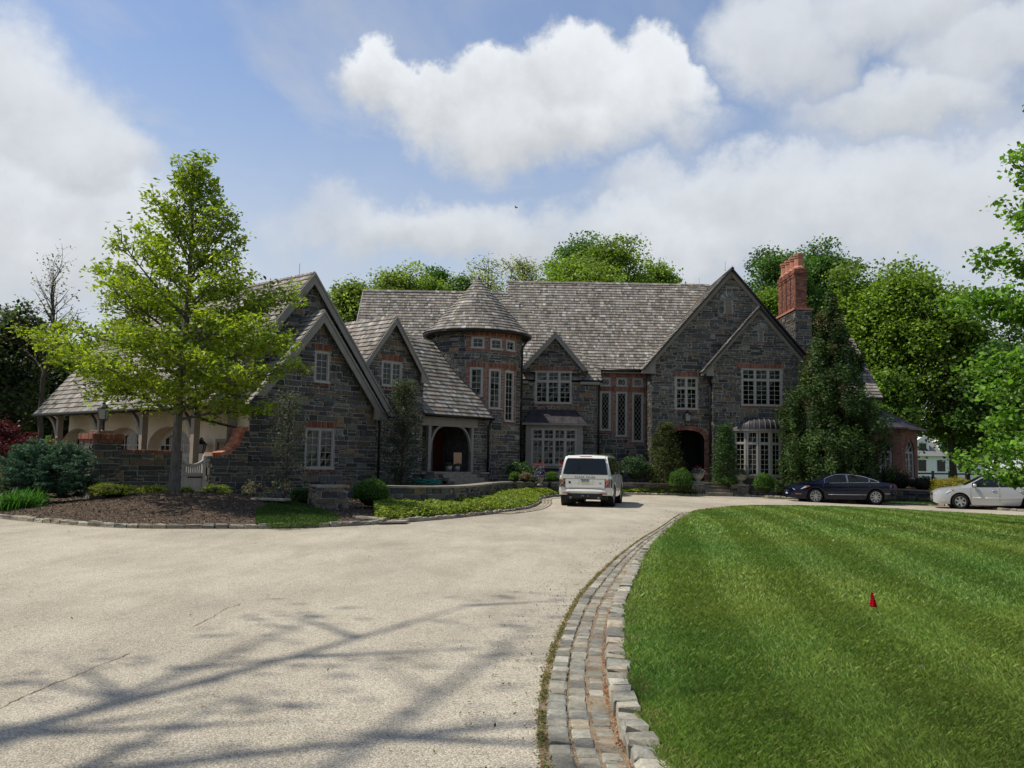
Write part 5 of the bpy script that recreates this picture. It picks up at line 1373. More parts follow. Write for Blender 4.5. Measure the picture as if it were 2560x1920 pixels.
ridge_caps(wp(g2pk[0], sF, g2pk[1]), wp(g2pk[0], WLEN, g2pk[1]), house, 1.2, 0.1); ridge_caps(wp(g1pk[0], -.28, g1pk[1]), wp(g1pk[0], S2, g1pk[1]), house, 1.2, 0.1)
gable_trim(wfr(sF), g2L, g2pk, g2R, 0.26, 0.05, -0.02, 0.0); gable_trim(wfr(-.28), g1L, g1pk, g1R, 0.27, 0.05, -0.02, 0.55, left=False, fz=0.1)
gable_trim(wfr(-.28), (g1pk[0] - (g1pk[1] - zt1 - .2) / g1sl, zt1 + .2), g1pk, g1R, 0.27, 0.05, -0.02, 0.0, right=False)
lightning_rod(wp(g2pk[0], S2 + .7, g2pk[1]), 0.5)
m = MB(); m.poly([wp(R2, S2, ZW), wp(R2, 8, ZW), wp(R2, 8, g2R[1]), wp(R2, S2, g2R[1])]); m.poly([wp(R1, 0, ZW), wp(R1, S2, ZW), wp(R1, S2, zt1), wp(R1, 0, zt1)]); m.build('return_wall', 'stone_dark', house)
downspout([wp(g1R[0] - .15, -.1, g1R[1] - .15), wp(R1 + .1, -.12, g1R[1] - .5), wp(R1 + .1, -.1, g1R[1] - .75), wp(R1 + .1, -.1, 0.3)], 0.05)

# gable 3 with the paired window, and the connecting roof that sweeps down over the porch
S3 = 1.35
g3pk = wpx(990.5, 792, S3 - .25); g3R = wpx(1070, 950, S3 - .25); g3sl = (g3pk[1] - g3R[1]) / (g3R[0] - g3pk[0]); g3L = (2 * g3pk[0] - g3R[0], g3R[1])
f3 = wfr(S3); R3 = wpx(1058, 1000, S3)[0]; zt3 = g3R[1] + (g3R[0] - R3) * g3sl - .05; L3 = R2 - 0.6
w3 = zr2(1338, 468, 1520, 704, S3)
w3 = wrect(955, 903, 1005, 967, S3)
p3 = [[(L3, ZW), (R3, ZW), (R3, zt3), (L3, zt3)], [(2 * g3pk[0] - R3, zt3), (R3, zt3), (g3pk[0], g3pk[1] - .1)]]
wg3 = wall_backing('wall', f3, p3, [w3], house)
stone_field(f3, p3, [(w3[0] - .02, w3[1] + .02, w3[2] - .1, w3[3] + .23)], hr, st_pc, wg3)
soldier(f3, w3[0] - 0.06, w3[1] + 0.06, w3[3] + 0.02, w3[3] + 0.24, wg3); soldier(f3, w3[0] - 0.05, w3[1] + 0.05, w3[2] - 0.11, w3[2] - 0.015, wg3)
window(f3, *w3, 2, 4)
# connector: ridge along u; front slope rises from the porch eave
zeP = 3.52; SP = S3 - 0.15; CS = 1.12; zrC = 7.25
tE = wpx(1231, 1049, SP)[0]
sR = SP + (zrC - zeP) / CS
def csl(z): return SP + (z - zeP) / CS
# meets the turret: sample the cylinder on the way up
def in_turret(t, s): q = wp(t, s, 0); return math.hypot(q.x - TC[0], q.y - TC[1]) < TR + 0.02
edge = []
for k in range(13):
    z = zeP + (zrC - zeP) * k / 12; s_ = csl(z); t = R3 + 0.2
    while t < tE + 2 and not in_turret(t, s_): t += 0.02
    edge.append((min(t, tE), s_, z))
poly = [wp(R3 - .02, SP, zeP), wp(edge[0][0], SP, zeP)] + [wp(*e) for e in edge[1:]] + [wp(R3 - .02, sR, zrC)]
# the polygon may be concave along the turret: build it in horizontal strips
for k in range(12):
    a, b = edge[k], edge[k + 1]; tmin = min(a[0], b[0])
rp = []
MBc = MB(); 
strip = [wp(R3 - .02, SP, zeP), wp(max(e[0] for e in edge), SP, zeP), wp(max(e[0] for e in edge), sR, zrC), wp(R3 - .02, sR, zrC)]
n_before = len(sh_pc.items)
roP = roof_plane(strip, house, 0.25, 0.165)
def drop(items, start, test):
    keep = items[:start]
    for it in items[start:]:
        c = sum((Vector(v) for v in it[1]), Vector()) / len(it[1])
        if not test(c): keep.append(it)
    return keep
def beyond(c):
    z = min(max(c.z, zeP), zrC); k = (z - zeP) / (zrC - zeP) * 12; i = min(11, int(k)); f = k - i
    lim = edge[i][0] + (edge[i + 1][0] - edge[i][0]) * f; return (c - WL).dot(wu) > lim + 0.06
sh_pc.items = drop(sh_pc.items, n_before, beyond)
# replace the plain backing by one that follows the turret
bpy.data.objects.remove(roP, do_unlink=True)
m = MB()
for k in range(12):
    a, b = edge[k], edge[k + 1]; m.poly([wp(R3 - .02, a[1], a[2] - .03), wp(a[0], a[1], a[2] - .03), wp(b[0], b[1], b[2] - .03), wp(R3 - .02, b[1], b[2] - .03)])
roP2 = m.build('roof_slope', 'roof_felt', house)
sh_pc.items[n_before:] = [(a, b, c, d, roP2) for (a, b, c, d, e) in sh_pc.items[n_before:]]
m = MB()
for k in range(12):
    a, b = Vector(wp(*edge[k])), Vector(wp(*edge[k + 1])); m.bar(a + Vector((0, 0, .06)), b + Vector((0, 0, .06)), 0.12, 0.03)
m.build('flashing', 'roof_metal', house)
# left part of the connector, behind gable 3
roof_plane([wp(g2pk[0], sR, zrC), wp(g2pk[0], sR, zrC - .01), wp(R3, sR - 1.5, zrC - 1.7), wp(R3, sR, zrC)], house, make=False)
roof_plane([wp(g2pk[0] + 1.5, sR - 1.6, zrC - 1.8), wp(R3 + 0.0, sR - 1.6, zrC - 1.8), wp(R3, sR, zrC), wp(g2pk[0] + 1.5, sR, zrC)], house, 0.25, 0.165)
ridge_caps(wp(g2pk[0], sR, zrC), wp(R3 + 2.2, sR, zrC), house, 1.1, 0.12)
m = MB(); m.poly([wp(g2pk[0], sR, zrC), wp(R3 + 3, sR, zrC), wp(R3 + 3, sR + 4, 3.2), wp(g2pk[0], sR + 4, 3.2)]); m.poly([wp(R3, sR - 2.2, ZW), wp(R3, sR + 1, ZW), wp(R3, sR + 1, zrC - .3), wp(R3, sR - 2.2, 4.6)]); m.build('rear_roof', 'roof_felt', house)
s3F = S3 - .28
roof_plane([wp(g3L[0], 4.5, g3L[1]), wp(g3L[0], s3F, g3L[1]), wp(g3pk[0], s3F, g3pk[1]), wp(g3pk[0], 4.5, g3pk[1])], house, 0.25, 0.165)
roof_plane([wp(g3R[0], s3F, g3R[1]), wp(g3R[0], csl(g3R[1]), g3R[1]), wp(g3pk[0], 4.5, g3pk[1]), wp(g3pk[0], s3F, g3pk[1])], house, make=False)
gable_trim(wfr(s3F), g3L, g3pk, g3R, 0.2, 0.05, -0.02, 0.42, fz=0.08); ridge_caps(wp(g3pk[0], s3F, g3pk[1]), wp(g3pk[0], 4.5, g3pk[1]), house, 1.2, 0.1)
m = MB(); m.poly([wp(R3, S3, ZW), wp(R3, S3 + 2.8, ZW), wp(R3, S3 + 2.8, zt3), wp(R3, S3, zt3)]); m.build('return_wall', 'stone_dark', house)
# porch: beam, posts, braces, steps, door and little window within
zF = 1.05; f_p = wfr(SP + 0.35); tP0 = wpx(1071, 1120, SP + .35)[0]; tP1 = wpx(1178, 1120, SP + .35)[0]; tS1 = tE - 0.05
zbm = wpx(1120, 1058, SP + .35)[1]
m = MB(); m.prism([f_p.p(R3, zbm - .15, -.1), f_p.p(tP1 + .3, zbm - .15, -.1), f_p.p(tP1 + .3, zbm + .3, -.1), f_p.p(R3, zbm + .3, -.1)], f_p.n * .2)
m.prism([f_p.p(R3 - .1, zbm + .29, -.1), f_p.p(tE, zbm + .29, -.1), f_p.p(tE, zbm + .5, -.1), f_p.p(R3 - .1, zbm + .5, -.1)], f_p.n * .25)
m.build('porch_beam', 'trim_paint', house)
for i, t in enumerate((tP0, tP1)):
    m = MB(); m.prism([f_p.p(t - .08, zF, -.08), f_p.p(t + .08, zF, -.08), f_p.p(t + .08, zbm - .14, -.08), f_p.p(t - .08, zbm - .14, -.08)], f_p.n * .16); po = m.build('porch_post', 'trim_paint', house)
    m = MB(); sg = 1 if i == 0 else -1
    pts = [f_p.p(t + sg * (.08 + .75 * (1 - math.cos(k * math.pi / 16))), zbm - 1.25 + 1.12 * math.sin(k * math.pi / 16), 0) for k in range(9)]
    for k in range(8): m.bar(pts[k], pts[k + 1], .12, .09)
    m.build('curved_brace', 'trim_paint', po)
m = MB(); m.tube([wp(R3, SP - .05, zeP - .04), wp(tE + .05, SP - .05, zeP - .04)], .07, 8); m.build('gutter', 'dark_metal', house, True)
downspout([wp(tE - .05, SP - .02, zeP - .08), wp(tE - .12, SP + .12, zeP - .4), wp(tE - .12, SP + .12, 0.6)], .055)
# stone pier between porch and turret, porch back wall
pp = [[(tP1 + .12, ZW), (tS1, ZW), (tS1, zbm + .3), (tP1 + .12, zbm + .3)]]
wpo = wall_backing('wall', wfr(SP + .3), pp, [], house); stone_field(wfr(SP + .3), pp, [], hr, st_pc, wpo)
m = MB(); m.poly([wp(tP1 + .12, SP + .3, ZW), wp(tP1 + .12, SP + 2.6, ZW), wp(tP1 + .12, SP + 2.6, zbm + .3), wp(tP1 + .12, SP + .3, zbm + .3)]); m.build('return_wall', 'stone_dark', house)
SB = SP + 2.3; f_b = wfr(SB); dD = wrect(1080, 1083, 1108, 1180, SB); wB = wrect(1135, 1087, 1158, 1133, SB)
dD = (dD[0], dD[0] + 0.95, zF, zF + 2.15); wB = (wB[0], wB[0] + .75, zF + .9, zF + 2.05)
pb = [[(R3, ZW), (tP1 + .3, ZW), (tP1 + .3, zbm + .4), (R3, zbm + .4)]]
wpb = wall_backing('wall', f_b, pb, [wB, dD], house); stone_field(f_b, pb, [wB, (dD[0] - .12, dD[1] + .12, ZW, dD[3] + .12)], hr, st_pc, wpb)
window(f_b, *wB, 1, 3)
m = MB(); m.prism([f_b.p(dD[0], dD[2], -.06), f_b.p(dD[1], dD[2], -.06), f_b.p(dD[1], dD[3], -.06), f_b.p(dD[0], dD[3], -.06)], f_b.n * .05); do = m.build('side_door', 'red_door', house)
m = MB()
for a, b, c, e in ((dD[0] - .12, dD[0], zF, dD[3] + .12), (dD[1], dD[1] + .12, zF, dD[3] + .12), (dD[0], dD[1], dD[3], dD[3] + .12)): m.prism([f_b.p(a, c, -.05), f_b.p(b, c, -.05), f_b.p(b, e, -.05), f_b.p(a, e, -.05)], f_b.n * .1)
m.build('door_frame', 'trim_paint', do)
m = MB(); m.lathe([(.03, 0), (.03, .05), (0, .06)], 8, tuple(f_b.p(dD[1] - .1, zF + 1, .0))); m.build('handle', 'dark_metal', do)
m = MB(); m.prism([wp(R3, SP + .1, zF - .1), wp(tP1 + .2, SP + .1, zF - .1), wp(tP1 + .2, SB, zF - .1), wp(R3, SB, zF - .1)], (0, 0, .1)); m.build('porch_floor', 'flagstone', house)
for i in range(3):
    m = MB(); z = zF - .08 - .15 * i; s0 = SP - .25 - .36 * i
    m.prism([wp(tP0 + .35, s0 + .5, z - .16), wp(tP0 + .35, s0, z - .16), wp(tP1 - .2 + .1 * i, s0, z - .16), wp(tP1 - .2 + .1 * i, s0 + .5, z - .16)], (0, 0, .145)); m.build('porch_step', 'flagstone', house)
for t in (tP0 - .05, tP1 + .15):
    m = MB(); m.prism([wp(t - .25, SP + .45, ZW), wp(t - .25, SP - .35, ZW), wp(t + .25, SP - .35, ZW), wp(t + .25, SP + .45, ZW)], (0, 0, zF - ZW - .07)); pl = m.build('step_pier', 'mortar', house)
    stone_field(wfr(SP - .36), [[(t - .25, ZW), (t + .25, ZW), (t + .25, zF - .07), (t - .25, zF - .07)]], [], hr, st_pc, pl)
    m = MB(); m.prism([wp(t - .29, SP + .45, zF - .069), wp(t - .29, SP - .41, zF - .069), wp(t + .29, SP - .41, zF - .069), wp(t + .29, SP + .45, zF - .069)], (0, 0, .065)); m.build('coping', 'flagstone', pl)

# garage front: stucco wall with arched, recessed doors behind timber posts
fG = Fr(WL, -wv, (0, 0, 1), -wu)                       # across runs towards the camera end; x = -s
zEv = g2L[1]; TP = g2L[0] + 0.35
dpx = ((481, 367), (353, 264), (232, 156))
posts = [(Vector(onP(px, 1100, wp(TP, 0, 0), wu)) - WL).dot(wv) for px in (487, 357.6, 250, 147)]
0 and print('WLEN', WLEN, posts, g1L, g1pk, g1R, g2L, g2pk, g2R, g3pk, g3R, R1, R2, R3, tE)
spx = lambda px, t: (Vector(onP(px, 1100, wp(t, 0, 0), wu)) - WL).dot(wv)
doors = [(spx(a, 0) + spx(b, 0)) / 2 for a, b in dpx]
dws = [(spx(b, 0) - spx(a, 0)) / 2 for a, b in dpx]
print('doors', doors, dws, [onP(px, py, WL, wu)[2] for px, py in ((415, 1069), (310, 1072), (190, 1076))])
dw = sum(dws) / 3; zsp = 1.85; rise = 0.80
hd = []
for c in doors:
    hd.append((-c - dw, -c + dw, 0.0, zsp)); hd += [(-c - dw * math.sqrt(1 - ((k + .5) / 18) ** 2), -c + dw * math.sqrt(1 - ((k + .5) / 18) ** 2), zsp + rise * k / 18, zsp + rise * (k + 1) / 18) for k in range(18)]
sd = (-1.95, -1.0, 0.1, 2.05); hd.append(sd)
wst = wall_backing('garage_wall', fG, [[(-WLEN + .4, 0.0), (-0.02, 0.0), (-0.02, zEv + .9), (-WLEN + .4, zEv + .9)]], hd, house, 'stucco', 0.42, bare=hd[:-1])
for c in doors:
    m = MB()                                           # curved soffit of the opening
    ap = [(-c - dw, 0), (-c - dw, zsp)] + [(-c - dw * math.cos(k * math.pi / 16), zsp + rise * math.sin(k * math.pi / 16)) for k in range(1, 16)] + [(-c + dw, zsp), (-c + dw, 0)]
    for k in range(18): m.poly([fG.p(*ap[k], .004), fG.p(*ap[k + 1], .004), fG.p(*ap[k + 1], -.42), fG.p(*ap[k], -.42)])
    m.build('arch_soffit', 'stucco', wst)
    m = MB(); wn = dw * .86; z0p = 1.62; gh_ = .78
    m.prism([fG.p(-c - dw, 0, -.47), fG.p(-c + dw, 0, -.47), fG.p(-c + dw, zsp + rise, -.47), fG.p(-c - dw, zsp + rise, -.47)], fG.n * .06)
    for k in range(5): x = -c - wn + 2 * wn * k / 4; m.prism([fG.p(x - .06, 0.1, -.41), fG.p(x + .06, 0.1, -.41), fG.p(x + .06, z0p, -.41), fG.p(x - .06, z0p, -.41)], fG.n * .03)
    m.prism([fG.p(-c - wn, z0p - .12, -.41), fG.p(-c + wn, z0p - .12, -.41), fG.p(-c + wn, z0p, -.41), fG.p(-c - wn, z0p, -.41)], fG.n * .028)
    gd = m.build('garage_door', 'garage_paint', house)
    # arched band of small panes
    for k in range(8):
        x0, x1 = -c - wn + 2 * wn * k / 8 + .035, -c - wn + 2 * wn * (k + 1) / 8 - .035
        zt = lambda x: z0p + gh_ * math.sqrt(max(0.02, 1 - ((x + c) / (wn * 1.05)) ** 2))
        for (a, b) in ((z0p + .03, z0p + .31), (z0p + .35, None)):
            za, zb = (zt(x0), zt(x1)) if b is None else (b, b); za = min(za, zt(x0)); zb = min(zb, zt(x1))
            if min(za, zb) - a < 0.04: continue
            q = [fG.p(x0, a, -.405), fG.p(x1, a, -.405), fG.p(x1, zb, -.405), fG.p(x0, za, -.405)]
            o = MB(); o.poly(q); o.build('pane', 'car_glass', gd)
m = MB(); m.prism([fG.p(sd[0], sd[2], -.3), fG.p(sd[1], sd[2], -.3), fG.p(sd[1], sd[3], -.3), fG.p(sd[0], sd[3], -.3)], fG.n * .05); do = m.build('side_door', 'garage_paint', house)
m = MB()
for q in cut_rects((sd[0] - .12, sd[1] + .12, sd[2], sd[3] + .12), [sd]): m.prism([fG.p(q[0], q[2], -.05), fG.p(q[1], q[2], -.05), fG.p(q[1], q[3], -.05), fG.p(q[0], q[3], -.05)], fG.n * .09)
m.build('door_frame', 'trim_paint', do)
for s_ in posts:
    m = MB(); m.bar(wp(TP, s_, 0), wp(TP, s_, zEv + .1), .22, .22, wv); po = m.build('timber_post', 'timber_paint', house)
    m = MB()
    for sg in (1,):
        pts = [wp(TP, s_ + sg * (.1 + 1.35 * (1 - math.cos(k * math.pi / 16))), zEv - 1.55 + 1.5 * math.sin(k * math.pi / 16)) for k in range(9)]
        for k in range(8): m.bar(pts[k], pts[k + 1], .13, .16)
    m.build('curved_brace', 'timber_paint', po)
m = MB(); m.bar(wp(TP, 0.9, zEv + .05), wp(TP, WLEN - .2, zEv + .05), .2, .2); m.build('eave_beam', 'timber_paint', house)
m = MB(); m.prism([wp(g2L[0] + .05, 0.5, zEv - .02), wp(0.02, 0.5, zEv - .02), wp(0.02, WLEN - .1, zEv - .02), wp(g2L[0] + .05, WLEN - .1, zEv - .02)], (0, 0, .03)); m.build('soffit', 'timber_paint', house)
m = MB(); m.tube([wp(g2L[0] - .05, 0.45, zEv - .06), wp(g2L[0] - .05, WLEN, zEv - .06)], .075, 8)
for k in range(int(WLEN / .8) - 1): m.tube([wp(g2L[0] - .12, .8 + k * .8, zEv - .02), wp(g2L[0] - .05, .8 + k * .8, zEv - .15), wp(g2L[0] + .05, .8 + k * .8, zEv - .1)], .014, 5)
m.build('gutter', 'dark_metal', house, True)
downspout([wp(g2L[0] - .05, 1.1, zEv - .1), wp(g2L[0] - .05, 1.1, zEv - .35), wp(g2L[0] + .25, .9, zEv - .5), wp(-.12, .35, zEv - .75), wp(-.1, .3, 0.1)], .055)
m = MB(); m.poly([wp(0, WLEN - .4, 0), wp(2 * g2pk[0], WLEN - .4, 0), wp(2 * g2pk[0], WLEN - .4, zEv), wp(g2pk[0], WLEN - .4, g2pk[1] - .1), wp(0, WLEN - .4, zEv)]); m.poly([wp(-.4, S2, g2R[1]), wp(g2L[0] + .1, S2, g2R[1]), wp(g2L[0] + .1, S2 + .02, zEv)]); m.build('end_wall', 'stucco', house)
lp = onP(501, 1132, wp(-.35, 0, 0), wu)
carriage_lantern('wall_lantern', 'black carriage lantern on the cream garage wall behind the gate', tuple(lp), 0.55, post=False, s=1.05)
# a shed dormer half hidden by the young tree
def wing_dormer():
    sc, wd_, z0_, z1_ = 5.0, 1.5, 4.9, 6.1
    t0_ = g2L[0] + (z0_ - zEv) / g2sl; t1_ = g2L[0] + (z1_ + .3 - zEv) / g2sl
    m = MB(); a = [wp(t0_, sc - wd_, z0_), wp(t0_, sc + wd_, z0_), wp(t0_, sc + wd_, z1_), wp(t0_, sc - wd_, z1_)]; m.poly(a, (.12, .12, .12))
    for s_ in (sc - wd_, sc + wd_): m.poly([wp(t0_, s_, z0_), wp(t0_, s_, z1_), wp(g2L[0] + (z1_ - zEv) / g2sl, s_, z1_)], (.12, .12, .12))
    d_ = m.build('dormer', 'stone', house)
    roof_plane([wp(t0_ - .35, sc + wd_ + .2, z1_ - .12), wp(t0_ - .35, sc - wd_ - .2, z1_ - .12), wp(t0_ + 1.6, sc - wd_ - .2, z1_ + .75), wp(t0_ + 1.6, sc + wd_ + .2, z1_ + .75)], house, .25, .17)
    f = Fr(wp(t0_, sc, 0), -wv, (0, 0, 1), -wu); window(f, -.9, .9, z0_ + .25, z1_ - .15, 3, 3, recess=-.03)
wing_dormer()

# ---- chimney: stone base, four joined brick shafts with clay pots
def chimney():
    fl = onY(1988, 830, 48.9); xr = float(onY(2029, 800, 48.9)[0]); x0 = float(fl[0]); yb_ = 52.6; zt_ = float(onY(2005, 775, 48.9)[2])
    m = MB(); m.box2((x0, 48.9, 5.5), (xr, yb_, zt_)); ch = m.build('chimney', 'mortar', house)
    stone_field(front(48.9), [[(x0, 6.4), (xr, 6.4), (xr, zt_), (x0, zt_)]], [], hr, st_pc, ch)
    stone_field(Fr((x0, 0, 0), (0, -1, 0), (0, 0, 1), (-1, 0, 0)), [[(-yb_, 6.4), (-48.9, 6.4), (-48.9, zt_), (-yb_, zt_)]], [], hr, st_pc, ch)
    m = MB(); m.box2((x0 - .08, 48.82, zt_ + .002), (xr + .08, yb_ + .08, zt_ + .12)); m.build('coping', 'clay', ch)
    bx0, bx1 = x0 + .10, float(onY(2015, 730, 49.0)[0]); zb_ = zt_ + .12; zt2 = float(onY(2000, 672, 49.0)[2]); y0 = 49.0; n = 4; L = (52.2 - y0) / n
    w_ = bx1 - bx0
    m = MB(); m.box2((bx0 + .05, y0 + .05, zb_), (bx1 - .05, y0 + n * L - .05, zt2)); sk = m.build('brick_stack', 'mortar_dark', ch)
    for i in range(n):
        ya = y0 + i * L + (.0 if i == 0 else .07); yb2 = y0 + (i + 1) * L - .07
        out = .0
        fl_ = Fr((bx0 - .04, 0, 0), (0, -1, 0), (0, 0, 1), (-1, 0, 0))
        m = MB(); m.box2((bx0 - .035, ya, zb_), (bx1 + .035, yb2, zt2)); m.build('shaft', 'mortar_dark', sk)
        for (za, zb3, o) in ((zb_, zt2 - .42, 0.0), (zt2 - .42, zt2 - .28, .03), (zt2 - .28, zt2 - .12, .06), (zt2 - .12, zt2, .03)):
            brick_bond(fl_, -yb2 - o, -ya + o, za, zb3, [], sk, .012 + o)
            if i == 0: brick_bond(front(ya), bx0 - .04 - o, bx1 + .04 + o, za, zb3, [], sk, .012 + o)
        cy_, cx_ = (ya + yb2) / 2, (bx0 + bx1) / 2
        m = MB(); hp = float(onY(2000, 633, 49.0)[2]) - zt2
        m.lathe([(.34, -.02), (.36, .1), (.30, .16), (.25, .22), (.235, hp * .72), (.27, hp * .76), (.27, hp * .84), (.30, hp * .88), (.31, hp), (.24, hp), (.22, hp * .7)], 8, (cx_, cy_, zt2), a0=math.pi / 8, a1=2 * math.pi + math.pi / 8); m.build('chimney_pot', 'clay', ch)
chimney()

# ---- far right: lower range and the brick sunroom
def east_end():
    Ye = 48.0; ze = float(onY(2207, 994, Ye)[2]); xe = float(onY(2207, 994, Ye)[0]); Yr = 51.6; rzz = float(onY(2133, 848, Yr)[2]); xr = float(onY(2133, 848, Yr)[0])
    ys = 49.6; sl = (rzz - ze) / (Yr - Ye)
    roof_plane([(14.6, Ye, ze), (xe, Ye, ze), (xr, Yr, rzz), (14.6, Yr, rzz)], house, .25, .16)
    m = MB(); m.poly([(xe, Ye, ze), (xr, Yr, rzz), (xr, Yr + 4, ze)]); m.poly([(14.6, Yr, rzz), (xr, Yr, rzz), (xr, Yr + 4, ze), (14.6, Yr + 4, ze)]); m.poly([(xe - .3, Ye + .4, 0), (xe - .3, Yr + 4, 0), (xr - .1, Yr + 4, ze), (xr - .3, Yr, rzz - .1), (xe - .3, Ye + .4, ze)]); m.build('rear_roof', 'roof_felt', house)
    ridge_caps((14.6, Yr, rzz), (xr, Yr, rzz), house)
    pw = [[(15.8, ZB), (xe - .3, ZB), (xe - .3, ze), (15.8, ze)]]; wl = wall_backing('wall', front(Ye + .4), pw, [], house); stone_field(front(Ye + .4), [[(18.0, ZB), (xe - .3, ZB), (xe - .3, ze), (18.0, ze)]], [], hr, st_pc, wl)
    m = MB(); m.tube([(15.5, Ye - .04, ze - .05), (xe, Ye - .04, ze - .05)], .07, 8); m.build('gutter', 'dark_metal', house, True)
    downspout([(xe - .15, Ye, ze - .1), (xe - .25, Ye + .3, ze - .6), (xe - .25, Ye + .3, 0.3)], .06)
    # sunroom: half octagon of brick with arched windows under a metal roof
    cx, cy = xe - .3, 50.4; x_e = float(onY(2271, 1120, cy)[0]); R_ = (x_e - cx) / math.cos(math.pi / 8); zr_e = float(onY(2279, 1077, cy)[2]); za = float(onY(2203, 1004, cy)[2]) + .25
    pts = [Vector((cx + R_ * math.cos(t), cy + R_ * math.sin(t), 0)) for t in [-math.pi / 2 - math.pi / 8 + k * math.pi / 4 for k in range(6)]]
    BP[0] = [((0.17, 0.085, 0.06), 3), ((0.21, 0.105, 0.075), 3), ((0.13, 0.06, 0.045), 2)]
    for k in range(5):
        a, b = pts[k], pts[k + 1]; d = (b - a); L = d.length; d.normalize(); f = Fr(a, d, (0, 0, 1), d.cross(Vector((0, 0, 1))))
        hw = min(.62, L / 2 - .25); c = L / 2; zs = 2.45; wh = [(c - hw, c + hw, 0.95, zs)] + [(c - hw * math.sqrt(1 - ((j + .5) / 5) ** 2), c + hw * math.sqrt(1 - ((j + .5) / 5) ** 2), zs + hw * j / 5, zs + hw * (j + 1) / 5) for j in range(5)]
        wl = wall_backing('sunroom_wall', f, [[(0, 0), (L, 0), (L, zr_e), (0, zr_e)]], wh, house, 'mortar_dark', bare=wh[1:])
        brick_bond(f, .005, L - .005, 0.1, zr_e - .02, [(h[0] - .1, h[1] + .1, h[2] - .08, h[3] + .08) for h in wh], wl)
        arch_ring(f, c, zs, hw, hw, .2, wl, n=16)
        for sg in (-1, 1):
            x0_, x1_ = sorted((c + sg * hw, c + sg * (hw + .12))); brick_bond(f, x0_, x1_, .95, zs, [], wl, .02)
        window(f, c - hw, c + hw, .95, zs + .02, 2, 4, recess=.1)
        m = MB(); ar = [(c + (hw) * math.cos(t * math.pi / 10), zs + (hw) * math.sin(t * math.pi / 10)) for t in range(11)]
        for t in range(10): m.bar(f.p(*ar[t], -.1), f.p(*ar[t + 1], -.1), .09, .08, f.n)
        for t in (2.5, 5, 7.5): m.bar(f.p(c, zs, -.1), f.p(c + hw * math.cos(t * math.pi / 10), zs + hw * math.sin(t * math.pi / 10), -.1), .03, .03, f.n)
        m.poly([f.p(*q, -.16) for q in ar], mi=1); m.build('fanlight', ['window_paint', 'car_glass'], wl)
        m = MB(); m.prism([f.p(c - hw - .1, .86, -.05), f.p(c + hw + .1, .86, -.05), f.p(c + hw + .1, .94, -.05), f.p(c - hw - .1, .94, -.05)], f.n * .13); m.build('sill', 'cast_stone', wl)
    m = MB(); ap = Vector((cx - .3, cy, za)); ro = R_ * 1.14
    ep = [Vector((cx + ro * math.cos(t), cy + ro * math.sin(t), zr_e)) for t in [-math.pi / 2 - math.pi / 8 + k * math.pi / 4 for k in range(6)]]
    for k in range(5):
        m.poly([ep[k], ep[k + 1], ap]); m.bar(ep[k], ap, .05, .05); m.bar(ep[k], ep[k + 1], .1, .1)
        for j in range(1, 4):
            q = ep[k].lerp(ep[k + 1], j / 4); m.bar(q, q.lerp(ap, .93 if j == 2 else .6), .018, .03)
    m.bar(ep[5], ap, .05, .05); m.build('sunroom_roof', 'roof_metal', house); BP[0] = BRICK_PAL
east_end()
st_pc.flush(); sh_pc.flush(); br_pc.flush(); pn_pc.flush()

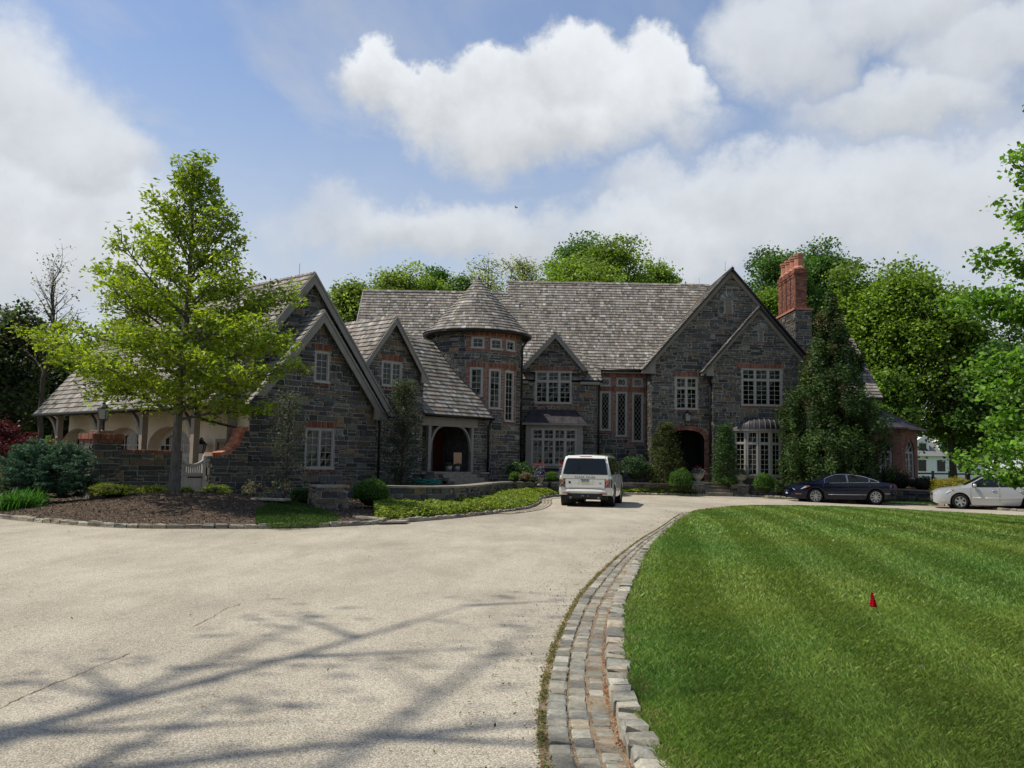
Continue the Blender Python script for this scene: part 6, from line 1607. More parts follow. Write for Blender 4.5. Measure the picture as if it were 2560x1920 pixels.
# ------------------------------------------------------------------ garden wall with lamp pier, gate
def garden_wall():
    t0 = wpx(228, 1150, 0)[0]; t1 = wpx(297, 1150, 0)[0]; tg0 = wpx(452, 1200, 0)[0]; tg1 = wpx(517, 1200, 0)[0]; tr = wpx(529, 1150, 0)[0]
    zw = wpx(400, 1125, 0)[1]; zp = wpx(262, 1087, 0)[1]; zb_ = 0.05; th = 0.48
    gw = thing('garden_wall', 'fieldstone garden wall with brick coping and lamp pier in front of the garages', 'wall', tuple(wp(t0, 0, 0)))
    sp = Pieces(gw, 'stone', 'stone', 'stonework'); bp_ = Pieces(gw, 'brick', 'brick', 'brickwork'); r = random.Random(9)
    def blockwall(name, a, b, z, s0=0.0, s1=th, leftface=False):
        m = MB(); m.prism([wp(a, s0, zb_), wp(b, s0, zb_), wp(b, s1, zb_), wp(a, s1, zb_)], (0, 0, z - zb_)); o = m.build(name, 'mortar', gw)
        stone_field(wfr(s0), [[(a, zb_), (b, zb_), (b, z), (a, z)]], [], r, sp, o, hm=.16, lm=.42, proud=.04)
        if leftface: stone_field(Fr(wp(a, 0, 0), -wv, (0, 0, 1), -wu), [[(-s1, zb_), (-s0, zb_), (-s0, z), (-s1, z)]], [], r, sp, o, hm=.17, lm=.3, proud=.05)
        return o
    pw = t1 - t0
    pier = blockwall('pier', t0, t1, zp - .24, -.12, pw - .12, True)
    f = wfr(-.16); fl_ = Fr(wp(t0 - .04, 0, 0), -wv, (0, 0, 1), -wu)
    # two flared soldier courses and a smaller top course
    for (o, za, zb2) in ((.02, zp - .24, zp - .14), (.06, zp - .138, zp + .03)):
        m = MB(); m.prism([wp(t0 - o, -.14 - o, za), wp(t1 + o, -.14 - o, za), wp(t1 + o, pw - .1 + o, za), wp(t0 - o, pw - .1 + o, za)], (0, 0, zb2 - za - .004)); m.build('cap_course', 'mortar', pier)
        soldier(wfr(-.14 - o), t0 - o, t1 + o, za, zb2, pier, .075, .02, bp_); soldier(Fr(wp(t0 - o, 0, 0), -wv, (0, 0, 1), -wu), -(pw - .1 + o), .14 + o, za, zb2, pier, .075, .02, bp_)
    m = MB(); o = -.16; m.prism([wp(t0 - o, -.14 - o, zp + .03), wp(t1 + o, -.14 - o, zp + .03), wp(t1 + o, pw - .1 + o, zp + .03), wp(t0 - o, pw - .1 + o, zp + .03)], (0, 0, .10)); m.build('cap_course', 'mortar', pier)
    brick_bond(wfr(-.14 - o), t0 - o, t1 + o, zp + .03, zp + .13, [], pier, .02, bp_, bh=.05); brick_bond(Fr(wp(t0 - o, 0, 0), -wv, (0, 0, 1), -wu), -(pw - .1 + o), .14 + o, zp + .03, zp + .13, [], pier, .02, bp_, bh=.05)
    wl = blockwall('wall_run', t1, tg0, zw - .1)
    m = MB(); m.prism([wp(t1, -.03, zw - .1), wp(tg0, -.03, zw - .1), wp(tg0, th + .03, zw - .1), wp(t1, th + .03, zw - .1)], (0, 0, .09)); m.build('coping_bed', 'mortar', wl)
    soldier(wfr(-.03), t1 + .02, tg0, zw - .1, zw, wl, .075, .015, bp_)
    n = int((tg0 - t1) / .075)
    # right of the gate: low shoulder, then a brick-topped sweep up to the house corner
    N_ = 18; ta = tr + .12; tb = -.28; z0 = wpx(540, 1134, 0)[1]; z1 = wpx(617, 1070, 0)[1]
    prof = [(ta + (tb - ta) * math.sin(k / N_ * math.pi / 2), z0 + (z1 - z0) * (1 - math.cos(k / N_ * math.pi / 2))) for k in range(N_ + 1)]
    prof = [(tr, z0)] + prof + [(0.0, z1)]
    m = MB(); pts = [(tr, zb_), (0, zb_)] + prof[::-1]
    m.prism([wp(p[0], 0, p[1]) for p in pts], wv * th); swp = m.build('sweep_wall', 'mortar', gw)
    for i in range(len(prof) - 1):
        a, b = prof[i], prof[i + 1]
        if b[0] - a[0] > 1e-3: stone_field(wfr(0), [[(a[0], zb_), (b[0], zb_), (b[0], min(a[1], b[1]) - .1), (a[0], min(a[1], b[1]) - .1)]], [], random.Random(77), sp, swp, hm=.16, lm=.42) if False else None
    # stones under the sweep: convex-hull halves so courses run through
    hull = [(tr, zb_), (0, zb_), (0, z1 - .12), (tb - .02, z1 - .15)]
    cols = [(prof[i][0], prof[i + 1][0], (prof[i][1] + prof[i + 1][1]) / 2) for i in range(len(prof) - 1) if prof[i + 1][0] - prof[i][0] > .005]
    stone_field(wfr(0), [[(tr, zb_), (0, zb_), (0, z1), (tr, z1)]], [(a - .001, b + .001, z - .1, z1 + 1) for a, b, z in cols], r, sp, swp, hm=.16, lm=.42, proud=.04)
    stone_field(Fr(wp(tr, 0, 0), -wv, (0, 0, 1), -wu), [[(-th, zb_), (0, zb_), (0, z0 - .08), (-th, z0 - .08)]], [], r, sp, swp, hm=.17, lm=.3, proud=.04)
    # brick rowlocks over the sweep, across the wall thickness
    d = [0]
    for i in range(len(prof) - 1): d.append(d[-1] + math.hypot(prof[i + 1][0] - prof[i][0], prof[i + 1][1] - prof[i][1]))
    at = lambda s: (float(np.interp(s, d, [p[0] for p in prof])), float(np.interp(s, d, [p[1] for p in prof])))
    s = 0.0
    while s < d[-1] - .07:
        a, b = at(s + .005), at(s + .068); tx, tz_ = b[0] - a[0], b[1] - a[1]; l = math.hypot(tx, tz_); nx, nz_ = -tz_ / l, tx / l
        k = int(s / .073) % 2
        for (q0, q1) in (((-.05, .155), (.165, .37), (.38, th + .03)) if k else ((-.05, .05), (.06, .265), (.275, th + .03))):
            lo = [wp(a[0], q0, a[1]), wp(b[0], q0, b[1]), wp(b[0], q1, b[1]), wp(a[0], q1, a[1])]; e = wu * nx + Vector((0, 0, nz_))
            vs = [p - e * .10 for p in lo] + [p + e * .035 for p in lo]
            bp_.add(vs, [(4, 5, 6, 7), (0, 1, 5, 4), (1, 2, 6, 5), (2, 3, 7, 6), (3, 0, 4, 7)], pick(r, [((0.42, 0.17, 0.10), 3), ((0.36, 0.13, 0.075), 3), ((0.48, 0.23, 0.14), 2)]), swp, .07 * .4 * 6000)
        s += .073
    sp.flush(); bp_.flush()
    c = wp((t0 + t1) / 2, pw / 2 - .12, zp + .13 + .33)
    carriage_lantern('pier_lantern', 'black post lantern standing on the brick-capped garden pier', tuple(c), .58, post=True, s=.85)
    # gate: boarded below, slatted above under a dipping rail
    global LOCAL
    g = thing('garden_gate', 'cream wooden garden gate with slatted top and dipped rail, beside the sweep wall', 'gate', tuple(wp(tg0, .2, 0)))
    W = tg1 - tg0; f = Fr(wp(tg0, .2, 0), wu, (0, 0, 1), -wv); zt = wpx(514, 1141, .2)[1]; zm = wpx(490, 1182, .2)[1]
    top = lambda x: zt - .06 - .22 * math.sin(math.pi * min(1, max(0, x / W))) ** 0.8 - .0
    def bx(m_, a, b, c_, e, th_=.05): m_.prism([f.p(a, c_, 0), f.p(b, c_, 0), f.p(b, e, 0), f.p(a, e, 0)], f.n * th_)
    for x in (0, W - .09):
        m = MB(); bx(m, x, x + .09, .1, zt, .09); m.lathe([(.05, zt), (.04, zt + .03), (0, zt + .06)], 8, tuple(f.p(x + .045, 0, .045))); m.build('post', 'garage_paint', g)
    m = MB(); n_ = 10
    for k in range(n_):
        a, b = .09 + (W - .18) * k / n_, .09 + (W - .18) * (k + 1) / n_; m.prism([f.p(a, top(a) - .05, .0), f.p(b, top(b) - .05, 0), f.p(b, top(b) + .03, 0), f.p(a, top(a) + .03, 0)], f.n * .08)
    m.build('top_rail', 'window_paint', g)
    for k in range(9):
        x = .12 + (W - .3) * k / 8; m = MB(); bx(m, x, x + .045, zm, top(x) - .04, .04); m.build('slat', 'window_paint', g)
    m = MB(); bx(m, .09, W - .09, zm - .09, zm, .07); m.build('mid_rail', 'window_paint', g)
    for k in range(8):
        x = .09 + (W - .18) * k / 8; m = MB(); bx(m, x + .004, x + (W - .18) / 8 - .004, .15, zm - .09, .035); m.build('board', 'garage_paint', g)
    m = MB(); m.bar(f.p(W * .35, zm - .14, .05), f.p(W + .02, zm - .14, .05), .02, .04); m.build('hinge', 'black_iron', g)
garden_wall()

# ------------------------------------------------------------------ plants
def lerp_tab(tab, x): return float(np.interp(x, [a for a, _ in tab], [b for _, b in tab]))
def branch_mesh(branches, name, matname, parent, n=6):
    m = MB()
    for pts, rad in branches: m.tube(pts, rad, n if rad[0] > 0.03 else 4, cap=False)
    return m.build(name, matname, parent, True)
def grow(R, H, r0, lo, env, nlimb, elev=(18, 62), sub=0.3, seglen=0.13, sub_len=0.42, wob=0.05, sub_r=0.012, droop=0.0, fexp=0.85):
    """one leader with limbs and side branches; env(h, az) gives the reach. Returns branches and leaf anchors"""
    br, an = [], []
    zs = np.linspace(0, H, 14); w_ = np.cumsum(R.normal(0, wob, (14, 2)), 0) * (zs / H)[:, None]
    lead = np.c_[w_, zs]
    br.append((lead, list(r0 * (1 - zs / H) ** 0.75 * 0.95 + 0.012)))
    br[0][1][0] = r0 * 1.35
    for i in range(nlimb):
        f = ((i + R.random()) / nlimb) ** fexp; h = lo + (H * 0.97 - lo) * f; az = i * 2.399 + R.normal(0, 0.35)
        e = math.radians(elev[0] + (elev[1] - elev[0]) * f + R.normal(0, 6)); reach = env(h, az) * .6
        for _ in range(6): reach = .5 * reach + .5 * env(min(H, h + reach * math.tan(e)), az)
        reach = max(0.25, reach * R.uniform(0.72, 1.06))
        L = reach / max(0.3, math.cos(e)); st = np.array([np.interp(h, zs, lead[:, 0]), np.interp(h, zs, lead[:, 1]), h])
        d = np.array([math.cos(az) * math.cos(e), math.sin(az) * math.cos(e), math.sin(e)])
        k = np.linspace(0, 1, 7); cur = R.normal(0, 0.05, 3)
        pts = st + d * (L * k)[:, None] + np.array([0, 0, -droop * L]) * (k ** 2)[:, None] + cur * (L * np.sin(k * math.pi))[:, None] + np.array([0, 0, 0.10 * L]) * (k * (k - 1))[:, None] * -0.0
        rb = max(0.010, r0 * 0.42 * (1 - h / H) ** 0.7)
        br.append((pts, list(rb * (1 - k) ** 0.8 + 0.006)))
        side = np.cross(d, [0, 0, 1.0]); side /= np.linalg.norm(side) + 1e-9
        ns = max(3, int(L / sub))
        for j in range(ns):
            q = 0.22 + 0.78 * (j + R.random() * 0.6) / ns; p = np.array([np.interp(q, k, pts[:, c]) for c in range(3)])
            a = R.uniform(0.55, 1.1) * (1 if j % 2 else -1); up = R.normal(0.12, 0.25)
            sd = d * math.cos(a) + side * math.sin(a) + np.array([0, 0, up]); sd /= np.linalg.norm(sd)
            sl_ = L * sub_len * (1.1 - 0.75 * q) * R.uniform(0.6, 1.15) + 0.12
            kk = np.linspace(0, 1, 4); sp_ = p + sd * (sl_ * kk)[:, None] + np.array([0, 0, -droop * sl_ * 0.6]) * (kk ** 2)[:, None] + R.normal(0, 0.03, 3) * np.sin(kk * math.pi)[:, None]
            br.append((sp_, list(max(0.004, min(sub_r, rb * 0.5)) * (1 - kk) + 0.003)))
            na = max(2, int(sl_ / seglen)); t = R.uniform(0.15, 1.0, na)
            A = np.stack([np.interp(t, kk, sp_[:, c]) for c in range(3)], 1) + R.normal(0, 0.04 + 0.10 * sl_, (na, 3)) * np.array([1, 1, 0.6]); an.append(A)
            an.append(sp_[-1:] + R.normal(0, 0.05, (1, 3)))
        an.append(pts[-1:] )
    top = lead[-3:]; an.append(np.repeat(top, 5, 0) + R.normal(0, 0.08, (15, 3)))
    return br, np.vstack(an)
def leaves_at(A, per, spread, size, cols, R, name, parent, matname='leaf', up=0.35, aspect=0.55, kind=None, var=0.2, tints=None):
    n = len(A) * per
    P = np.repeat(A, per, 0) + R.normal(0, spread, (n, 3)) * np.array([1, 1, 0.75])
    V, Q = leaf_quads(P, size * R.uniform(0.65, 1.3, n), R, up, aspect)
    # each twig has its own tint
    tint = np.repeat(1 + 0.16 * R.normal(0, 1, (len(A), 1)), per, 0)
    if tints is not None: tint = tint * np.repeat(tints[:, None], per, 0)
    return mesh_np(name, V, Q, np.clip(pal_cols(n, cols, R, var) * tint, 0.004, 0.6), matname, parent, kind)
def tree(name, label, base, H, r0, lo, env, nlimb, per, spread, size, cols, seed, bark='bark', group=None, cat='tree', rz=0.0, **kw):
    global LOCAL
    R = np.random.default_rng(seed); t = thing(name, label, cat, base, rz, group); LOCAL = True
    mk = {k: kw.pop(k) for k in ('up', 'aspect', 'var') if k in kw}
    br, an = grow(R, H, r0, lo, env, nlimb, **kw)
    branch_mesh(br[:1], 'trunk', bark, t, 10); branch_mesh(br[1:], 'branches', bark, t, 6)
    if per: leaves_at(an, per, spread, size, cols, R, 'crown', t, **mk)
    LOCAL = False; return t
def tab_env(tab, lr=None):
    def f(h, az):
        r = lerp_tab(tab, h)
        if lr: r *= 1 + lr * math.cos(az - math.pi)
        return r * (0.9 + 0.12 * math.sin(3 * az + h) + 0.08 * math.sin(5 * az - 2 * h))
    return f
OAK = [(0.235, 0.315, 0.022), (0.29, 0.36, 0.030), (0.19, 0.265, 0.020), (0.33, 0.385, 0.035), (0.15, 0.225, 0.02)]
# the young oak in the mulch bed
ob = onZ(434, 1240, 0.50); ob = np.array((float(onY(434, 1240, 24.4)[0]), 24.4, 0.0)); ob[2] = float(bed_z(ob[0], ob[1])) - 0.04
tree('young_oak', 'young oak with bright yellow green spring leaves in the mulch bed by the garages', tuple(ob), 8.95, 0.125, 1.95,
     tab_env([(1.6, 1.7), (2.2, 2.7), (2.9, 3.6), (3.6, 4.2), (4.3, 4.45), (5.0, 4.25), (5.7, 3.5), (6.3, 2.5), (6.8, 1.75), (7.5, 1.6), (8.0, 1.2), (8.5, 0.75), (9.1, 0.3)], 0.05),
     64, 11, 0.115, 0.15, OAK, 31, 'bark_grey', fexp=1.06, elev=(9, 66), sub=0.26, seglen=0.15, sub_len=0.42, sub_r=0.014, aspect=0.45)

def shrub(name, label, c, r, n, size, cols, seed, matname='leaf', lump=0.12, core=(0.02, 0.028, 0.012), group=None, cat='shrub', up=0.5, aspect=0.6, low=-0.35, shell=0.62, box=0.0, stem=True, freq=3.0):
    """lumpy mound of small leaves over a dark core standing in for inner shade; c is the ground point below its middle"""
    global LOCAL
    R = np.random.default_rng(seed); t = thing(name, label, cat, c, 0, group); LOCAL = True
    d = R.normal(0, 1, (n, 3)); d /= np.linalg.norm(d, axis=1)[:, None]; d = d[d[:, 2] > low]; n = len(d)
    ph = R.uniform(0, 6.28, 6)
    ln_ = 1 + lump * (np.sin(freq * d[:, 0] * 2 + ph[0]) * np.sin(freq * d[:, 1] * 2 + ph[1]) + 0.7 * np.sin(freq * 2.3 * d[:, 2] + ph[2] + 3 * d[:, 0]) + 0.5 * np.sin(freq * 3 * d[:, 1] + ph[3]))
    if box: d2 = np.sign(d) * np.abs(d) ** (1 - box); d2 /= np.max(np.abs(d2), 1)[:, None] ** box * np.linalg.norm(d2, axis=1)[:, None] ** (1 - box)
    else: d2 = d
    rad = R.uniform(shell, 1.0, n) ** 0.6
    zc = r[2] * (-low if low < 0 else 0) / (1 - low)
    zc = r[2] * 0.5; rz_ = r[2] * 0.5
    P = d2 * np.array([r[0], r[1], rz_]) * (rad * ln_)[:, None] + np.array([0, 0, zc]); P[:, 2] = np.maximum(P[:, 2], 0.01 + 0.02 * R.random(n))
    V, Q = leaf_quads(P, size * R.uniform(0.65, 1.3, n), R, up, aspect, d)
    mesh_np('foliage', V, Q, np.clip(pal_cols(n, cols, R) * (1 + 0.12 * (ln_ - 1)[:, None] / max(lump, 0.01)), 0.004, 0.6), matname, t)
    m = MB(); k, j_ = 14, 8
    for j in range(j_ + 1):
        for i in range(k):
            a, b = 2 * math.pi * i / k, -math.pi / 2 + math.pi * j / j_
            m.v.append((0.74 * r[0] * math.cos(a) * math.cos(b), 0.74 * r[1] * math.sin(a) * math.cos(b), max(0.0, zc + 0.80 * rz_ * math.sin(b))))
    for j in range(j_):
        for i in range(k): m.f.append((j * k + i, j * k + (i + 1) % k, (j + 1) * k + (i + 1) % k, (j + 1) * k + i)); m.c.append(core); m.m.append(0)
    if core: m.build('twigs', 'chip', t, True)  # closed dark shell, no real stems: paints the shrub's inner shade
    LOCAL = False; return t
def at_px(px, py_base, Y):
    """ground point under a photo pixel column at depth Y, on terrace / bed height given by the base pixel"""
    return onY(px, py_base, Y)
BOX = [(0.055, 0.13, 0.018), (0.075, 0.16, 0.022), (0.045, 0.105, 0.016), (0.095, 0.19, 0.03)]
DKBOX = [(0.03, 0.075, 0.014), (0.045, 0.10, 0.018), (0.025, 0.06, 0.012)]
GOLD = [(0.16, 0.20, 0.022), (0.21, 0.25, 0.03), (0.11, 0.15, 0.02), (0.26, 0.26, 0.04)]
def px_shrub(name, label, pbox, Y, n, size, cols, seed, z=None, deep=0.9, **kw):
    px0, py0, px1, py1 = pbox; c = onY((px0 + px1) / 2, py1, Y); k = 1 / pxscale(c); zt = float(onY((px0 + px1) / 2, py0, Y)[2])
    zb_ = c[2] if z is None else z
    rx = (px1 - px0) * k / 2
    return shrub(name, label, (float(c[0]), Y, float(zb_)), (rx, rx * deep, max(0.15, zt - zb_)), n, size, cols, seed, **kw)
bzz = lambda px, Y: float(bed_z(np.array([onY(px, 1200, Y)[0]]), np.array([Y]))[0]) - 0.03
TZ = 0.62                                               # terrace level in front of the house
px_shrub('golden_yew', 'largest low golden-green yew, between blue spruce and young oak', (222, 1209, 338, 1257), 24.0, 5200, 0.06, GOLD, 41, bzz(280, 24.0), lump=.24, freq=5.0, aspect=.3, group='low yews along the garden wall')
px_shrub('golden_yew', 'low golden-green yew close left of the oak trunk', (348, 1213, 420, 1246), 25.6, 2600, 0.06, GOLD[:3], 42, bzz(384, 25.6), lump=.24, freq=5.0, aspect=.3, group='low yews along the garden wall')
px_shrub('golden_yew', 'small golden-green yew close right of the oak trunk below the gate', (446, 1217, 482, 1246), 25.8, 1200, 0.06, GOLD, 43, bzz(464, 25.8), lump=.24, freq=5.0, aspect=.3, group='low yews along the garden wall')
px_shrub('golden_yew', 'low golden-green yew in front of the sweep wall, right of the gate', (503, 1213, 575, 1250), 26.3, 2600, 0.06, GOLD[:3], 44, bzz(540, 26.3), lump=.24, freq=5.0, aspect=.3, group='low yews along the garden wall')
px_shrub('boxwood_block', 'dark clipped boxwood block left of the short stone pier', (725, 1220, 800, 1278), 25.0, 6000, 0.045, DKBOX + BOX[:2], 45, bzz(760, 25.0), lump=.03, box=.45, group='clipped boxwoods')
px_shrub('boxwood_ball', 'broad round boxwood between the short stone pier and the terrace wall', (880, 1195, 972, 1284), 25.4, 9000, 0.045, BOX, 46, bzz(925, 25.4), lump=.03, group='clipped boxwoods')
px_shrub('boxwood_ball', 'round boxwood on the terrace right of the purple flower pot', (1356, 1179, 1408, 1210), 40.2, 3500, 0.06, BOX, 47, TZ, lump=.03, group='clipped boxwoods')
px_shrub('boxwood_ball', 'round boxwood in front of the left entrance urn', (1672, 1171, 1733, 1232), 43.9, 7000, 0.055, BOX, 48, 0.1, lump=.05, group='clipped boxwoods')
px_shrub('boxwood_ball', 'round boxwood right of the right entrance urn, beside the dark blue car', (1884, 1182, 1938, 1243), 43.6, 7000, 0.055, BOX, 49, 0.08, lump=.05, group='clipped boxwoods')
px_shrub('boxwood_mound', 'low boxwood mound behind the right entrance urn', (1793, 1191, 1842, 1226), 45.0, 3200, 0.055, BOX, 50, 0.5, lump=.06, group='clipped boxwoods')
px_shrub('boxwood_mound', 'flat little boxwood below the bronze conical cedar', (1621, 1194, 1661, 1209), 45.2, 1500, 0.055, BOX, 51, TZ, lump=.05, group='clipped boxwoods')
px_shrub('rhododendron', 'loose green rhododendron at the foot of the turret', (1258, 1152, 1332, 1206), 40.6, 1500, 0.13, [(0.07, 0.14, 0.04), (0.11, 0.20, 0.06), (0.05, 0.10, 0.03)], 52, TZ, lump=.25, shell=.3, aspect=.4)
px_shrub('heather', 'dusty pink heather mound in front of the rhododendron', (1296, 1181, 1330, 1207), 38.6, 1500, 0.05, [(0.22, 0.15, 0.11), (0.17, 0.14, 0.08), (0.26, 0.19, 0.14)], 53, TZ)
px_shrub('spirea', 'small yellow-green spirea left of the pink heather', (1272, 1179, 1302, 1207), 38.8, 1500, 0.05, BOX + GOLD[:1], 54, TZ)
px_shrub('spirea', 'small bright green mound between heather and purple flower pot', (1324, 1188, 1344, 1206), 38.9, 700, 0.05, BOX, 55, TZ)
px_shrub('viburnum', 'pale leafy shrub rising behind the white vehicle', (1496, 1134, 1546, 1215), 45.2, 2200, 0.09, [(0.09, 0.15, 0.05), (0.13, 0.19, 0.07), (0.06, 0.11, 0.035)], 56, TZ, lump=.2, shell=.4)
px_shrub('viburnum', 'large dark viburnum under the diamond windows', (1552, 1137, 1628, 1212), 45.4, 5200, 0.08, [(0.05, 0.10, 0.05), (0.075, 0.135, 0.065), (0.035, 0.07, 0.03)], 57, TZ, lump=.14)
px_shrub('azalea', 'sparse little azalea at the foot of the sweep wall', (600, 1204, 645, 1243), 27.9, 420, 0.06, [(0.17, 0.15, 0.10), (0.12, 0.15, 0.07), (0.2, 0.17, 0.12)], 58, bzz(622, 27.9), lump=.3, shell=.1, core=None)
px_shrub('daylilies', 'pale yellow perennials behind the wall left of the dark blue car', (1936, 1199, 1968, 1216), 44.8, 500, 0.09, [(0.25, 0.26, 0.07), (0.16, 0.2, 0.06)], 59, 0.55, aspect=.25, shell=.2)
px_shrub('coneflower', 'yellow-green perennials above the bonnet of the dark blue car', (1966, 1200, 2012, 1216), 44.8, 700, 0.09, [(0.20, 0.24, 0.06), (0.28, 0.28, 0.08)], 60, 0.5, aspect=.25, shell=.2)
px_shrub('barberry', 'dark burgundy barberry below the brick sunroom', (2186, 1172, 2284, 1236), 45.2, 4200, 0.08, [(0.05, 0.02, 0.022), (0.035, 0.018, 0.018), (0.03, 0.035, 0.02)], 61, 0.25, lump=.08)
px_shrub('barberry', 'low near-black shrub between burgundy barberry and golden juniper', (2276, 1191, 2350, 1228), 44.0, 2600, 0.08, [(0.025, 0.03, 0.018), (0.04, 0.03, 0.025)], 62, 0.35, lump=.1)
px_shrub('golden_juniper', 'golden yellow juniper mound behind the silver car', (2326, 1192, 2442, 1240), 41.6, 6000, 0.09, [(0.34, 0.27, 0.022), (0.26, 0.22, 0.02), (0.40, 0.33, 0.04), (0.18, 0.18, 0.02)], 63, 0.05, lump=.12, aspect=.3, core=(0.06, 0.06, 0.015))
px_shrub('bayberry', 'bright green bush between the burgundy maple and the garages', (92, 1096, 150, 1165), 33.5, 2500, 0.10, [(0.08, 0.19, 0.03), (0.11, 0.24, 0.04)], 64, 0.2, lump=.15)

# dwarf blue spruce: shelving tiers of needle sprays
def spruce():
    global LOCAL
    Y = 24.3; c = onY(112, 1255, Y); z = bzz(112, Y); R = np.random.default_rng(71)
    t = thing('dwarf_blue_spruce', 'wide dwarf blue spruce with shelving branches at the left of the bed', 'shrub', (float(c[0]), Y, z)); LOCAL = True
    P, br = [], []; rx = 130 / pxscale(c) 
    for i in range(150):
        az = R.uniform(0, 6.283); h = R.beta(1.5, 1.25) * 1.5 + 0.12; reach = rx * math.sqrt(max(0.05, 1 - ((h - 0.55) / 1.12) ** 2)) * R.uniform(0.62, 1.08) * (1.05 if abs(math.cos(az)) > .5 else .85)
        tip = np.array([reach * math.cos(az), reach * math.sin(az) * .85, h + 0.05]); st = np.array([0, 0, h * 0.55 + 0.1]); k = np.linspace(0, 1, 5)
        pts = st + (tip - st) * k[:, None] + np.array([0, 0, 0.10]) * (k ** 2)[:, None] - np.array([0, 0, .08]) * np.sin(k * 3.14)[:, None]
        br.append((pts, list(.022 * (1 - k) + .006)))
        for q in (.66, .76, .86, .97):
            for _ in range(2 if q < .9 else 1):
                p = np.array([np.interp(q, k, pts[:, j]) for j in range(3)]); w_ = 0.26 * (1.1 - q); p = p + R.normal(0, 1, 3) * np.array([w_, w_, .02])
                P.append(p + R.normal(0, 1, (7, 3)) * np.array([.05, .05, .016]))
    P = np.vstack(P); P[:, 2] = np.maximum(P[:, 2], .06)
    branch_mesh(br, 'branches', 'bark', t, 5)
    n = len(P) * 7; Q0 = np.repeat(P, 7, 0) + R.normal(0, 1, (n, 3)) * np.array([.035, .035, .018]); V, Q = leaf_quads(Q0, .075 * R.uniform(.7, 1.3, n), R, .3, .22)
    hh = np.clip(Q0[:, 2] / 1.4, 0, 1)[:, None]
    col = pal_cols(n, [(0.04, 0.09, 0.058), (0.055, 0.115, 0.076), (0.032, 0.075, 0.044), (0.078, 0.145, 0.10)], R) * (.75 + .6 * hh)  # needles lightened towards the top to imitate light from above
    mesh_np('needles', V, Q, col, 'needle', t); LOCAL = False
spruce()
# strap-leaved clump in the front left corner
def strap_clump(name, label, c, rad, n, L, cols, seed, cat='plant'):
    global LOCAL
    R = np.random.default_rng(seed); t = thing(name, label, cat, c); LOCAL = True
    Vs, Qs = [], []; 
    for i in range(n):
        a = R.uniform(0, 6.283); b = np.array([*(R.normal(0, rad * .45, 2)), 0]); d = np.array([math.cos(a), math.sin(a), 0]); s = np.array([-d[1], d[0], 0]) * .011
        l = L * R.uniform(.6, 1.15); lean = R.uniform(.25, .95); k = np.linspace(0, 1, 5)
        pts = b + d * (l * lean * k ** 1.3)[:, None] + np.array([0, 0, 1]) * (l * (k * 1.05 - .75 * lean * k ** 2.4))[:, None]
        w_ = np.array([1, 1.1, .9, .6, .1]); o = len(Vs) * 10
        Vs.append(np.vstack([pts - s * w_[:, None], pts + s * w_[:, None]])); Qs += [(o + j, o + j + 1, o + 5 + j + 1, o + 5 + j) for j in range(4)]
    mesh_np('leaves', np.vstack(Vs), np.array(Qs), np.repeat(pal_cols(n, cols, R), 4, 0), 'leaf', t); LOCAL = False
for i, (px, Y, lab) in enumerate([(8, 22.6, 'clump of strap-leaved daylilies at the far left edge of the bed'), (55, 22.9, 'clump of strap-leaved daylilies in front of the blue spruce'), (92, 23.4, 'small daylily clump at the right foot of the blue spruce')]):
    strap_clump('daylily', lab, (float(onY(px, 1260, Y)[0]), Y, bzz(px, Y)), .5 if i < 2 else .25, 420 if i < 2 else 150, .62, [(0.05, 0.15, 0.02), (0.075, 0.20, 0.03), (0.04, 0.11, 0.018)], 80 + i)

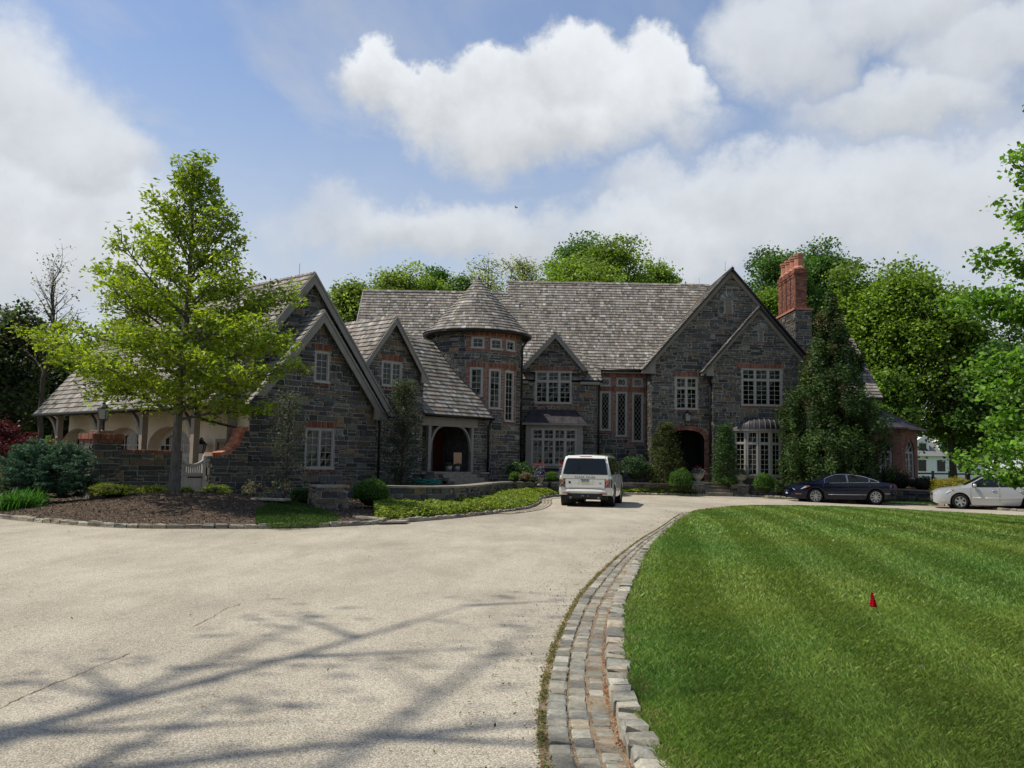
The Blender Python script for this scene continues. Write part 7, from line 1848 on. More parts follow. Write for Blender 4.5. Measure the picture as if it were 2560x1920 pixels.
# tall evergreen by the right gable
def conifer():
    global LOCAL
    Y = 43.6; c = onY(2083, 1230, Y); R = np.random.default_rng(90); H = float(onY(2068, 716, Y)[2])
    t = thing('tall_arborvitae', 'tall dark conical arborvitae in front of the right end of the house', 'tree', (float(c[0]), Y, 0.2)); LOCAL = True
    H -= .2; env = [(0, 2.1), (1, 2.45), (2.5, 2.45), (4, 2.1), (5.5, 1.55), (7, 1.02), (8.3, .62), (9.4, .32), (H, .05)]
    br = [(np.array([(0, 0, z) for z in np.linspace(0, H - .3, 8)]), list(np.linspace(.2, .02, 8)))]; A, cl, nn = [], [], []
    for i in range(900):
        z = H * (1 - R.random() ** .62) * .985 + .1; az = R.uniform(0, 6.283); r = lerp_tab(env, z) * (R.uniform(.62, 1.05) if i % 3 else R.uniform(.1, .6)) * (1 + .14 * math.sin(3 * az + z * 1.3))
        p = np.array([r * math.cos(az), r * math.sin(az), z]); s = R.uniform(.17, .34) * (.5 + .5 * min(1, r / 1.2))
        if i % 3 == 0: br.append((np.array([(0, 0, max(.1, z - r * .5)), p * .6 + np.array([0, 0, (z - r * .35) * .4]), p]), [.03, .015, .006]))
        k = int(95 * (s / .28) ** 2) + 18; q = R.normal(0, 1, (k, 3)); q *= (R.random((k, 1)) ** .45) / np.linalg.norm(q, axis=1)[:, None] * np.array([s * 1.25, s * 1.25, s * 1.9]); A.append(p + q)
        brown = R.random() < (.20 if z > 4.2 else .06); base = np.array([0.070, 0.064, 0.022]) if brown else np.array([(0.034, 0.068, 0.014), (0.046, 0.086, 0.018), (0.025, 0.05, 0.011), (0.06, 0.105, 0.022)][R.integers(0, 4)])
        cl.append(np.repeat(base[None] * R.uniform(.8, 1.2), k, 0)); nn.append(np.repeat(np.array([[math.cos(az), math.sin(az), .4]]), k, 0))
    A, cl, nn = np.vstack(A), np.vstack(cl), np.vstack(nn); A[:, 2] = np.maximum(A[:, 2], .1)
    branch_mesh(br[:1], 'trunk', 'bark', t, 8); branch_mesh(br[1:], 'branches', 'bark', t, 4)
    V, Q = leaf_quads(A, .155 * R.uniform(.6, 1.35, len(A)), R, .6, .38, nn)
    mesh_np('crown', V, Q, np.clip(cl * (1 + .16 * R.normal(0, 1, (len(A), 1))), .004, .4), 'needle', t); LOCAL = False
conifer()
# conical shrubs by the entrance and hollies on the wing
def cone_shrub(name, label, box, Y, n, size, cols, seed, z, sparse=False, taper=1.0):
    global LOCAL
    px0, py0, px1, py1 = box; c = onY((px0 + px1) / 2, py1, Y); k = 1 / pxscale(c); H = float(onY((px0 + px1) / 2, py0, Y)[2]) - z; rx = (px1 - px0) * k / 2; R = np.random.default_rng(seed)
    t = thing(name, label, 'shrub', (float(c[0]), Y, z)); LOCAL = True
    A = []; br = []
    for i in range(n):
        f = R.random() ** .8; r = rx * (1 - f ** 1.6 * taper) * R.uniform(.25 if sparse else .55, 1.05); az = R.uniform(0, 6.283); p = np.array([r * math.cos(az), r * math.sin(az), f * H + .05]); A.append(p)
        if i % 6 == 0: br.append((np.array([(0, 0, max(0, p[2] - r * .9)), p * [.55, .55, .93], p]), [.016, .009, .004]))
    br.append((np.array([(0, 0, 0), (0.02, 0, H * .5), (0, 0, H * .96)]), [.05, .03, .008]))
    branch_mesh(br, 'branches', 'bark', t, 5); per = 12 if sparse else 26
    leaves_at(np.array(A), per, .09 if sparse else .12, size, cols, R, 'foliage', t, 'leaf' if sparse else 'needle', .4, .55 if sparse else .3); LOCAL = False
cone_shrub('hinoki_cypress', 'bronze-green conical cypress left of the arched entrance', (1616, 1062, 1712, 1214), 45.3, 330, .13, [(0.055, 0.085, 0.022), (0.08, 0.10, 0.028), (0.04, 0.068, 0.018), (0.10, 0.09, 0.032)], 101, TZ - .1, taper=.75)
cone_shrub('conical_yew', 'green conical yew between the arched entrance and the bow window', (1780, 1066, 1846, 1212), 45.2, 260, .12, [(0.05, 0.10, 0.03), (0.07, 0.125, 0.035), (0.04, 0.08, 0.025)], 102, TZ - .1, taper=.7)
cone_shrub('holly', 'sparse grey-leaved holly against the near gable wall', (648, 985, 778, 1242), 29.6, 300, .06, [(0.055, 0.07, 0.045), (0.13, 0.14, 0.10), (0.07, 0.09, 0.05)], 103, bzz(715, 29.6), True, .55)
cone_shrub('holly', 'tall dark holly in the corner left of the porch', (938, 955, 1068, 1222), 33.6, 700, .075, [(0.03, 0.05, 0.025), (0.05, 0.075, 0.035), (0.10, 0.11, 0.07)], 104, .5, True, .6)

# purple-leaved maple and fence post at the left edge
tree('japanese_maple', 'dark red Japanese maple at the left edge behind the blue spruce', (float(onY(20, 1150, 31.0)[0]), 31.0, .1), 2.3, .07, .4, tab_env([(0.4, 1.0), (1.0, 1.6), (1.7, 1.35), (2.4, .3)]), 26, 16, .12, .10,
     [(0.07, 0.012, 0.02), (0.10, 0.018, 0.028), (0.05, 0.010, 0.016), (0.13, 0.025, 0.03)], 111, elev=(10, 50), sub=.22)
# maple at the right edge, its trunk outside the picture
MAP = [(0.12, 0.24, 0.028), (0.15, 0.28, 0.034), (0.09, 0.185, 0.022), (0.18, 0.31, 0.045)]
tree('sugar_maple', 'full green maple reaching into the picture at the right edge', (16.2, 23.0, -.1), 14.6, .20, .9, tab_env([(0.6, 1.8), (1.2, 3.3), (2.0, 4.2), (3.5, 4.35), (5, 4.15), (6.5, 3.7), (8, 3.5), (9.5, 3.2), (11, 2.7), (12.5, 1.9), (13.8, .9), (14.7, .2)]),
     200, 14, .17, .155, MAP, 121, 'bark', fexp=.95, elev=(0, 60), sub=.30, seglen=.22, sub_len=.34, aspect=.8, droop=.06)
# tree behind the photographer's left shoulder: only its shadow falls into the picture
tree('bare_oak', 'tall sparsely leaved oak left of the viewer that shades the driveway', (-13.2, 3.0, 0), 24.0, .52, 11.0, lambda h, az: 2.0 + 7.5 * abs(math.sin(az)) * math.sin(min(1, max(0, (h - 9) / 15.5)) * math.pi) ** .5,
     24, 5, .35, .2, OAK, 131, 'bark', elev=(20, 55), sub=1.3, seglen=.9, sub_len=.30, sub_r=.085)
tree('added_shade_tree', 'unseen tree added outside the left edge to shade the garage roof', (-33, 41, 0), 22.0, .3, 4.0, lambda h, az: 5.2 * math.sin(min(.98, max(.05, h / 22)) * math.pi) ** .6, 46, 9, .5, .4, OAK, 132, 'bark', elev=(15, 65), sub=.8, seglen=.55, sub_len=.4, sub_r=.05)  # unseen tree, added only to cast shade on the garage roof

# ------------------------------------------------------------------ trees behind the house and along the edges
def bg_tree(label, px, py_top, Y, width_px, seed, cols, per=7, size=.36, lo=.22, dens=1.0, group='trees behind the house', name='background_tree', elev=None, spread=.42, bark='bark'):
    """broad crown of many rounded boughs on a forked trunk"""
    global LOCAL
    c = onY(px, 1150, Y); H = float(onY(px, py_top, Y)[2]); W = width_px * 1.12 / pxscale(c) / 2; R = np.random.default_rng(seed)
    if elev:                                            # twiggy, half bare
        return tree(name, label, (float(c[0]), Y, 0), H, max(.16, H * .014), H * lo, tab_env([(0, .3 * W), (H * .5, W), (H * .8, .8 * W), (H, .3 * W)]), 40, per, .25, size, cols, seed, bark, group, 'tree', elev=elev, sub=.6, seglen=.5, sub_len=.5, sub_r=.04, wob=.3)
    t = thing(name, label, 'tree', (float(c[0]), Y, 0), 0, group); LOCAL = True
    z0 = H * lo if lo < .15 else max(H * lo, H - 2.7 * W); cz = (H + z0) / 2; hz = (H - z0) / 2; A, br, tn = [], [], []; fork = np.array([R.normal(0, .3), R.normal(0, .3), H * min(.42, lo + .18)])
    br.append((np.array([(0, 0, 0), fork * [.5, .5, .5], fork, fork * [1, 1, 1.5]]), [H * .02, H * .016, H * .013, H * .006]))
    nl = int((13 + 11 * hz / W) * dens) + 6
    for i in range(nl):
        d = R.normal(0, 1, 3); d /= np.linalg.norm(d); d[2] = d[2] if R.random() < .75 else abs(d[2]); k = R.uniform(.45, .92)
        rl = W * R.uniform(.26, .46); p = np.array([d[0] * (W - rl * .6) * k, d[1] * (W - rl * .6) * k * .85, cz + d[2] * (hz - rl * .75) * max(k, .75)])
        if i < 2: p = np.array([R.normal(0, W * .22), R.normal(0, W * .2), H - rl * (.85 + .5 * i)])
        m_ = p * .5 + fork * .5 + np.array([0, 0, -.06 * H]) * R.random(); br.append((np.array([fork, m_, p]), [H * .0075, H * .005, H * .002]))
        n = int(30 * (rl / 1.5) ** 1.5) + 12; q = R.normal(0, 1, (n, 3)); q /= np.linalg.norm(q, axis=1)[:, None]; q[:, 2] = np.where(q[:, 2] < -.35, -q[:, 2], q[:, 2])
        q = q * (R.uniform(.55, 1.08, (n, 1))) * rl * np.array([1.15, 1.15, .8]); A.append(p + q); tn.append(np.full(n, R.uniform(.72, 1.28)))
        for e in q[:: max(1, n // 5)]: br.append((np.array([p, p + e * .6 + [0, 0, .1], p + e]), [.035, .02, .008]))
    branch_mesh(br[:1], 'trunk', bark, t, 8); branch_mesh(br[1:], 'branches', bark, t, 4)
    leaves_at(np.vstack(A), int(per * 1.5), spread * .85, size * .72, cols, R, 'crown', t, aspect=.7, up=.35, tints=np.concatenate(tn)); LOCAL = False
    return t
G1 = [(0.175, 0.265, 0.035), (0.21, 0.30, 0.04), (0.135, 0.21, 0.03)]
G2 = [(0.20, 0.275, 0.055), (0.25, 0.31, 0.07), (0.165, 0.23, 0.05)]
G3 = [(0.075, 0.15, 0.036), (0.10, 0.19, 0.042), (0.055, 0.115, 0.025)]
G4 = [(0.27, 0.30, 0.12), (0.33, 0.35, 0.16), (0.22, 0.26, 0.09)]
G5 = [(0.15, 0.235, 0.03), (0.185, 0.27, 0.038), (0.115, 0.185, 0.025)]
bg_tree('slender pale tree behind the roof between the two left gables', 868, 700, 62, 120, 201, G2, dens=.8)
bg_tree('yellow-green tree rising behind the left end of the main ridge', 985, 662, 76, 170, 202, G2, dens=.9)
bg_tree('bright green tree behind the ridge left of the turret', 1070, 690, 78, 130, 203, G1, dens=.9)
bg_tree('dark treetop behind the ridge left of the turret cone', 1082, 672, 84, 80, 204, G3, dens=.7)
bg_tree('small dark tree behind the ridge at the turret cone', 1140, 695, 80, 70, 205, G3, dens=.7)
bg_tree('thin pale blossoming tree behind the turret cone', 1205, 632, 82, 190, 206, G4, per=3, dens=.9, size=.3)
bg_tree('thin pale blossoming tree right of the turret cone', 1300, 640, 82, 140, 207, G4, per=3, dens=.8, size=.3)
bg_tree('dark tall treetop behind the highest part of the ridge', 1450, 586, 88, 190, 208, G3, per=6)
bg_tree('broad green tree behind the highest part of the ridge', 1530, 592, 80, 270, 209, G1, per=8, dens=1.2)
bg_tree('green tree behind the ridge left of its highest treetop', 1400, 640, 79, 190, 210, G1 + G5, per=7)
bg_tree('wide green tree in the middle of the group behind the ridge', 1490, 640, 76, 300, 221, G1 + G2, per=7, dens=1.2)
bg_tree('light green tree behind the right end of the main ridge', 1640, 645, 84, 150, 211, G1, per=6)
bg_tree('dark green tree behind and left of the brick chimney', 1960, 615, 76, 200, 212, G3, per=9, dens=1.1)
bg_tree('tall dark green tree behind the brick chimney', 2050, 606, 80, 210, 213, G3, per=9, dens=1.2)
bg_tree('yellow-green low tree between gable and chimney', 1915, 730, 70, 90, 214, G5, per=8, dens=.7)
bg_tree('tall olive-green tree right of the tall arborvitae', 2160, 655, 66, 190, 215, G5, per=9, dens=1.2, lo=.12)
bg_tree('large olive-green tree standing right of the house', 2275, 645, 64, 300, 216, G5, per=9, dens=1.5, lo=.10)
bg_tree('olive-green tree with rounded top at the right of the group', 2385, 715, 63, 190, 217, G5, per=8, dens=1.1, lo=.12)
bg_tree('darker low tree in front of the far white house', 2240, 930, 58, 120, 218, G5 + G3, per=8, dens=.8, lo=.08)
bg_tree('dark shaded tree behind the maple at the right edge', 2500, 820, 60, 220, 219, G3, per=9, dens=1.2, lo=.06)
bg_tree('dark tree filling the gap right of the far white house', 2420, 930, 70, 150, 220, G3, per=9, dens=1.0, lo=.05)
# wood at the left edge
GL = [(0.05, 0.085, 0.028), (0.07, 0.105, 0.035), (0.04, 0.06, 0.022), (0.075, 0.08, 0.045)]  # leaf greens darkened to stand in for the wood's shade
bg_tree('bare-topped tree with purple twigs above the dark wood at the left edge', 95, 655, 46, 190, 231, [(0.16, 0.13, 0.11), (0.2, 0.2, 0.1)], per=1, dens=.9, size=.16, lo=.45, group='wood at the left edge', elev=(35, 70), spread=.25)
bg_tree('leaning dark tree trunk with olive leaves at the left edge', 30, 760, 50, 190, 232, GL, per=5, dens=1.0, group='wood at the left edge', lo=.3)
bg_tree('dark olive tree of the wood behind the garage roof end', 150, 840, 56, 190, 233, GL, per=9, dens=1.0, group='wood at the left edge', lo=.05)
bg_tree('dense dark tree low behind the red maple', 60, 900, 58, 240, 234, GL, per=10, dens=1.1, group='wood at the left edge', lo=.03)
bg_tree('dark green tree of the wood behind the oak crown', 260, 850, 60, 220, 235, GL, per=9, dens=1.0, group='wood at the left edge', lo=.05)
bg_tree('dark tree cut by the left edge of the picture', -70, 850, 48, 240, 236, GL, per=9, dens=1.1, group='wood at the left edge', lo=.05)

# ------------------------------------------------------------------ terrace walls, steps, pots
def path_warp(line, side=1):
    """unrolled wall (s, depth, z) -> along a ground polyline; depth positive towards the driveway"""
    d = np.r_[0, np.cumsum(np.linalg.norm(np.diff(line, axis=0), axis=1))]; t, n = normals2(line)
    def f(v):
        s = min(max(v[0], 0), d[-1]); x, y = np.interp(s, d, line[:, 0]), np.interp(s, d, line[:, 1]); nx, ny = np.interp(s, d, n[:, 0]), np.interp(s, d, n[:, 1])
        return Vector((x + nx * (-v[1]) * side, y + ny * (-v[1]) * side, v[2]))
    return f, d[-1]
def low_wall(name, label, pts, ztop, zbase, seed, thick=.42, cap=True, lm=.34, hm=.15):
    """pts: (px, Y); ztop/zbase per point"""
    P = np.array([[onY(px, 1200, Y)[0], Y] for px, Y in pts]); 
    line = resample(smooth_line(catmull(P, 10), 2), .15) if len(P) > 2 else resample(P, .15)
    if len(line) < 3: line = np.array([P[0], (P[0] + P[-1]) / 2, P[-1]])
    frac = np.array([0] + list(np.cumsum(np.linalg.norm(np.diff(P, axis=0), axis=1)))); wf, L = path_warp(line); frac = frac / frac[-1] * L
    zt = lambda s: float(np.interp(s, frac, ztop)); zb = zbase
    t = thing(name, label, 'wall', (float(P[0][0]), float(P[0][1]), 0)); pc = Pieces(t, 'stone', 'stone', 'stonework'); r = random.Random(seed); m = MB(); k = int(L / .25) + 2; ss = np.linspace(0, L, k)
    H = max(ztop)
    wz = lambda v: wf(Vector((v[0], v[1], zb + (v[2] - zb) * (zt(v[0]) - .06 - zb) / (H - .06 - zb))))
    for a, b in zip(ss[:-1], ss[1:]):
        q = [wz((a, 0, zb)), wz((b, 0, zb)), wz((b, 0, H - .06)), wz((a, 0, H - .06))]; p = [wz((a, thick, zb)), wz((b, thick, zb)), wz((b, thick, H - .06)), wz((a, thick, H - .06))]
        m.poly(q); m.poly([q[3], q[2], p[2], p[3]]); m.poly(p[::-1])
    m.poly([wz((0, 0, zb)), wz((0, 0, H - .06)), wz((0, thick, H - .06)), wz((0, thick, zb))]); m.poly([wz((L, 0, zb)), wz((L, thick, zb)), wz((L, thick, H - .06)), wz((L, 0, H - .06))])
    core = m.build('core', 'mortar', t)
    fr = Fr((0, 0, 0), (1, 0, 0), (0, 0, 1), (0, -1, 0))
    stone_field(fr, [[(0, zb), (L, zb), (L, H - .06), (0, H - .06)]], [], r, pc, core, hm, lm, .05, .012, STONE_PAL + [((0.20, 0.17, 0.12), 20)], warp=wz)
    frl = Fr((0, 0, 0), (0, -1, 0), (0, 0, 1), (-1, 0, 0))
    for s_end, fr2 in ((0, Fr((0, 0, 0), (0, -1, 0), (0, 0, 1), (-1, 0, 0))),):
        e0, e1 = wz((0, 0, zb)), wz((0, thick, zb)); ax = (e1 - e0).normalized(); fe = Fr(e0, -ax, (0, 0, 1), ax.cross(Vector((0, 0, 1))) * 1)
        nn = -(wz((.3, 0, zb)) - wz((0, 0, zb))).normalized(); fe.n = nn
        stone_field(fe, [[(-thick, zb), (0, zb), (0, zt(0) - .06), (-thick, zt(0) - .06)]], [], r, pc, core, hm, .3, .05, .012)
    pc.flush()
    if cap:
        s = 0.0
        while s < L - .05:
            l = min(r.uniform(.5, 1.0), L - s); nseg = max(1, int(l / .25)); mm = MB(); j = r.uniform(-.012, .012)
            for i in range(nseg):
                a, b = s + l * i / nseg + (.006 if i == 0 else 0), s + l * (i + 1) / nseg - (.006 if i == nseg - 1 else 0)
                A = [wf(Vector((x, y, 0))) for x, y in ((a, -.05 + j), (b, -.05 + j), (b, thick + .03), (a, thick + .03))]; za, zb_ = zt(a), zt(b)
                lo = [Vector((p.x, p.y, z - .062)) for p, z in zip(A, (za, zb_, zb_, za))]; hi = [Vector((p.x, p.y, z + j * .4)) for p, z in zip(A, (za, zb_, zb_, za))]
                mm.add(lo + hi, [(4, 5, 6, 7), (0, 1, 5, 4), (2, 3, 7, 6), (1, 2, 6, 5), (3, 0, 4, 7)])
            mm.build('coping_slab', 'flagstone', t); s += l
    return t
wall1 = [(936, 25.8), (1032, 26.1), (1133, 27.2), (1196, 29.6), (1229, 33.0), (1257, 36.9), (1310, 40.0), (1372, 41.6)]
low_wall('terrace_wall', 'long curved low stone wall with pale coping above the ground cover', wall1, [.81, .80, .79, .78, .75, .70, .66, .63], 0.02, 5, lm=.36, hm=.17)
low_wall('terrace_pier', 'small sunlit stone pier just left of the white vehicle', [(1379, 41.5), (1409, 41.6)], [.63, .63], .02, 6, .55, lm=.28, hm=.14)
low_wall('terrace_wall', 'low stone wall behind the ground cover, from the white vehicle to the left urn', [(1409, 42.4), (1500, 44.6), (1600, 45.1), (1731, 45.2)], [.62, .60, .60, .60], .02, 7)
low_wall('urn_pedestal', 'square stone pedestal under the left entrance urn', [(1731, 44.9), (1762, 44.9)], [.60, .60], .0, 8, .75, lm=.26)
low_wall('urn_pedestal', 'square stone pedestal under the right entrance urn', [(1828, 44.9), (1876, 44.9)], [.60, .60], -.02, 9, .75, lm=.26)
low_wall('terrace_wall', 'low stone wall behind the dark blue car', [(1877, 45.3), (2064, 44.8), (2200, 44.0), (2334, 43.0)], [.60, .59, .56, .52], -.15, 10)
low_wall('garden_pier', 'short square stone pier beside the clipped boxwood block', [(791, 23.9), (880, 24.3)], [.84, .84], .02, 11, .8, lm=.3, hm=.16)
# terrace floor and entrance steps
tw1 = [[onY(px, 1200, Y + .2)[0], Y + .2] for px, Y in wall1]; twr = [[onY(px, 1200, Y + .2)[0], Y + .2] for px, Y in [(1420, 43.0), (1500, 44.8), (1600, 45.3), (1731, 45.4), (1840, 45.5), (1877, 45.5), (2064, 45.0), (2200, 44.2), (2334, 43.2)]]
terrace = fill_poly('terrace', np.array(tw1 + twr + [[21, 49], [8, 49.2], [-2, 49], [-6, 36], [-5.2, 30.5]]), lambda X, Y: np.full(np.shape(X), .56), 'terrace_soil', 1.5)
sx0, sx1 = float(onY(1762, 1230, 44.9)[0]), float(onY(1828, 1230, 44.9)[0])
for i in range(4):
    m = MB(); m.box2((sx0 + .01, 44.55 + .38 * i, -.02), (sx1 - .01, 44.55 + .38 * i + (.5 if i < 3 else 1.4), .15 * (i + 1) + .02)); m.box2((sx0, 44.5 + .38 * i, .15 * (i + 1) - .03 + .021), (sx1, 44.5 + .38 * i + .44, .15 * (i + 1) + .028)) 
    o = m.build('entrance_step', 'flagstone'); tag(o, ['lowest flagstone step between the two urn pedestals', 'second flagstone step between the two urn pedestals', 'third flagstone step between the two urn pedestals', 'top flagstone landing between the two urn pedestals'][i], 'step', 'entrance steps')

# ground cover
def cover(name, label, poly, n, size, h, seed, cols):
    R = np.random.default_rng(seed); poly = np.array(poly); lo, hi = poly.min(0), poly.max(0)
    X, Y = R.uniform(lo[0], hi[0], n * 4), R.uniform(lo[1], hi[1], n * 4); k = point_in(poly, X, Y); X, Y = X[k][:n], Y[k][:n]; n = len(X)
    d = bed_dist(X, Y); hh = h * (0.35 + 0.65 * smooth01(.0, .45, d)) * (1 + .22 * np.sin(X * 3.1) * np.sin(Y * 2.3) + .12 * np.sin(X * 7 + Y * 5))
    Z = bed_z(X, Y) + hh * (1 - R.random(n) ** 2.2 * .75)
    V, Q = leaf_quads(np.c_[X, Y, Z], size * R.uniform(.6, 1.3, n), R, .75, .5); c = pal_cols(n, cols, R); o = mesh_np(name, V, Q, c, 'leaf', None, 'stuff'); tag(o, label, 'ground cover')
kb = [p for p in bed_line if p[0] > -3.2 and p[1] < 42.6 and p[0] < 3.2]
kb = np.array(kb) + np.array([-.05, .12])
PAC = [(0.19, 0.25, 0.03), (0.25, 0.31, 0.04), (0.13, 0.19, 0.024), (0.30, 0.34, 0.06), (0.09, 0.14, 0.02)]
cover('ground_cover', 'bright yellow-green ground cover between the curved wall and the kerb', list(kb) + [list(p) for p in np.array(tw1)[::-1] - np.array([0, .2])], 30000, .095, .24, 301, PAC)
kb2 = np.array([p for p in bed_line if 3.0 < p[0] < 9.6 and p[1] > 40]) + np.array([0, .14])
cover('ground_cover', 'strip of ground cover right of the white vehicle', list(kb2) + [list(p) for p in np.array(twr[:4])[::-1] - np.array([0, .25])], 9000, .11, .22, 302, PAC)
def grass_patch(name, label, pts, n, seed, h=.09, zg=.12):
    R = np.random.default_rng(seed); poly = np.array([onZ(*p, zg)[:2] for p in pts]); lo, hi = poly.min(0), poly.max(0)
    X, Y = R.uniform(lo[0], hi[0], n * 3), R.uniform(lo[1], hi[1], n * 3); k = point_in(poly, X, Y); X, Y = X[k][:n], Y[k][:n]; n = len(X); Z = bed_z(X, Y)
    a = R.uniform(0, 6.283, n); w_ = .012; hh = h * R.uniform(.6, 1.3, n); l = R.normal(0, .4, (n, 2)) * hh[:, None]
    V = np.stack([np.c_[X - np.cos(a) * w_, Y - np.sin(a) * w_, Z], np.c_[X + np.cos(a) * w_, Y + np.sin(a) * w_, Z], np.c_[X + l[:, 0] + .003, Y + l[:, 1], Z + hh], np.c_[X + l[:, 0] - .003, Y + l[:, 1], Z + hh]], 1).reshape(-1, 3)
    o = mesh_np(name, V, np.arange(4 * n).reshape(n, 4), pal_cols(n, [(0.045, 0.105, 0.016), (0.06, 0.13, 0.02), (0.08, 0.12, 0.028)], R), 'grass', None, 'stuff'); tag(o, label, 'grass')  # blade greens darkened to imitate shade
grass_patch('grass_patch', 'small patch of grass behind the kerb below the boxwood block', [(640, 1287), (716, 1272), (800, 1283), (850, 1295), (842, 1303), (700, 1313), (640, 1306)], 16000, 311, .055)
grass_patch('grass_patch', 'thin dry grass along the kerb between the two parked cars', [(2190, 1248), (2340, 1252), (2345, 1266), (2190, 1258)], 5000, 312, .06, -.06)
for i, (a, b) in enumerate((((632, 1266), (715, 1270)), ((884, 1291), (960, 1297)), ((950, 1297), (1015, 1296)))):
    p, q = onZ(*a, .13 + .1 * (i == 0)), onZ(*b, .13 + .1 * (i == 0)); m = MB(); z = float(bed_z(np.array([p[0]]), np.array([p[1]]))[0])
    m.prism([(p[0], p[1] - .2, z - .03), (q[0], q[1] - .2, z - .03), (q[0] + .05, q[1] + .35, z - .03), (p[0] - .05, p[1] + .3, z - .03)], (0, 0, .045)); o = m.build('stepping_stone', 'flagstone'); tag(o, ['pale flagstone edge between the two mulch beds', 'flat stepping stone behind the kerb left of the ground cover', 'flat stepping stone behind the kerb, right one of the pair'][i], 'stepping stone', 'stepping stones')

def planter(name, label, px, py_rim, Y, w_px, zb, flowers, seed, matname='cast_stone', fol=(0.07, 0.12, 0.05), fh=.34, pedestal=True):
    global LOCAL
    c = onY(px, py_rim, Y); H = float(c[2]) - zb; r = w_px / 2 / pxscale(c); t = thing(name, label, 'planter', (float(c[0]), Y, zb)); LOCAL = True
    m = MB()
    prof = [(0, 0), (r * .62, 0), (r * .62, H * .09), (r * .35, H * .16), (r * .28, H * .26), (r * .40, H * .36), (r * .72, H * .55), (r * .90, H * .82), (r * 1.02, H * .93), (r * 1.02, H), (r * .86, H), (r * .80, H * .85), (0, H * .84)] if pedestal else [(0, 0), (r * .62, 0), (r * .70, H * .3), (r * .9, H * .86), (r, H * .88), (r, H), (r * .9, H), (r * .85, H * .85), (0, H * .85)]
    m.lathe(prof, 24); m.build('urn' if pedestal else 'pot', matname, t, False)
    R = np.random.default_rng(seed); n = 900; d = R.normal(0, 1, (n, 3)); d /= np.linalg.norm(d, axis=1)[:, None]; d[:, 2] = np.abs(d[:, 2]) - .25
    P = d * np.array([r * 1.12, r * 1.12, fh]) * R.uniform(.6, 1.05, (n, 1)) + np.array([0, 0, H + .02])
    V, Q = leaf_quads(P, .07 * R.uniform(.7, 1.3, n), R, .5, .5); mesh_np('foliage', V, Q, pal_cols(n, [fol, tuple(x * 1.4 for x in fol)], R), 'leaf', t)
    for j, (col, share, zlo) in enumerate(flowers):
        n = int(230 * share); d = R.normal(0, 1, (n, 3)); d /= np.linalg.norm(d, axis=1)[:, None]; d[:, 2] = np.abs(d[:, 2]) * (1 - zlo) + zlo - (.3 if zlo == 0 else 0)
        P = d * np.array([r * 1.15, r * 1.15, fh]) * R.uniform(.92, 1.12, (n, 1)) + np.array([0, 0, H + .02]); V, Q = leaf_quads(P, .06 * R.uniform(.7, 1.2, n), R, .6, .9); mesh_np('flowers', V, Q, pal_cols(n, [col], R, .12), 'petal', t)
    LOCAL = False
PUR, RED, WHT = (0.19, 0.07, 0.45), (0.42, 0.018, 0.03), (0.55, 0.52, 0.60)
planter('flower_pot', 'pot of purple petunias and red geraniums in front of the bay window', 1350, 1188, 38.6, 24, TZ - .08, [(PUR, .7, 0), (RED, .13, .6), (WHT, .2, 0)], 321, 'flagstone', fh=.5)
planter('flower_pot', 'pot of purple and red flowers half hidden by the white vehicle', 1409, 1186, 38.8, 24, TZ - .08, [(PUR, .6, 0), (RED, .18, .6)], 322, 'flagstone', fh=.5)
planter('urn_planter', 'stone urn with red, white and violet flowers left of the entrance steps', 1745, 1183, 45.2, 34, .60, [(WHT, .4, 0), (RED, .13, .55), (PUR, .25, 0)], 323)
planter('urn_planter', 'stone urn with grey foliage and a few red flowers right of the entrance steps', 1851, 1187, 45.2, 38, .60, [(RED, .07, .6), ((.28, .34, .28), .5, 0)], 324, fol=(0.12, 0.16, 0.11))
planter('terracotta_pot', 'small terracotta pot beside the round boxwood left of the entrance', 1670, 1197, 45.6, 9, TZ - .06, [], 325, 'clay', fh=.06, pedestal=False)

# small things: hose, porch chair, watering pails, flag, bird
def hose():
    R = random.Random(2); c = onY(1070, 1207, 33.2); P = []
    for i in range(90):
        a = i * .55; r = .26 + .09 * math.sin(i * .9) + .05 * R.random(); P.append((float(c[0]) + r * 1.35 * math.cos(a) + .15 * math.sin(i * .2), 33.2 + r * math.sin(a), .66 + .0016 * i + .10 * abs(math.sin(i * .37)) * R.random()))
    m = MB(); m.tube(P, .019, 6); o = m.build('garden_hose', 'hose_green', None, True); tag(o, 'heap of green garden hose behind the curved low wall', 'hose')
hose()
def chair():
    global LOCAL
    p = wp(dD[0] - .12, SP + .75, zF); t = thing('porch_chair', 'dark chair with a tan square back standing by the red porch door', 'chair', tuple(p), PSI); LOCAL = True
    for x in (-.24, .24):
        for y in (-.22, .22):
            m = MB(); m.box2((x - .025, y - .025, 0), (x + .025, y + .025, .44 if y < 0 else .95)); m.build('leg', 'black_iron', t)
    m = MB(); m.box2((-.27, -.25, .44), (.27, .25, .49)); m.build('seat', 'black_iron', t)
    m = MB(); m.box2((-.25, -.26, .34), (.25, -.235, .86)); m.build('back_panel', 'tan_board', t); LOCAL = False
chair()
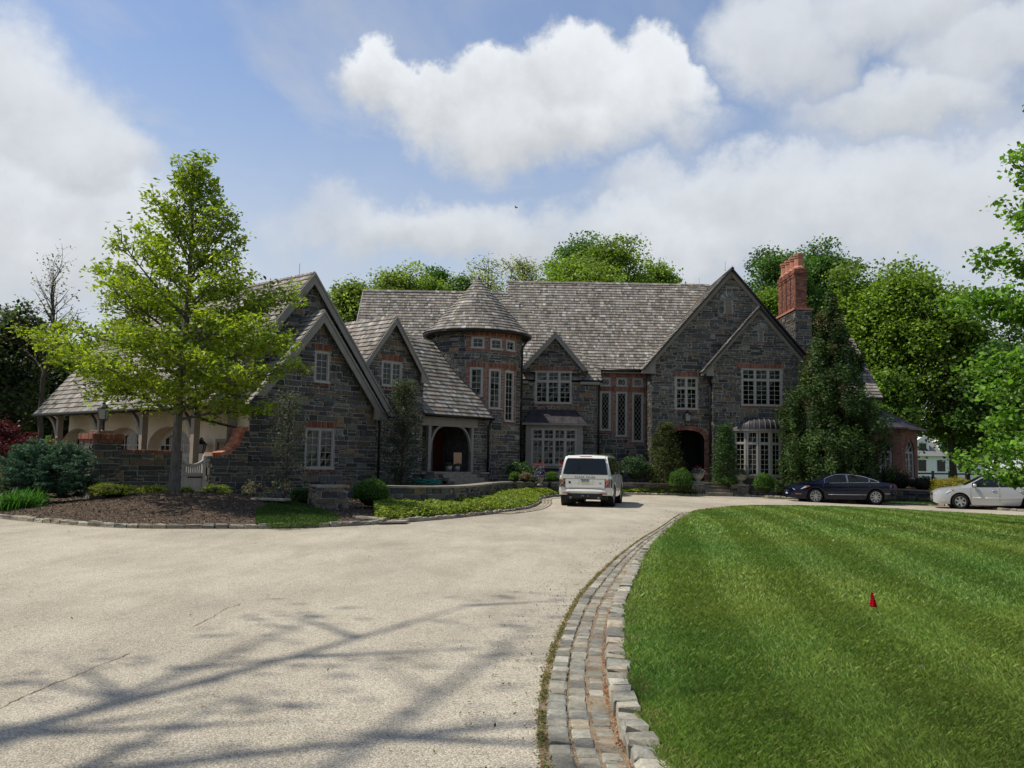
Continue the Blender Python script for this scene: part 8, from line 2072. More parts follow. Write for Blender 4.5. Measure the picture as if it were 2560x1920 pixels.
for i, t_ in enumerate((.55, 1.05)):
    p = wp(tP0 + .9 + t_, SP + .55, zF); m = MB(); m.lathe([(0, 0), (.13, 0), (.17, .26), (.16, .26), (.12, .03), (0, .03)], 14); o = m.build('pail', 'lead_seam', None, True); o.location = p; tag(o, ['pale pail on the porch floor, nearer the red door', 'pale pail on the porch floor, nearer the right post'][i], 'pail', 'pails on the porch')
    R = np.random.default_rng(330 + i); n = 120; V, Q = leaf_quads(np.c_[R.normal(0, .08, (n, 2)), R.uniform(.24, .4, n)], .08, R, .5, .5); mesh_np('leaves', V, Q, pal_cols(n, [(0.16, 0.17, 0.03), (0.08, 0.12, 0.03)], R), 'leaf', o).matrix_parent_inverse = Matrix.Identity(4)
def lawn_flag():
    global LOCAL
    p = onZ(2183, 1512, .16); t = thing('marker_flag', 'small red marker flag on a wire stuck in the lawn', 'flag', (float(p[0]), float(p[1]), float(lawn_z(p[0], p[1])))); LOCAL = True
    m = MB(); m.tube([(0, 0, -.05), (.004, .003, .12), (-.012, .004, .235)], .0022, 5); m.build('wire', 'lead_seam', t)
    m = MB(); N_ = 6; rows = []
    for i in range(N_ + 1):
        f = i / N_; z = .235 - .15 * f; hw = .008 + .042 * f
        rows.append([(-.016 + hw * (k / 4 * 1.7 - .45), .018 * math.sin(k * 1.5 + f * 2.2) * f - .01 * f, z - .012 * (k / 4) * f) for k in range(5)])
    for i in range(N_):
        for k in range(4): m.poly([rows[i][k], rows[i][k + 1], rows[i + 1][k + 1], rows[i + 1][k]], (.50, .012, .025))
    o = m.build('cloth', 'flag_red', t, True); sm = o.modifiers.new('thickness', 'SOLIDIFY'); sm.thickness = .0012; LOCAL = False
lawn_flag()
def bird():
    p = onY(1290, 519, 70); m = MB()
    m.lathe([(0, -.12), (.02, -.1), (.045, -.02), (.04, .05), (.022, .10), (.018, .13), (0, .16)], 8, axis='x')
    for s in (-1, 1):
        m.add([(.05, s * .03, .01), (-.05, s * .03, .01), (-.07, s * .20, .10), (.03, s * .18, .11), (-.06, s * .36, .04)], [(0, 1, 2, 3), (3, 2, 4)])
    m.add([(-.10, 0, 0), (-.2, .04, 0), (-.2, -.04, 0)], [(0, 1, 2)])
    o = m.build('bird', 'bird_black'); o.location = p; o.rotation_euler = (.5, .1, .6); tag(o, 'small black bird flying in the sky above the house', 'bird')
bird()
def far_house():
    c = onY(2365, 1175, 112); x, y = float(c[0]), 112; t = thing('far_white_house', 'far white clapboard house between the trees at the right', 'house', (x, y, .2))
    m = MB(); m.box2((x - 4.5, y, .2), (x + 5, y + 8, 3.3)); w_ = m.build('wall', 'white_siding', t)
    m = MB(); zr = float(onY(2340, 1078, 114)[2]); m.poly([(x - 4.8, y - .4, 3.1), (x + 5.3, y - .4, 3.1), (x + 5.3, y + 4, zr), (x - 4.8, y + 4, zr)]); m.poly([(x - 4.8, y + 8.4, 3.1), (x + 5.3, y + 8.4, 3.1), (x + 5.3, y + 4, zr), (x - 4.8, y + 4, zr)]); ro = m.build('roof', 'grey_shingle', t)
    m = MB(); m.poly([(x - 4.5, y, 3.3), (x - 4.5, y + 8, 3.3), (x - 4.5, y + 4, zr - .2)]); m.build('gable', 'white_siding', t)
    for dx in (-2.6, .3):
        m = MB(); m.box2((x + dx - .8, y + .6, 3.5), (x + dx + .8, y + 3, 4.9)); m.prism([(x + dx - 1, y + .5, 4.9), (x + dx + 1, y + .5, 4.9), (x + dx, y + .5, 5.6)], (0, 2.6, 0)); d_ = m.build('dormer', 'white_siding', ro)
        m = MB(); m.box2((x + dx - .45, y + .55, 3.8), (x + dx + .45, y + .59, 4.7)); m.build('window', 'car_glass', d_)
    for dx in (-3, -.6, 2.2):
        m = MB(); m.box2((x + dx - .5, y - .05, 1.2), (x + dx + .5, y - .01, 2.6)); m.build('window', 'car_glass', t)
far_house()
def rail_fence():
    t = thing('rail_fence', 'dark split-rail fence across the far field at the right', 'fence', (float(onY(2300, 1180, 78)[0]), 78, .2)); xs = [float(onY(px, 1180, 78)[0]) for px in range(2290, 2570, 42)]
    for a, b in zip(xs[:-1], xs[1:]):
        m = MB(); m.box2((a - .09, 77.92, .0), (a + .09, 78.08, 1.35)); m.build('post', 'rail_wood', t)
        for z in (.55, 1.1):
            m = MB(); m.bar((a, 78, z), (b, 78, z + .02), .09, .14); m.build('rail', 'rail_wood', t)
rail_fence()
def left_fence():
    Y = 27.5; x1 = float(onY(14, 1180, Y)[0]); t = thing('board_fence', 'orange-brown board fence cut by the left edge behind the blue spruce', 'fence', (x1, Y, .2)); z1 = float(onY(8, 1163, Y)[2])
    for k in range(7):
        m = MB(); m.box2((x1 - .17 * (k + 1) + .008, Y, .1), (x1 - .17 * k, Y + .03, z1 - .03 * (k % 2))); m.build('board', 'fence_wood', t)
    m = MB(); m.box2((x1 - .13, Y - .12, .1), (x1, Y - .002, z1 + .14)); m.box2((x1 - .15, Y - .14, z1 + .14), (x1 + .02, Y + .02, z1 + .18)); m.build('post', 'fence_wood', t)
left_fence()

def treeline():
    R = np.random.default_rng(400); A = []
    for i in range(60):
        x = -75 + i * 2.6 + R.normal(0, 1); h = R.uniform(9, 17); y = -48 + R.normal(0, 3); n = 130
        A.append(np.c_[R.normal(x, 2.2, n), R.normal(y, 2, n), R.uniform(.3, 1, n) ** .7 * h])
    A = np.vstack(A); V, Q = leaf_quads(A, R.uniform(1.0, 2.2, len(A)), R, .3, .8)
    o = mesh_np('treeline', V, Q, pal_cols(len(A), [(0.05, 0.09, 0.025), (0.07, 0.12, 0.03)], R), 'leaf', None, 'stuff'); tag(o, 'line of trees behind the viewer, reflected in the windows', 'trees')
treeline()

def litter():
    R = np.random.default_rng(410)
    i = R.integers(0, len(gut_l), 1500); p = gut_l[i] - np.abs(R.normal(0, .35, (1500, 1))) * np.array([1, 0]); j = R.integers(0, len(bed_line), 1500); q = bed_line[j] - np.abs(R.normal(0, .25, (1500, 1))) * np.array([0, 1])
    r = np.c_[R.uniform(-9, 3, 500), R.uniform(4.5, 30, 500)]; P = np.vstack([p, q, r]); n = len(P)
    V, Q = leaf_quads(np.c_[P, gz(P[:, 0]) + .012], R.uniform(.012, .04, n), R, 2.0, .4)
    o = mesh_np('leaf_litter', V, Q, pal_cols(n, [(0.16, 0.11, 0.06), (0.10, 0.08, 0.05), (0.14, 0.16, 0.05), (0.24, 0.17, 0.09)], R), 'chip', None, 'stuff'); tag(o, 'scattered leaf litter and twigs on the driveway', 'litter')
    X, Y = R.uniform(1.2, 15, 70), R.uniform(5, 26, 70); k = point_in(lawn_poly, X, Y); X, Y = X[k], Y[k]; n = len(X)
    V, Q = leaf_quads(np.c_[X, Y, lawn_z(X, Y) + .045], .035, R, 2.0, .95)
    o = mesh_np('dandelions', V, Q, pal_cols(n, [(0.55, 0.42, 0.03), (0.45, 0.45, 0.36)], R), 'petal', None, 'stuff'); tag(o, 'a few dandelion heads scattered over the lawn', 'flowers')
litter()

# ------------------------------------------------------------------ vehicles (x forward, y left, z up; origin on the ground under the middle)
def itab(tab):
    xs, ys = [a for a, _ in tab], [b for _, b in tab]
    def f(x):                                          # smooth monotone-ish interpolation
        if x <= xs[0]: return ys[0]
        if x >= xs[-1]: return ys[-1]
        i = max(k for k in range(len(xs)) if xs[k] <= x); i = min(i, len(xs) - 2); h = xs[i + 1] - xs[i]; t = (x - xs[i]) / h
        sl_ = lambda k: 0 if k <= 0 or k >= len(xs) - 1 else (0 if (ys[k + 1] - ys[k]) * (ys[k] - ys[k - 1]) <= 0 else 2 / ((xs[k + 1] - xs[k]) / (ys[k + 1] - ys[k]) + (xs[k] - xs[k - 1]) / (ys[k] - ys[k - 1])))
        m0 = sl_(i) if i > 0 else (ys[1] - ys[0]) / (xs[1] - xs[0]); m1 = sl_(i + 1) if i + 1 < len(xs) - 1 else (ys[-1] - ys[-2]) / (xs[-1] - xs[-2])
        return (2 * t ** 3 - 3 * t ** 2 + 1) * ys[i] + (t ** 3 - 2 * t ** 2 + t) * h * m0 + (-2 * t ** 3 + 3 * t ** 2) * ys[i + 1] + (t ** 3 - t ** 2) * h * m1
    return f
def wheel(parent, x, y, r, wd, spokes, name='wheel', twin=False, hub=.68):
    s = 1 if y > 0 else -1
    m = MB(); m.lathe([(r * hub, -wd / 2), (r * .93, -wd / 2), (r * .985, -wd * .42), (r, -wd * .3), (r, wd * .3), (r * .985, wd * .42), (r * .93, wd / 2), (r * hub, wd / 2), (r * hub * .98, -wd / 2)], 36, axis='y'); o = m.build(name, 'tyre', parent, True); o.location = (x, y, r)
    m = MB(); rr = r * hub; f = s * wd * .44
    m.lathe([(rr, s * wd * .5), (rr * .93, s * wd * .48), (rr * .90, s * wd * .2), (rr * .88, -s * wd * .4)], 32, axis='y')
    m.lathe([(rr * .24, f), (rr * .2, f + s * .012), (0, f + s * .012)], 16, axis='y')
    for k in range(spokes):
        for dlt in ((-.10, .10) if twin else (0,)):
            a = 2 * math.pi * (k + .25) / spokes + dlt; ca, sa = math.cos(a), math.sin(a); w0, w1 = (.045, .03) if not twin else (.011, .011)
            p0, p1 = Vector((rr * .15 * ca, f, rr * .15 * sa)), Vector((rr * .93 * ca, f - s * .005, rr * .93 * sa)); m.bar(p0, p1, (w0 + w1), .03, (0, 1, 0))
    m.build('rim', 'alloy', o)
    m = MB(); m.lathe([(rr * .87, f - s * .06), (0, f - s * .06)], 24, axis='y'); m.build('brake_disc', 'black_plastic', o)
    return o
class Car:
    def __init__(s, name, label, cat, loc, heading, paint, L, zb, belt, top, hw, wheels, wr, arch, gh, tum=.78):
        """L half-length range (x0,x1); functions of x: belt z of the body top edge, top z of bonnet/boot centre, hw half width; gh = greenhouse dict"""
        global LOCAL
        s.t = thing(name, label, cat, loc); s.t.rotation_euler = (0, 0, heading); LOCAL = True
        s.paint, s.x0, s.x1, s.zb, s.belt, s.top, s.hw, s.wheels, s.wr, s.arch, s.gh, s.tum = paint, L[0], L[1], zb, belt, top, hw, wheels, wr, arch, gh, tum
        s.body(); s.house(); s.done = False
    def side(s, x, z):                                  # half width of the body side at height z
        b = s.belt(x); f = (z - .2) / max(.1, b - .2); return s.hw(x) * (0.93 + 0.07 * math.sin(min(1, max(0, f)) * math.pi * .72 + .25) / 1.0)
    def low(s, x):
        z = s.zb(x)
        for wx in s.wheels:
            d = abs(x - wx)
            if d < s.arch: z = max(z, s.wr + math.sqrt(s.arch ** 2 - d * d) - .0)
        return z
    def body(s):
        xs = set(np.linspace(s.x0, s.x1, 46))
        for wx in s.wheels: xs |= set(wx + s.arch * np.sin(np.linspace(-1, 1, 17) * math.pi / 2) * .999)
        xs |= {s.x0 + .01, s.x0 + .03, s.x0 + .07, s.x1 - .01, s.x1 - .03, s.x1 - .07}
        xs = sorted(xs); m = MB(); n = 0; rings = []
        for x in xs:
            lo, b, tp = s.low(x), s.belt(x), s.top(x); ring = []
            lo = min(lo, b - .06)
            for k in range(8):
                z = lo + (b - lo) * k / 7; ring.append((x, s.side(x, z) * (1 if k else .985), z))
            hwb = ring[-1][1]
            for k in range(1, 7):
                f = k / 6; ring.append((x, hwb * (1 - f), b + (tp - b) * math.sin(f * math.pi / 2) ** .8 * 1.0))
            rings.append(ring)
        N_ = len(rings[0]); P = [[(p[0], p[1], p[2]) for p in r] + [(p[0], -p[1], p[2]) for p in r[-2::-1]] for r in rings]; W = len(P[0])
        for r in P: m.v += r
        for i in range(len(P) - 1):
            for j in range(W - 1): m.f.append((i * W + j, i * W + j + 1, (i + 1) * W + j + 1, (i + 1) * W + j)); m.c.append((1, 1, 1)); m.m.append(0)
        for i in (0, len(P) - 1): m.f.append(tuple(range(i * W, i * W + W)) if i else tuple(range(W))[::-1]); m.c.append((1, 1, 1)); m.m.append(0)
        o = m.build('body', s.paint, s.t, True); e = o.modifiers.new('split', 'EDGE_SPLIT'); e.split_angle = math.radians(38); s.bodyo = o
        m = MB(); x0, x1 = s.x0 + .18, s.x1 - .18
        m.box2((x0, -s.hw(0) * .8, .26), (x1, s.hw(0) * .8, .42))
        for wx in s.wheels:
            for sg in (-1, 1): m.lathe([(s.arch + .005, s.hw(wx) * .985 * sg), (s.arch + .005, s.hw(wx) * .5 * sg), (0, s.hw(wx) * .5 * sg)], 20, (wx, 0, s.wr), axis='y')
        m.build('underbody', 'black_plastic', s.t)
    def g_w(s, x, z):                                   # greenhouse half width at x, z
        b = s.belt(x) - .02; r = s.gh['roof'](x); rm = s.gh['max']; f = min(1, max(0, (z - b) / (rm - b))); base = s.side(x, b) * s.gh.get('inset', .97)
        return base * (1 - (1 - s.tum) * f ** 1.1) * s.gh.get('plan', lambda x: 1)(x)
    def house(s):
        g = s.gh; xs = np.linspace(g['x0'], g['x1'], 44); m = MB(); rings = []
        for x in xs:
            b = min(s.belt(x), s.top(x)) - .03; r = max(g['roof'](x), b + .004); ring = []
            for k in range(7): z = b + (r - .05 - b) * k / 6 if r - .05 > b else b; ring.append((x, s.g_w(x, z), z))
            we = ring[-1][1]
            for k in range(1, 6): f = k / 5; ring.append((x, we * (1 - f), (r - .05 if r - .05 > b else b) + (r - (r - .05 if r - .05 > b else b)) * math.sin(f * math.pi / 2) ** .7))
            rings.append(ring)
        P = [r + [(p[0], -p[1], p[2]) for p in r[-2::-1]] for r in rings]; W = len(P[0])
        for r in P: m.v += r
        for i in range(len(P) - 1):
            for j in range(W - 1): m.f.append((i * W + j, i * W + j + 1, (i + 1) * W + j + 1, (i + 1) * W + j)); m.c.append((1, 1, 1)); m.m.append(0)
        for i in (0, len(P) - 1): m.f.append(tuple(range(i * W, i * W + W)) if i else tuple(range(W))[::-1]); m.c.append((1, 1, 1)); m.m.append(0)
        o = m.build('cabin', s.paint, s.t, True); e = o.modifiers.new('split', 'EDGE_SPLIT'); e.split_angle = math.radians(40)
    def sideglass(s, xa, xb, zlo, zhi, name='side_window', trim=None, both=True):
        """glass between functions zlo(x), zhi(x)"""
        for sg in ((1, -1) if both else (1,)):
            m = MB(); xs = np.linspace(xa, xb, 18); lo, hi = [], []
            for x in xs:
                a, b = zlo(x), max(zlo(x) + .002, zhi(x)); lo.append((x, sg * (s.g_w(x, a) + .006), a)); hi.append((x, sg * (s.g_w(x, b) + .006), b))
            for i in range(17):
                mid = [tuple((p + q) / 2 for p, q in zip(lo[k], hi[k])) for k in (i, i + 1)]; mid = [(q[0], sg * (s.g_w(q[0], q[2]) + .006), q[2]) for q in mid]
                m.poly([lo[i], lo[i + 1], mid[1], mid[0]]); m.poly([mid[0], mid[1], hi[i + 1], hi[i]])
            o = m.build(name, 'car_glass', s.t, True)
            if trim:
                m = MB(); m.tube([(p[0], p[1] + sg * .004, p[2]) for p in lo] + [(p[0], p[1] + sg * .004, p[2]) for p in hi[::-1]] + [(lo[0][0], lo[0][1] + sg * .004, lo[0][2])], .011, 5, cap=False); m.build('window_trim', trim, o)
    def screen(s, xa, xb, wf=.86, name='windscreen', off=.008):
        m = MB(); g = s.gh; xs = np.linspace(xa, xb, 10); ys = np.linspace(-1, 1, 13); V = []
        for x in xs:
            z = g['roof'](x); w_ = s.g_w(x, z - .03) * wf
            for y in ys: zz = z - .05 * (1 - math.sin((1 - abs(y) * wf) * math.pi / 2) ** .7); V.append((x, y * w_, zz + off))
        m.v = V
        for i in range(9):
            for j in range(12): m.f.append((i * 13 + j, (i + 1) * 13 + j, (i + 1) * 13 + j + 1, i * 13 + j + 1)); m.c.append((1, 1, 1)); m.m.append(0)
        return m.build(name, 'car_glass', s.t, True)
    def patch(s, name, pts, matname, off=.006, sides=(1, -1), parent=None, th=None):
        """polygon given in (x, z) laid on the body side"""
        for sg in sides:
            m = MB(); m.poly([(x, sg * (s.side(x, z) + off), z) for x, z in pts]); m.build(name, matname, parent or s.t)
    def line(s, name, pts, r, matname, sides=(1, -1), off=.004):
        for sg in sides:
            m = MB(); m.tube([(x, sg * (s.side(x, z) + off), z) for x, z in pts], r, 5); m.build(name, matname, s.t, True)
    def front_poly(s, name, pts, x, matname, dx=-.01, parent=None):
        """prism on the nose or tail: pts (y, z)"""
        m = MB(); m.prism([(x, y, z) for y, z in pts], (dx, 0, 0)); return m.build(name, matname, parent or s.t)
    def add_wheels(s, y, wd, spokes, twin=False, hub=.68):
        for wx in s.wheels:
            for sg in (1, -1): wheel(s.t, wx, sg * y, s.wr, wd, spokes, twin=twin, hub=hub)
    def end(s):
        global LOCAL
        LOCAL = False
def mirror(c, x, y, z, matname, w_=.1, h=.09):
    for sg in (1, -1):
        m = MB(); P = [(x + .05, 0), (x + .02, .8), (x - .05, 1), (x - .09, .95), (x - .09, .05)]
        m.lathe([(0, -.09), (h * .6, -.07), (h * .75, -.01), (h * .7, .05), (0, .055)], 12, (x, sg * (y + w_), z), axis='x'); m.bar((x, sg * (y - .03), z - .03), (x, sg * (y + w_), z - .02), .04, .03); m.build('door_mirror', matname, c.t, True)

# --- white off-roader seen from behind
def suv():
    p0 = onZ(1472, 1262, 0); hd = math.radians(90 - 12); rear_axle_back = 2.35
    fwd = Vector((math.cos(hd), math.sin(hd), 0)); ctr = Vector((2.83, 32.45, 0)) + fwd * 1.62
    belt = itab([(-2.47, 1.06), (-2.3, 1.10), (0, 1.12), (1.3, 1.11), (2.2, 1.02), (2.47, .86)]); top = itab([(-2.47, 1.08), (-2.3, 1.13), (0, 1.16), (1.2, 1.17), (2.1, 1.08), (2.35, .98), (2.47, .87)])
    hw = itab([(-2.47, .88), (-2.40, .93), (-2.2, .965), (0, .975), (1.8, .965), (2.25, .90), (2.47, .76)]); zb = itab([(-2.47, .44), (-2.2, .40), (-1.9, .34), (0, .33), (1.9, .34), (2.47, .42)])
    roof = itab([(-2.40, 1.12), (-2.34, 1.36), (-2.20, 1.76), (-2.08, 1.835), (-1.2, 1.865), (0, 1.86), (.55, 1.80), (.85, 1.66), (1.55, 1.14)])
    c = Car('off_roader', 'white boxy off-roader parked on the driveway, seen from behind', 'car', tuple(ctr), hd, 'paint_white', (-2.47, 2.47), zb, belt, top, hw, (-1.40, 1.48), .385, .45, dict(x0=-2.40, x1=1.56, roof=roof, max=1.86), .80)
    # rear screen, black surround, tailgate details
    bz = 1.15
    def rx(z): return -2.425 + max(0, (z - 1.12)) * .30
    def rearpoly(name, pts, matname, off=.012, parent=None):
        m = MB(); a = [(rx(z) - off, y, z) for y, z in pts]; m.prism(a, (.02, 0, 0)); return m.build(name, matname, parent or c.t)
    rearpoly('rear_screen', [(-.80, 1.15), (.80, 1.15), (.775, 1.30), (.70, 1.66), (.64, 1.705), (-.64, 1.705), (-.70, 1.66), (-.775, 1.30)], 'car_glass', .03)
    rearpoly('brake_light', [(-.22, 1.775), (.22, 1.775), (.22, 1.80), (-.22, 1.80)], 'lamp_red', .05)
    m = MB(); m.prism([(-2.22, -.70, 1.73), (-2.22, .70, 1.73), (-2.14, .66, 1.82), (-2.14, -.66, 1.82)], (-.03, 0, -.005)); m.build('roof_spoiler', 'paint_white', c.t)
    X = -2.47
    def rp(name, y0, y1, z0, z1, matname, x=X, d=.012, parent=None, b=0): return c.front_poly(name, [(y0, z0), (y1, z0), (y1, z1), (y0, z1)], x - .001, matname, -d, parent)
    # tailgate panel with recessed joints
    gate = rp('tailgate', -.70, .70, .66, .985, 'paint_white', X, .018)
    rp('tailgate_gap', -.72, .72, .985, 1.0, 'black_plastic', X, .008); rp('tailgate_gap', -.72, .72, .645, .66, 'black_plastic', X, .008)
    for sg in (-1, 1): rp('tailgate_gap', sg * .71 - .008, sg * .71 + .008, .66, .985, 'black_plastic', X, .008)
    rp('upper_gate', -.84, .84, 1.0, 1.14, 'paint_white', X + .03, .046)
    rp('gate_crease', -.60, .60, .705, .72, 'paint_white', X - .018, .010)
    for sg in (-1, 1):
        l = rp('tail_lamp', *sorted((sg * .725, sg * .885)), .70, .99, 'black_plastic', X + .02, .036)
        for z, mt in ((.93, 'lamp_amber'), (.775, 'lamp_red')):
            m = MB(); m.lathe([(.068, 0), (.06, -.014), (0, -.02)], 18, (X - .017, sg * .80, z), axis='x'); m.build('lens', mt, l, True)
            m = MB(); m.lathe([(.072, -.002), (.072, -.010), (.064, -.012), (.064, -.002)], 18, (X - .017, sg * .80, z), axis='x'); m.build('bezel', 'alloy', l, True)
        m = MB(); m.poly([(X + .02 + k, sg * (c.side(-2.3, .85) + .004 - (.03 if k < .04 else 0)), z) for k, z in ((.0, .70), (.16, .70), (.16, .99), (.0, .99))]); m.build('lamp_wrap', 'black_plastic', l)
    rp('number_plate', -.155, .155, .86, .99 - .012, 'plate_white', X - .018, .006)
    rp('plate_band', -.155, .155, .945, .978, 'plate_blue', X - .024, .003); rp('plate_band', -.155, .155, .86, .885, 'plate_yellow', X - .024, .003)
    m = MB()
    for k, y in enumerate((-.12, -.085, -.05, .0, .035, .07, .105)): m.box2((X - .030, y - .011, .892), (X - .0255, y + .011, .938)); 
    m.build('plate_characters', 'plate_blue', c.t, kind='stuff')
    for y in (-.25, .25): rp('gate_recess', y - .03, y + .03, .85, .98, 'paint_white', X - .018, .006)
    m = MB(); m.lathe([(.045, 0), (.04, -.006), (0, -.006)], 16, (X - .018, .545, .865), axis='x'); b_ = m.build('oval_badge', 'black_plastic', c.t); b_.scale = (1, 1, 1)
    rp('small_badge', -.58, -.50, .845, .865, 'black_plastic', X - .018, .005)
    # bumper, reflectors, exhausts, tow eye
    m = MB(); pr = [(-2.40, .64), (-2.50, .63), (-2.53, .56), (-2.52, .50), (-2.47, .42), (-2.30, .40)]
    yy = [-.95, -.90, -.6, 0, .6, .90, .95]; dx = [.22, .08, .02, 0, .02, .08, .22]
    for i in range(len(yy) - 1):
        for k in range(len(pr) - 1): m.poly([(pr[k][0] + dx[i], yy[i], pr[k][1]), (pr[k + 1][0] + dx[i], yy[i], pr[k + 1][1]), (pr[k + 1][0] + dx[i + 1], yy[i + 1], pr[k + 1][1]), (pr[k][0] + dx[i + 1], yy[i + 1], pr[k][1])])
    m.build('rear_bumper', 'paint_white', c.t, True)
    rp('diffuser', -.62, .62, .31, .47, 'black_plastic', -2.46, .06)
    for y in (-.66, .66): rp('reflector', y - .13, y + .13, .465, .495, 'lamp_red', -2.50, .03)
    for y in (-.50, .50):
        m = MB(); m.lathe([(.035, 0), (.035, -.12), (.028, -.12), (.028, 0)], 12, (-2.42, y, .33), axis='x'); m.build('exhaust', 'chrome', c.t, True)
    for y in (-.12, .04, .1): rp('tow_eye', y - .015, y + .015, .37, .42, 'lead_seam', -2.52, .01)
    # side windows, mirrors, wheels, lettering
    zl = lambda x: c.belt(x) + .035; zh = lambda x: min(roof(x) - .085, 1.75)
    c.sideglass(-2.18, -1.12, zl, zh); c.sideglass(-1.05, .02, zl, zh); c.sideglass(.10, 1.12, zl, zh)
    c.screen(.80, 1.50)
    for x in (-1.08, .06, 1.16): c.line('door_gap', [(x, .46), (x, .8), (x, 1.10)], .006, 'black_plastic')
    c.line('side_moulding', [(-.95, .62), (1.02, .62)], .02, 'paint_white')
    for x in (-.86, .30): c.line('door_handle', [(x - .09, .99), (x + .09, .99)], .017, 'paint_white', off=.018)
    mirror(c, 1.05, .95, 1.18, 'black_plastic', .13, .15)
    c.add_wheels(.80, .255, 7, True, .70)
    fc = bpy.data.curves.new('lettering', 'FONT'); fc.body = 'RANGE ROVER'; fc.size = .075; fc.align_x = 'CENTER'; fc.align_y = 'CENTER'; fc.extrude = .004; fc.space_character = 1.55; fc.space_word = 1.4
    fo0 = bpy.data.objects.new('lettering', fc); COL.objects.link(fo0); fc.materials.append(MATS['black_plastic']); bpy.context.view_layer.update()
    fo = bpy.data.objects.new('lettering', bpy.data.meshes.new_from_object(fo0.evaluated_get(bpy.context.evaluated_depsgraph_get()))); bpy.data.objects.remove(fo0); link(fo, c.t, 'stuff'); fo.rotation_euler = (math.pi / 2, 0, -math.pi / 2); fo.location = (X - .022, 0, 1.055)
    c.end()
suv()

# --- dark blue four-door coupe, nose to the left
def coupe():
    hd = math.radians(180 - 2); x_f, x_r = 13.96, 16.67; mid = Vector(((x_f + x_r) / 2 + .02, 41.55, 0)); mid.z = float(gz(mid.x))
    belt = itab([(-2.4, .84), (-2.3, .93), (-1.6, .985), (0, .945), (1.2, .90), (1.9, .82), (2.25, .735), (2.4, .66)]); top = itab([(-2.4, .86), (-2.25, .985), (-1.8, 1.03), (0, .98), (1.1, .965), (1.8, .90), (2.2, .80), (2.4, .68)])
    hw = itab([(-2.4, .66), (-2.3, .78), (-2.0, .88), (-1.2, .925), (1.3, .925), (1.9, .88), (2.2, .80), (2.4, .64)]); zb = itab([(-2.4, .34), (-2.1, .25), (0, .20), (1.9, .20), (2.25, .22), (2.4, .30)])
    roof = itab([(-2.0, .99), (-1.7, 1.065), (-1.2, 1.24), (-.6, 1.375), (-.1, 1.415), (.25, 1.405), (.6, 1.33), (1.0, 1.145), (1.35, .955)])
    c = Car('coupe', 'dark blue four-door coupe parked by the kerb, nose to the left', 'car', tuple(mid), hd, 'paint_blue', (-2.4, 2.4), zb, belt, top, hw, (-1.365, 1.345), .335, .385, dict(x0=-2.02, x1=1.36, roof=roof, max=1.41), .70)
    zl = lambda x: c.belt(x) + .012; zh = lambda x: min(roof(x) - .075, 1.345 - .0 * x)
    c.sideglass(-.10, .92, zl, zh, trim='chrome'); c.sideglass(-1.08, -.14, zl, zh, trim='chrome'); c.sideglass(-1.52, -1.12, zl, lambda x: min(roof(x) - .085, 1.345), trim='chrome')
    c.screen(.58, 1.27); c.screen(-1.62, -.78, .84, 'rear_screen')
    for x in (-1.1, -.12, 1.0): c.line('door_gap', [(x, .34), (x, .6), (x, .90)], .005, 'black_plastic')
    c.line('chrome_strip', [(-.95, .43), (0, .42), (.78, .42)], .014, 'chrome'); c.line('chrome_strip', [(-2.28, .50), (-1.95, .49), (-1.80, .49)], .013, 'chrome')
    for x in (-.92, .02): c.line('door_handle', [(x - .08, .79), (x + .08, .79)], .013, 'paint_blue', off=.015)
    c.patch('head_lamp', [(1.62, .765), (1.95, .65), (2.28, .60), (2.34, .67), (2.15, .735), (1.75, .80)], 'lamp_clear', .012); c.patch('turn_lamp', [(1.58, .765), (1.72, .73), (1.80, .785), (1.66, .81)], 'lamp_amber', .016)
    c.patch('side_marker', [(1.98, .40), (2.24, .40), (2.24, .44), (1.98, .44)], 'lamp_amber', .012)
    c.patch('tail_lamp', [(-2.37, .68), (-2.05, .74), (-2.00, .85), (-2.12, .90), (-2.36, .86)], 'lamp_red', .012); c.front_poly('tail_lamp', [(-.70, .70), (-.30, .70), (-.32, .84), (-.68, .84)], -2.40, 'lamp_red', -.012); c.front_poly('tail_lamp', [(.30, .70), (.70, .70), (.68, .84), (.32, .84)], -2.40, 'lamp_red', -.012)
    gr = c.front_poly('grille', [(-.46, .47), (.46, .47), (.50, .57), (-.50, .57)], 2.385, 'black_plastic', .03)
    for k in range(3): c.front_poly('grille_bar', [(-.45, .485 + k * .03), (.45, .485 + k * .03), (.45, .495 + k * .03), (-.45, .495 + k * .03)], 2.415, 'chrome', .006, gr)
    m = MB(); m.lathe([(.055, 0), (.055, .01), (.045, .012), (.045, 0)], 20, (2.42, 0, .54), axis='x')
    for a, b in (((-.03, .57), (0, .50)), ((0, .50), (.03, .57)), ((-.02, .575), (0, .545)), ((0, .545), (.02, .575))): m.bar((2.424, a[0], a[1]), (2.424, b[0], b[1]), .006, .01, (1, 0, 0))
    m.build('round_emblem', 'chrome', gr)
    c.front_poly('lower_intake', [(-.55, .28), (.55, .28), (.55, .40), (-.55, .40)], 2.33, 'black_plastic', .06); c.front_poly('front_plate', [(-.155, .40), (.155, .40), (.155, .46), (-.155, .46)], 2.40, 'plate_white', .012)
    mirror(c, .82, .88, .985, 'paint_blue', .10, .085)
    c.add_wheels(.80, .225, 9, True, .72); c.end()
coupe()

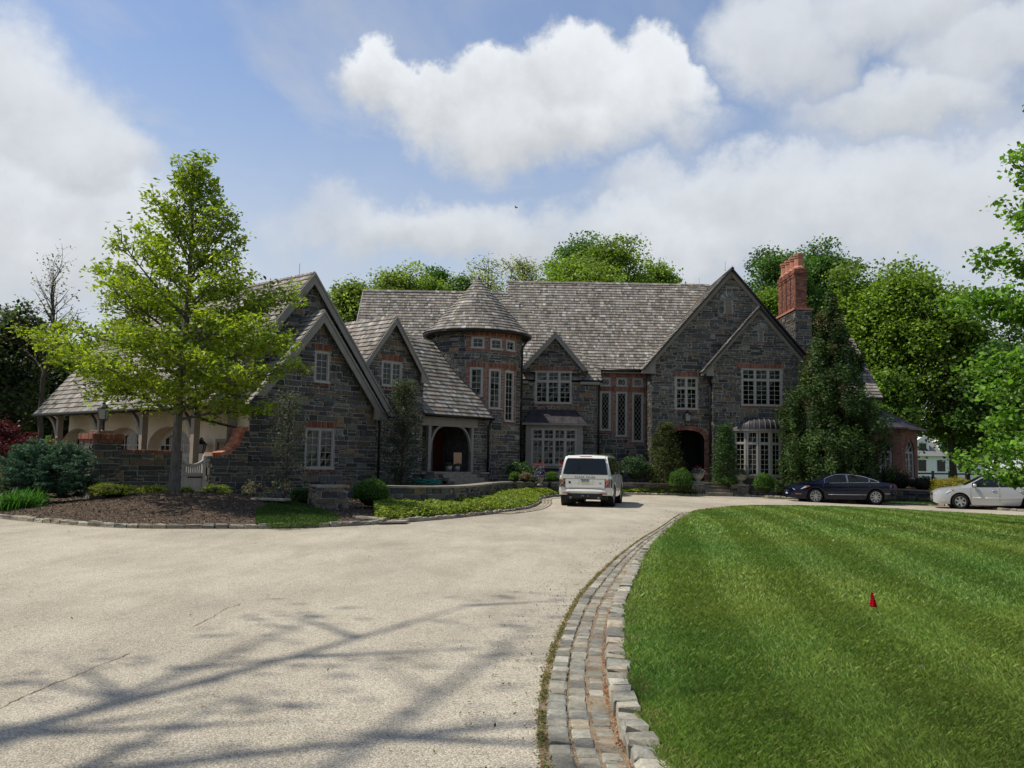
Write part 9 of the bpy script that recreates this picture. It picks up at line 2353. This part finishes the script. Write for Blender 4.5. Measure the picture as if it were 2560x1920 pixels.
# --- silver saloon at the right edge
def saloon():
    hd = math.radians(160); d_ = Vector((math.cos(hd), math.sin(hd), 0)); nl = Vector((-d_.y, d_.x, 0)); fw = Vector((*onZ(2401, 1272.5, -.14)[:2], 0)); mid = fw - d_ * 1.36 - nl * .80; mid.z = float(gz(mid.x))
    belt = itab([(-2.4, .80), (-2.3, .95), (-1.4, 1.0), (0, .96), (1.0, .93), (1.8, .85), (2.2, .77), (2.4, .68)]); top = itab([(-2.4, .82), (-2.25, 1.0), (-1.7, 1.06), (0, 1.0), (.95, 1.01), (1.7, .93), (2.2, .83), (2.4, .70)])
    hw = itab([(-2.4, .68), (-2.3, .79), (-2.0, .87), (-1.2, .90), (1.3, .90), (1.9, .87), (2.2, .80), (2.4, .62)]); zb = itab([(-2.4, .36), (-2.1, .26), (0, .20), (1.8, .20), (2.2, .20), (2.4, .28)])
    roof = itab([(-1.75, 1.02), (-1.4, 1.20), (-1.0, 1.40), (-.5, 1.475), (.1, 1.485), (.4, 1.44), (.8, 1.23), (1.25, 1.0)])
    c = Car('saloon', 'silver saloon under the maple at the right edge', 'car', tuple(mid), hd, 'paint_silver', (-2.4, 2.4), zb, belt, top, hw, (-1.36, 1.36), .325, .385, dict(x0=-1.78, x1=1.27, roof=roof, max=1.48), .74)
    zl = lambda x: c.belt(x) + .015; zh = lambda x: min(roof(x) - .08, 1.40)
    c.sideglass(-.12, .88, zl, zh, trim='black_plastic'); c.sideglass(-1.18, -.18, zl, zh, trim='black_plastic'); c.screen(.42, 1.17); c.screen(-1.6, -.98, .84, 'rear_screen')
    for x in (-1.2, -.15, .95): c.line('door_gap', [(x, .34), (x, .6), (x, .93)], .005, 'black_plastic')
    c.line('side_moulding', [(-.95, .50), (.88, .50)], .016, 'paint_silver')
    for x in (-.98, .06): c.line('door_handle', [(x - .08, .82), (x + .08, .82)], .015, 'chrome', off=.018)
    c.patch('head_lamp', [(1.58, .80), (1.9, .66), (2.28, .60), (2.33, .68), (2.1, .76), (1.75, .83)], 'lamp_clear', .012); c.patch('turn_lamp', [(1.56, .80), (1.66, .775), (1.72, .82), (1.64, .825)], 'lamp_amber', .016)
    c.patch('tail_lamp', [(-2.37, .70), (-2.0, .80), (-2.0, .93), (-2.36, .90)], 'lamp_red', .012)
    c.front_poly('grille', [(-.34, .55), (.34, .55), (.42, .66), (-.42, .66)], 2.375, 'black_plastic', .03); c.front_poly('lower_intake', [(-.6, .26), (.6, .26), (.6, .38), (-.6, .38)], 2.34, 'black_plastic', .06)
    c.patch('fog_lamp', [(1.95, .33), (2.2, .33), (2.2, .38), (1.95, .38)], 'lamp_clear', .01)
    mirror(c, .82, .86, 1.03, 'paint_silver', .11, .095)
    c.add_wheels(.785, .215, 6, False, .66); c.end()
saloon()
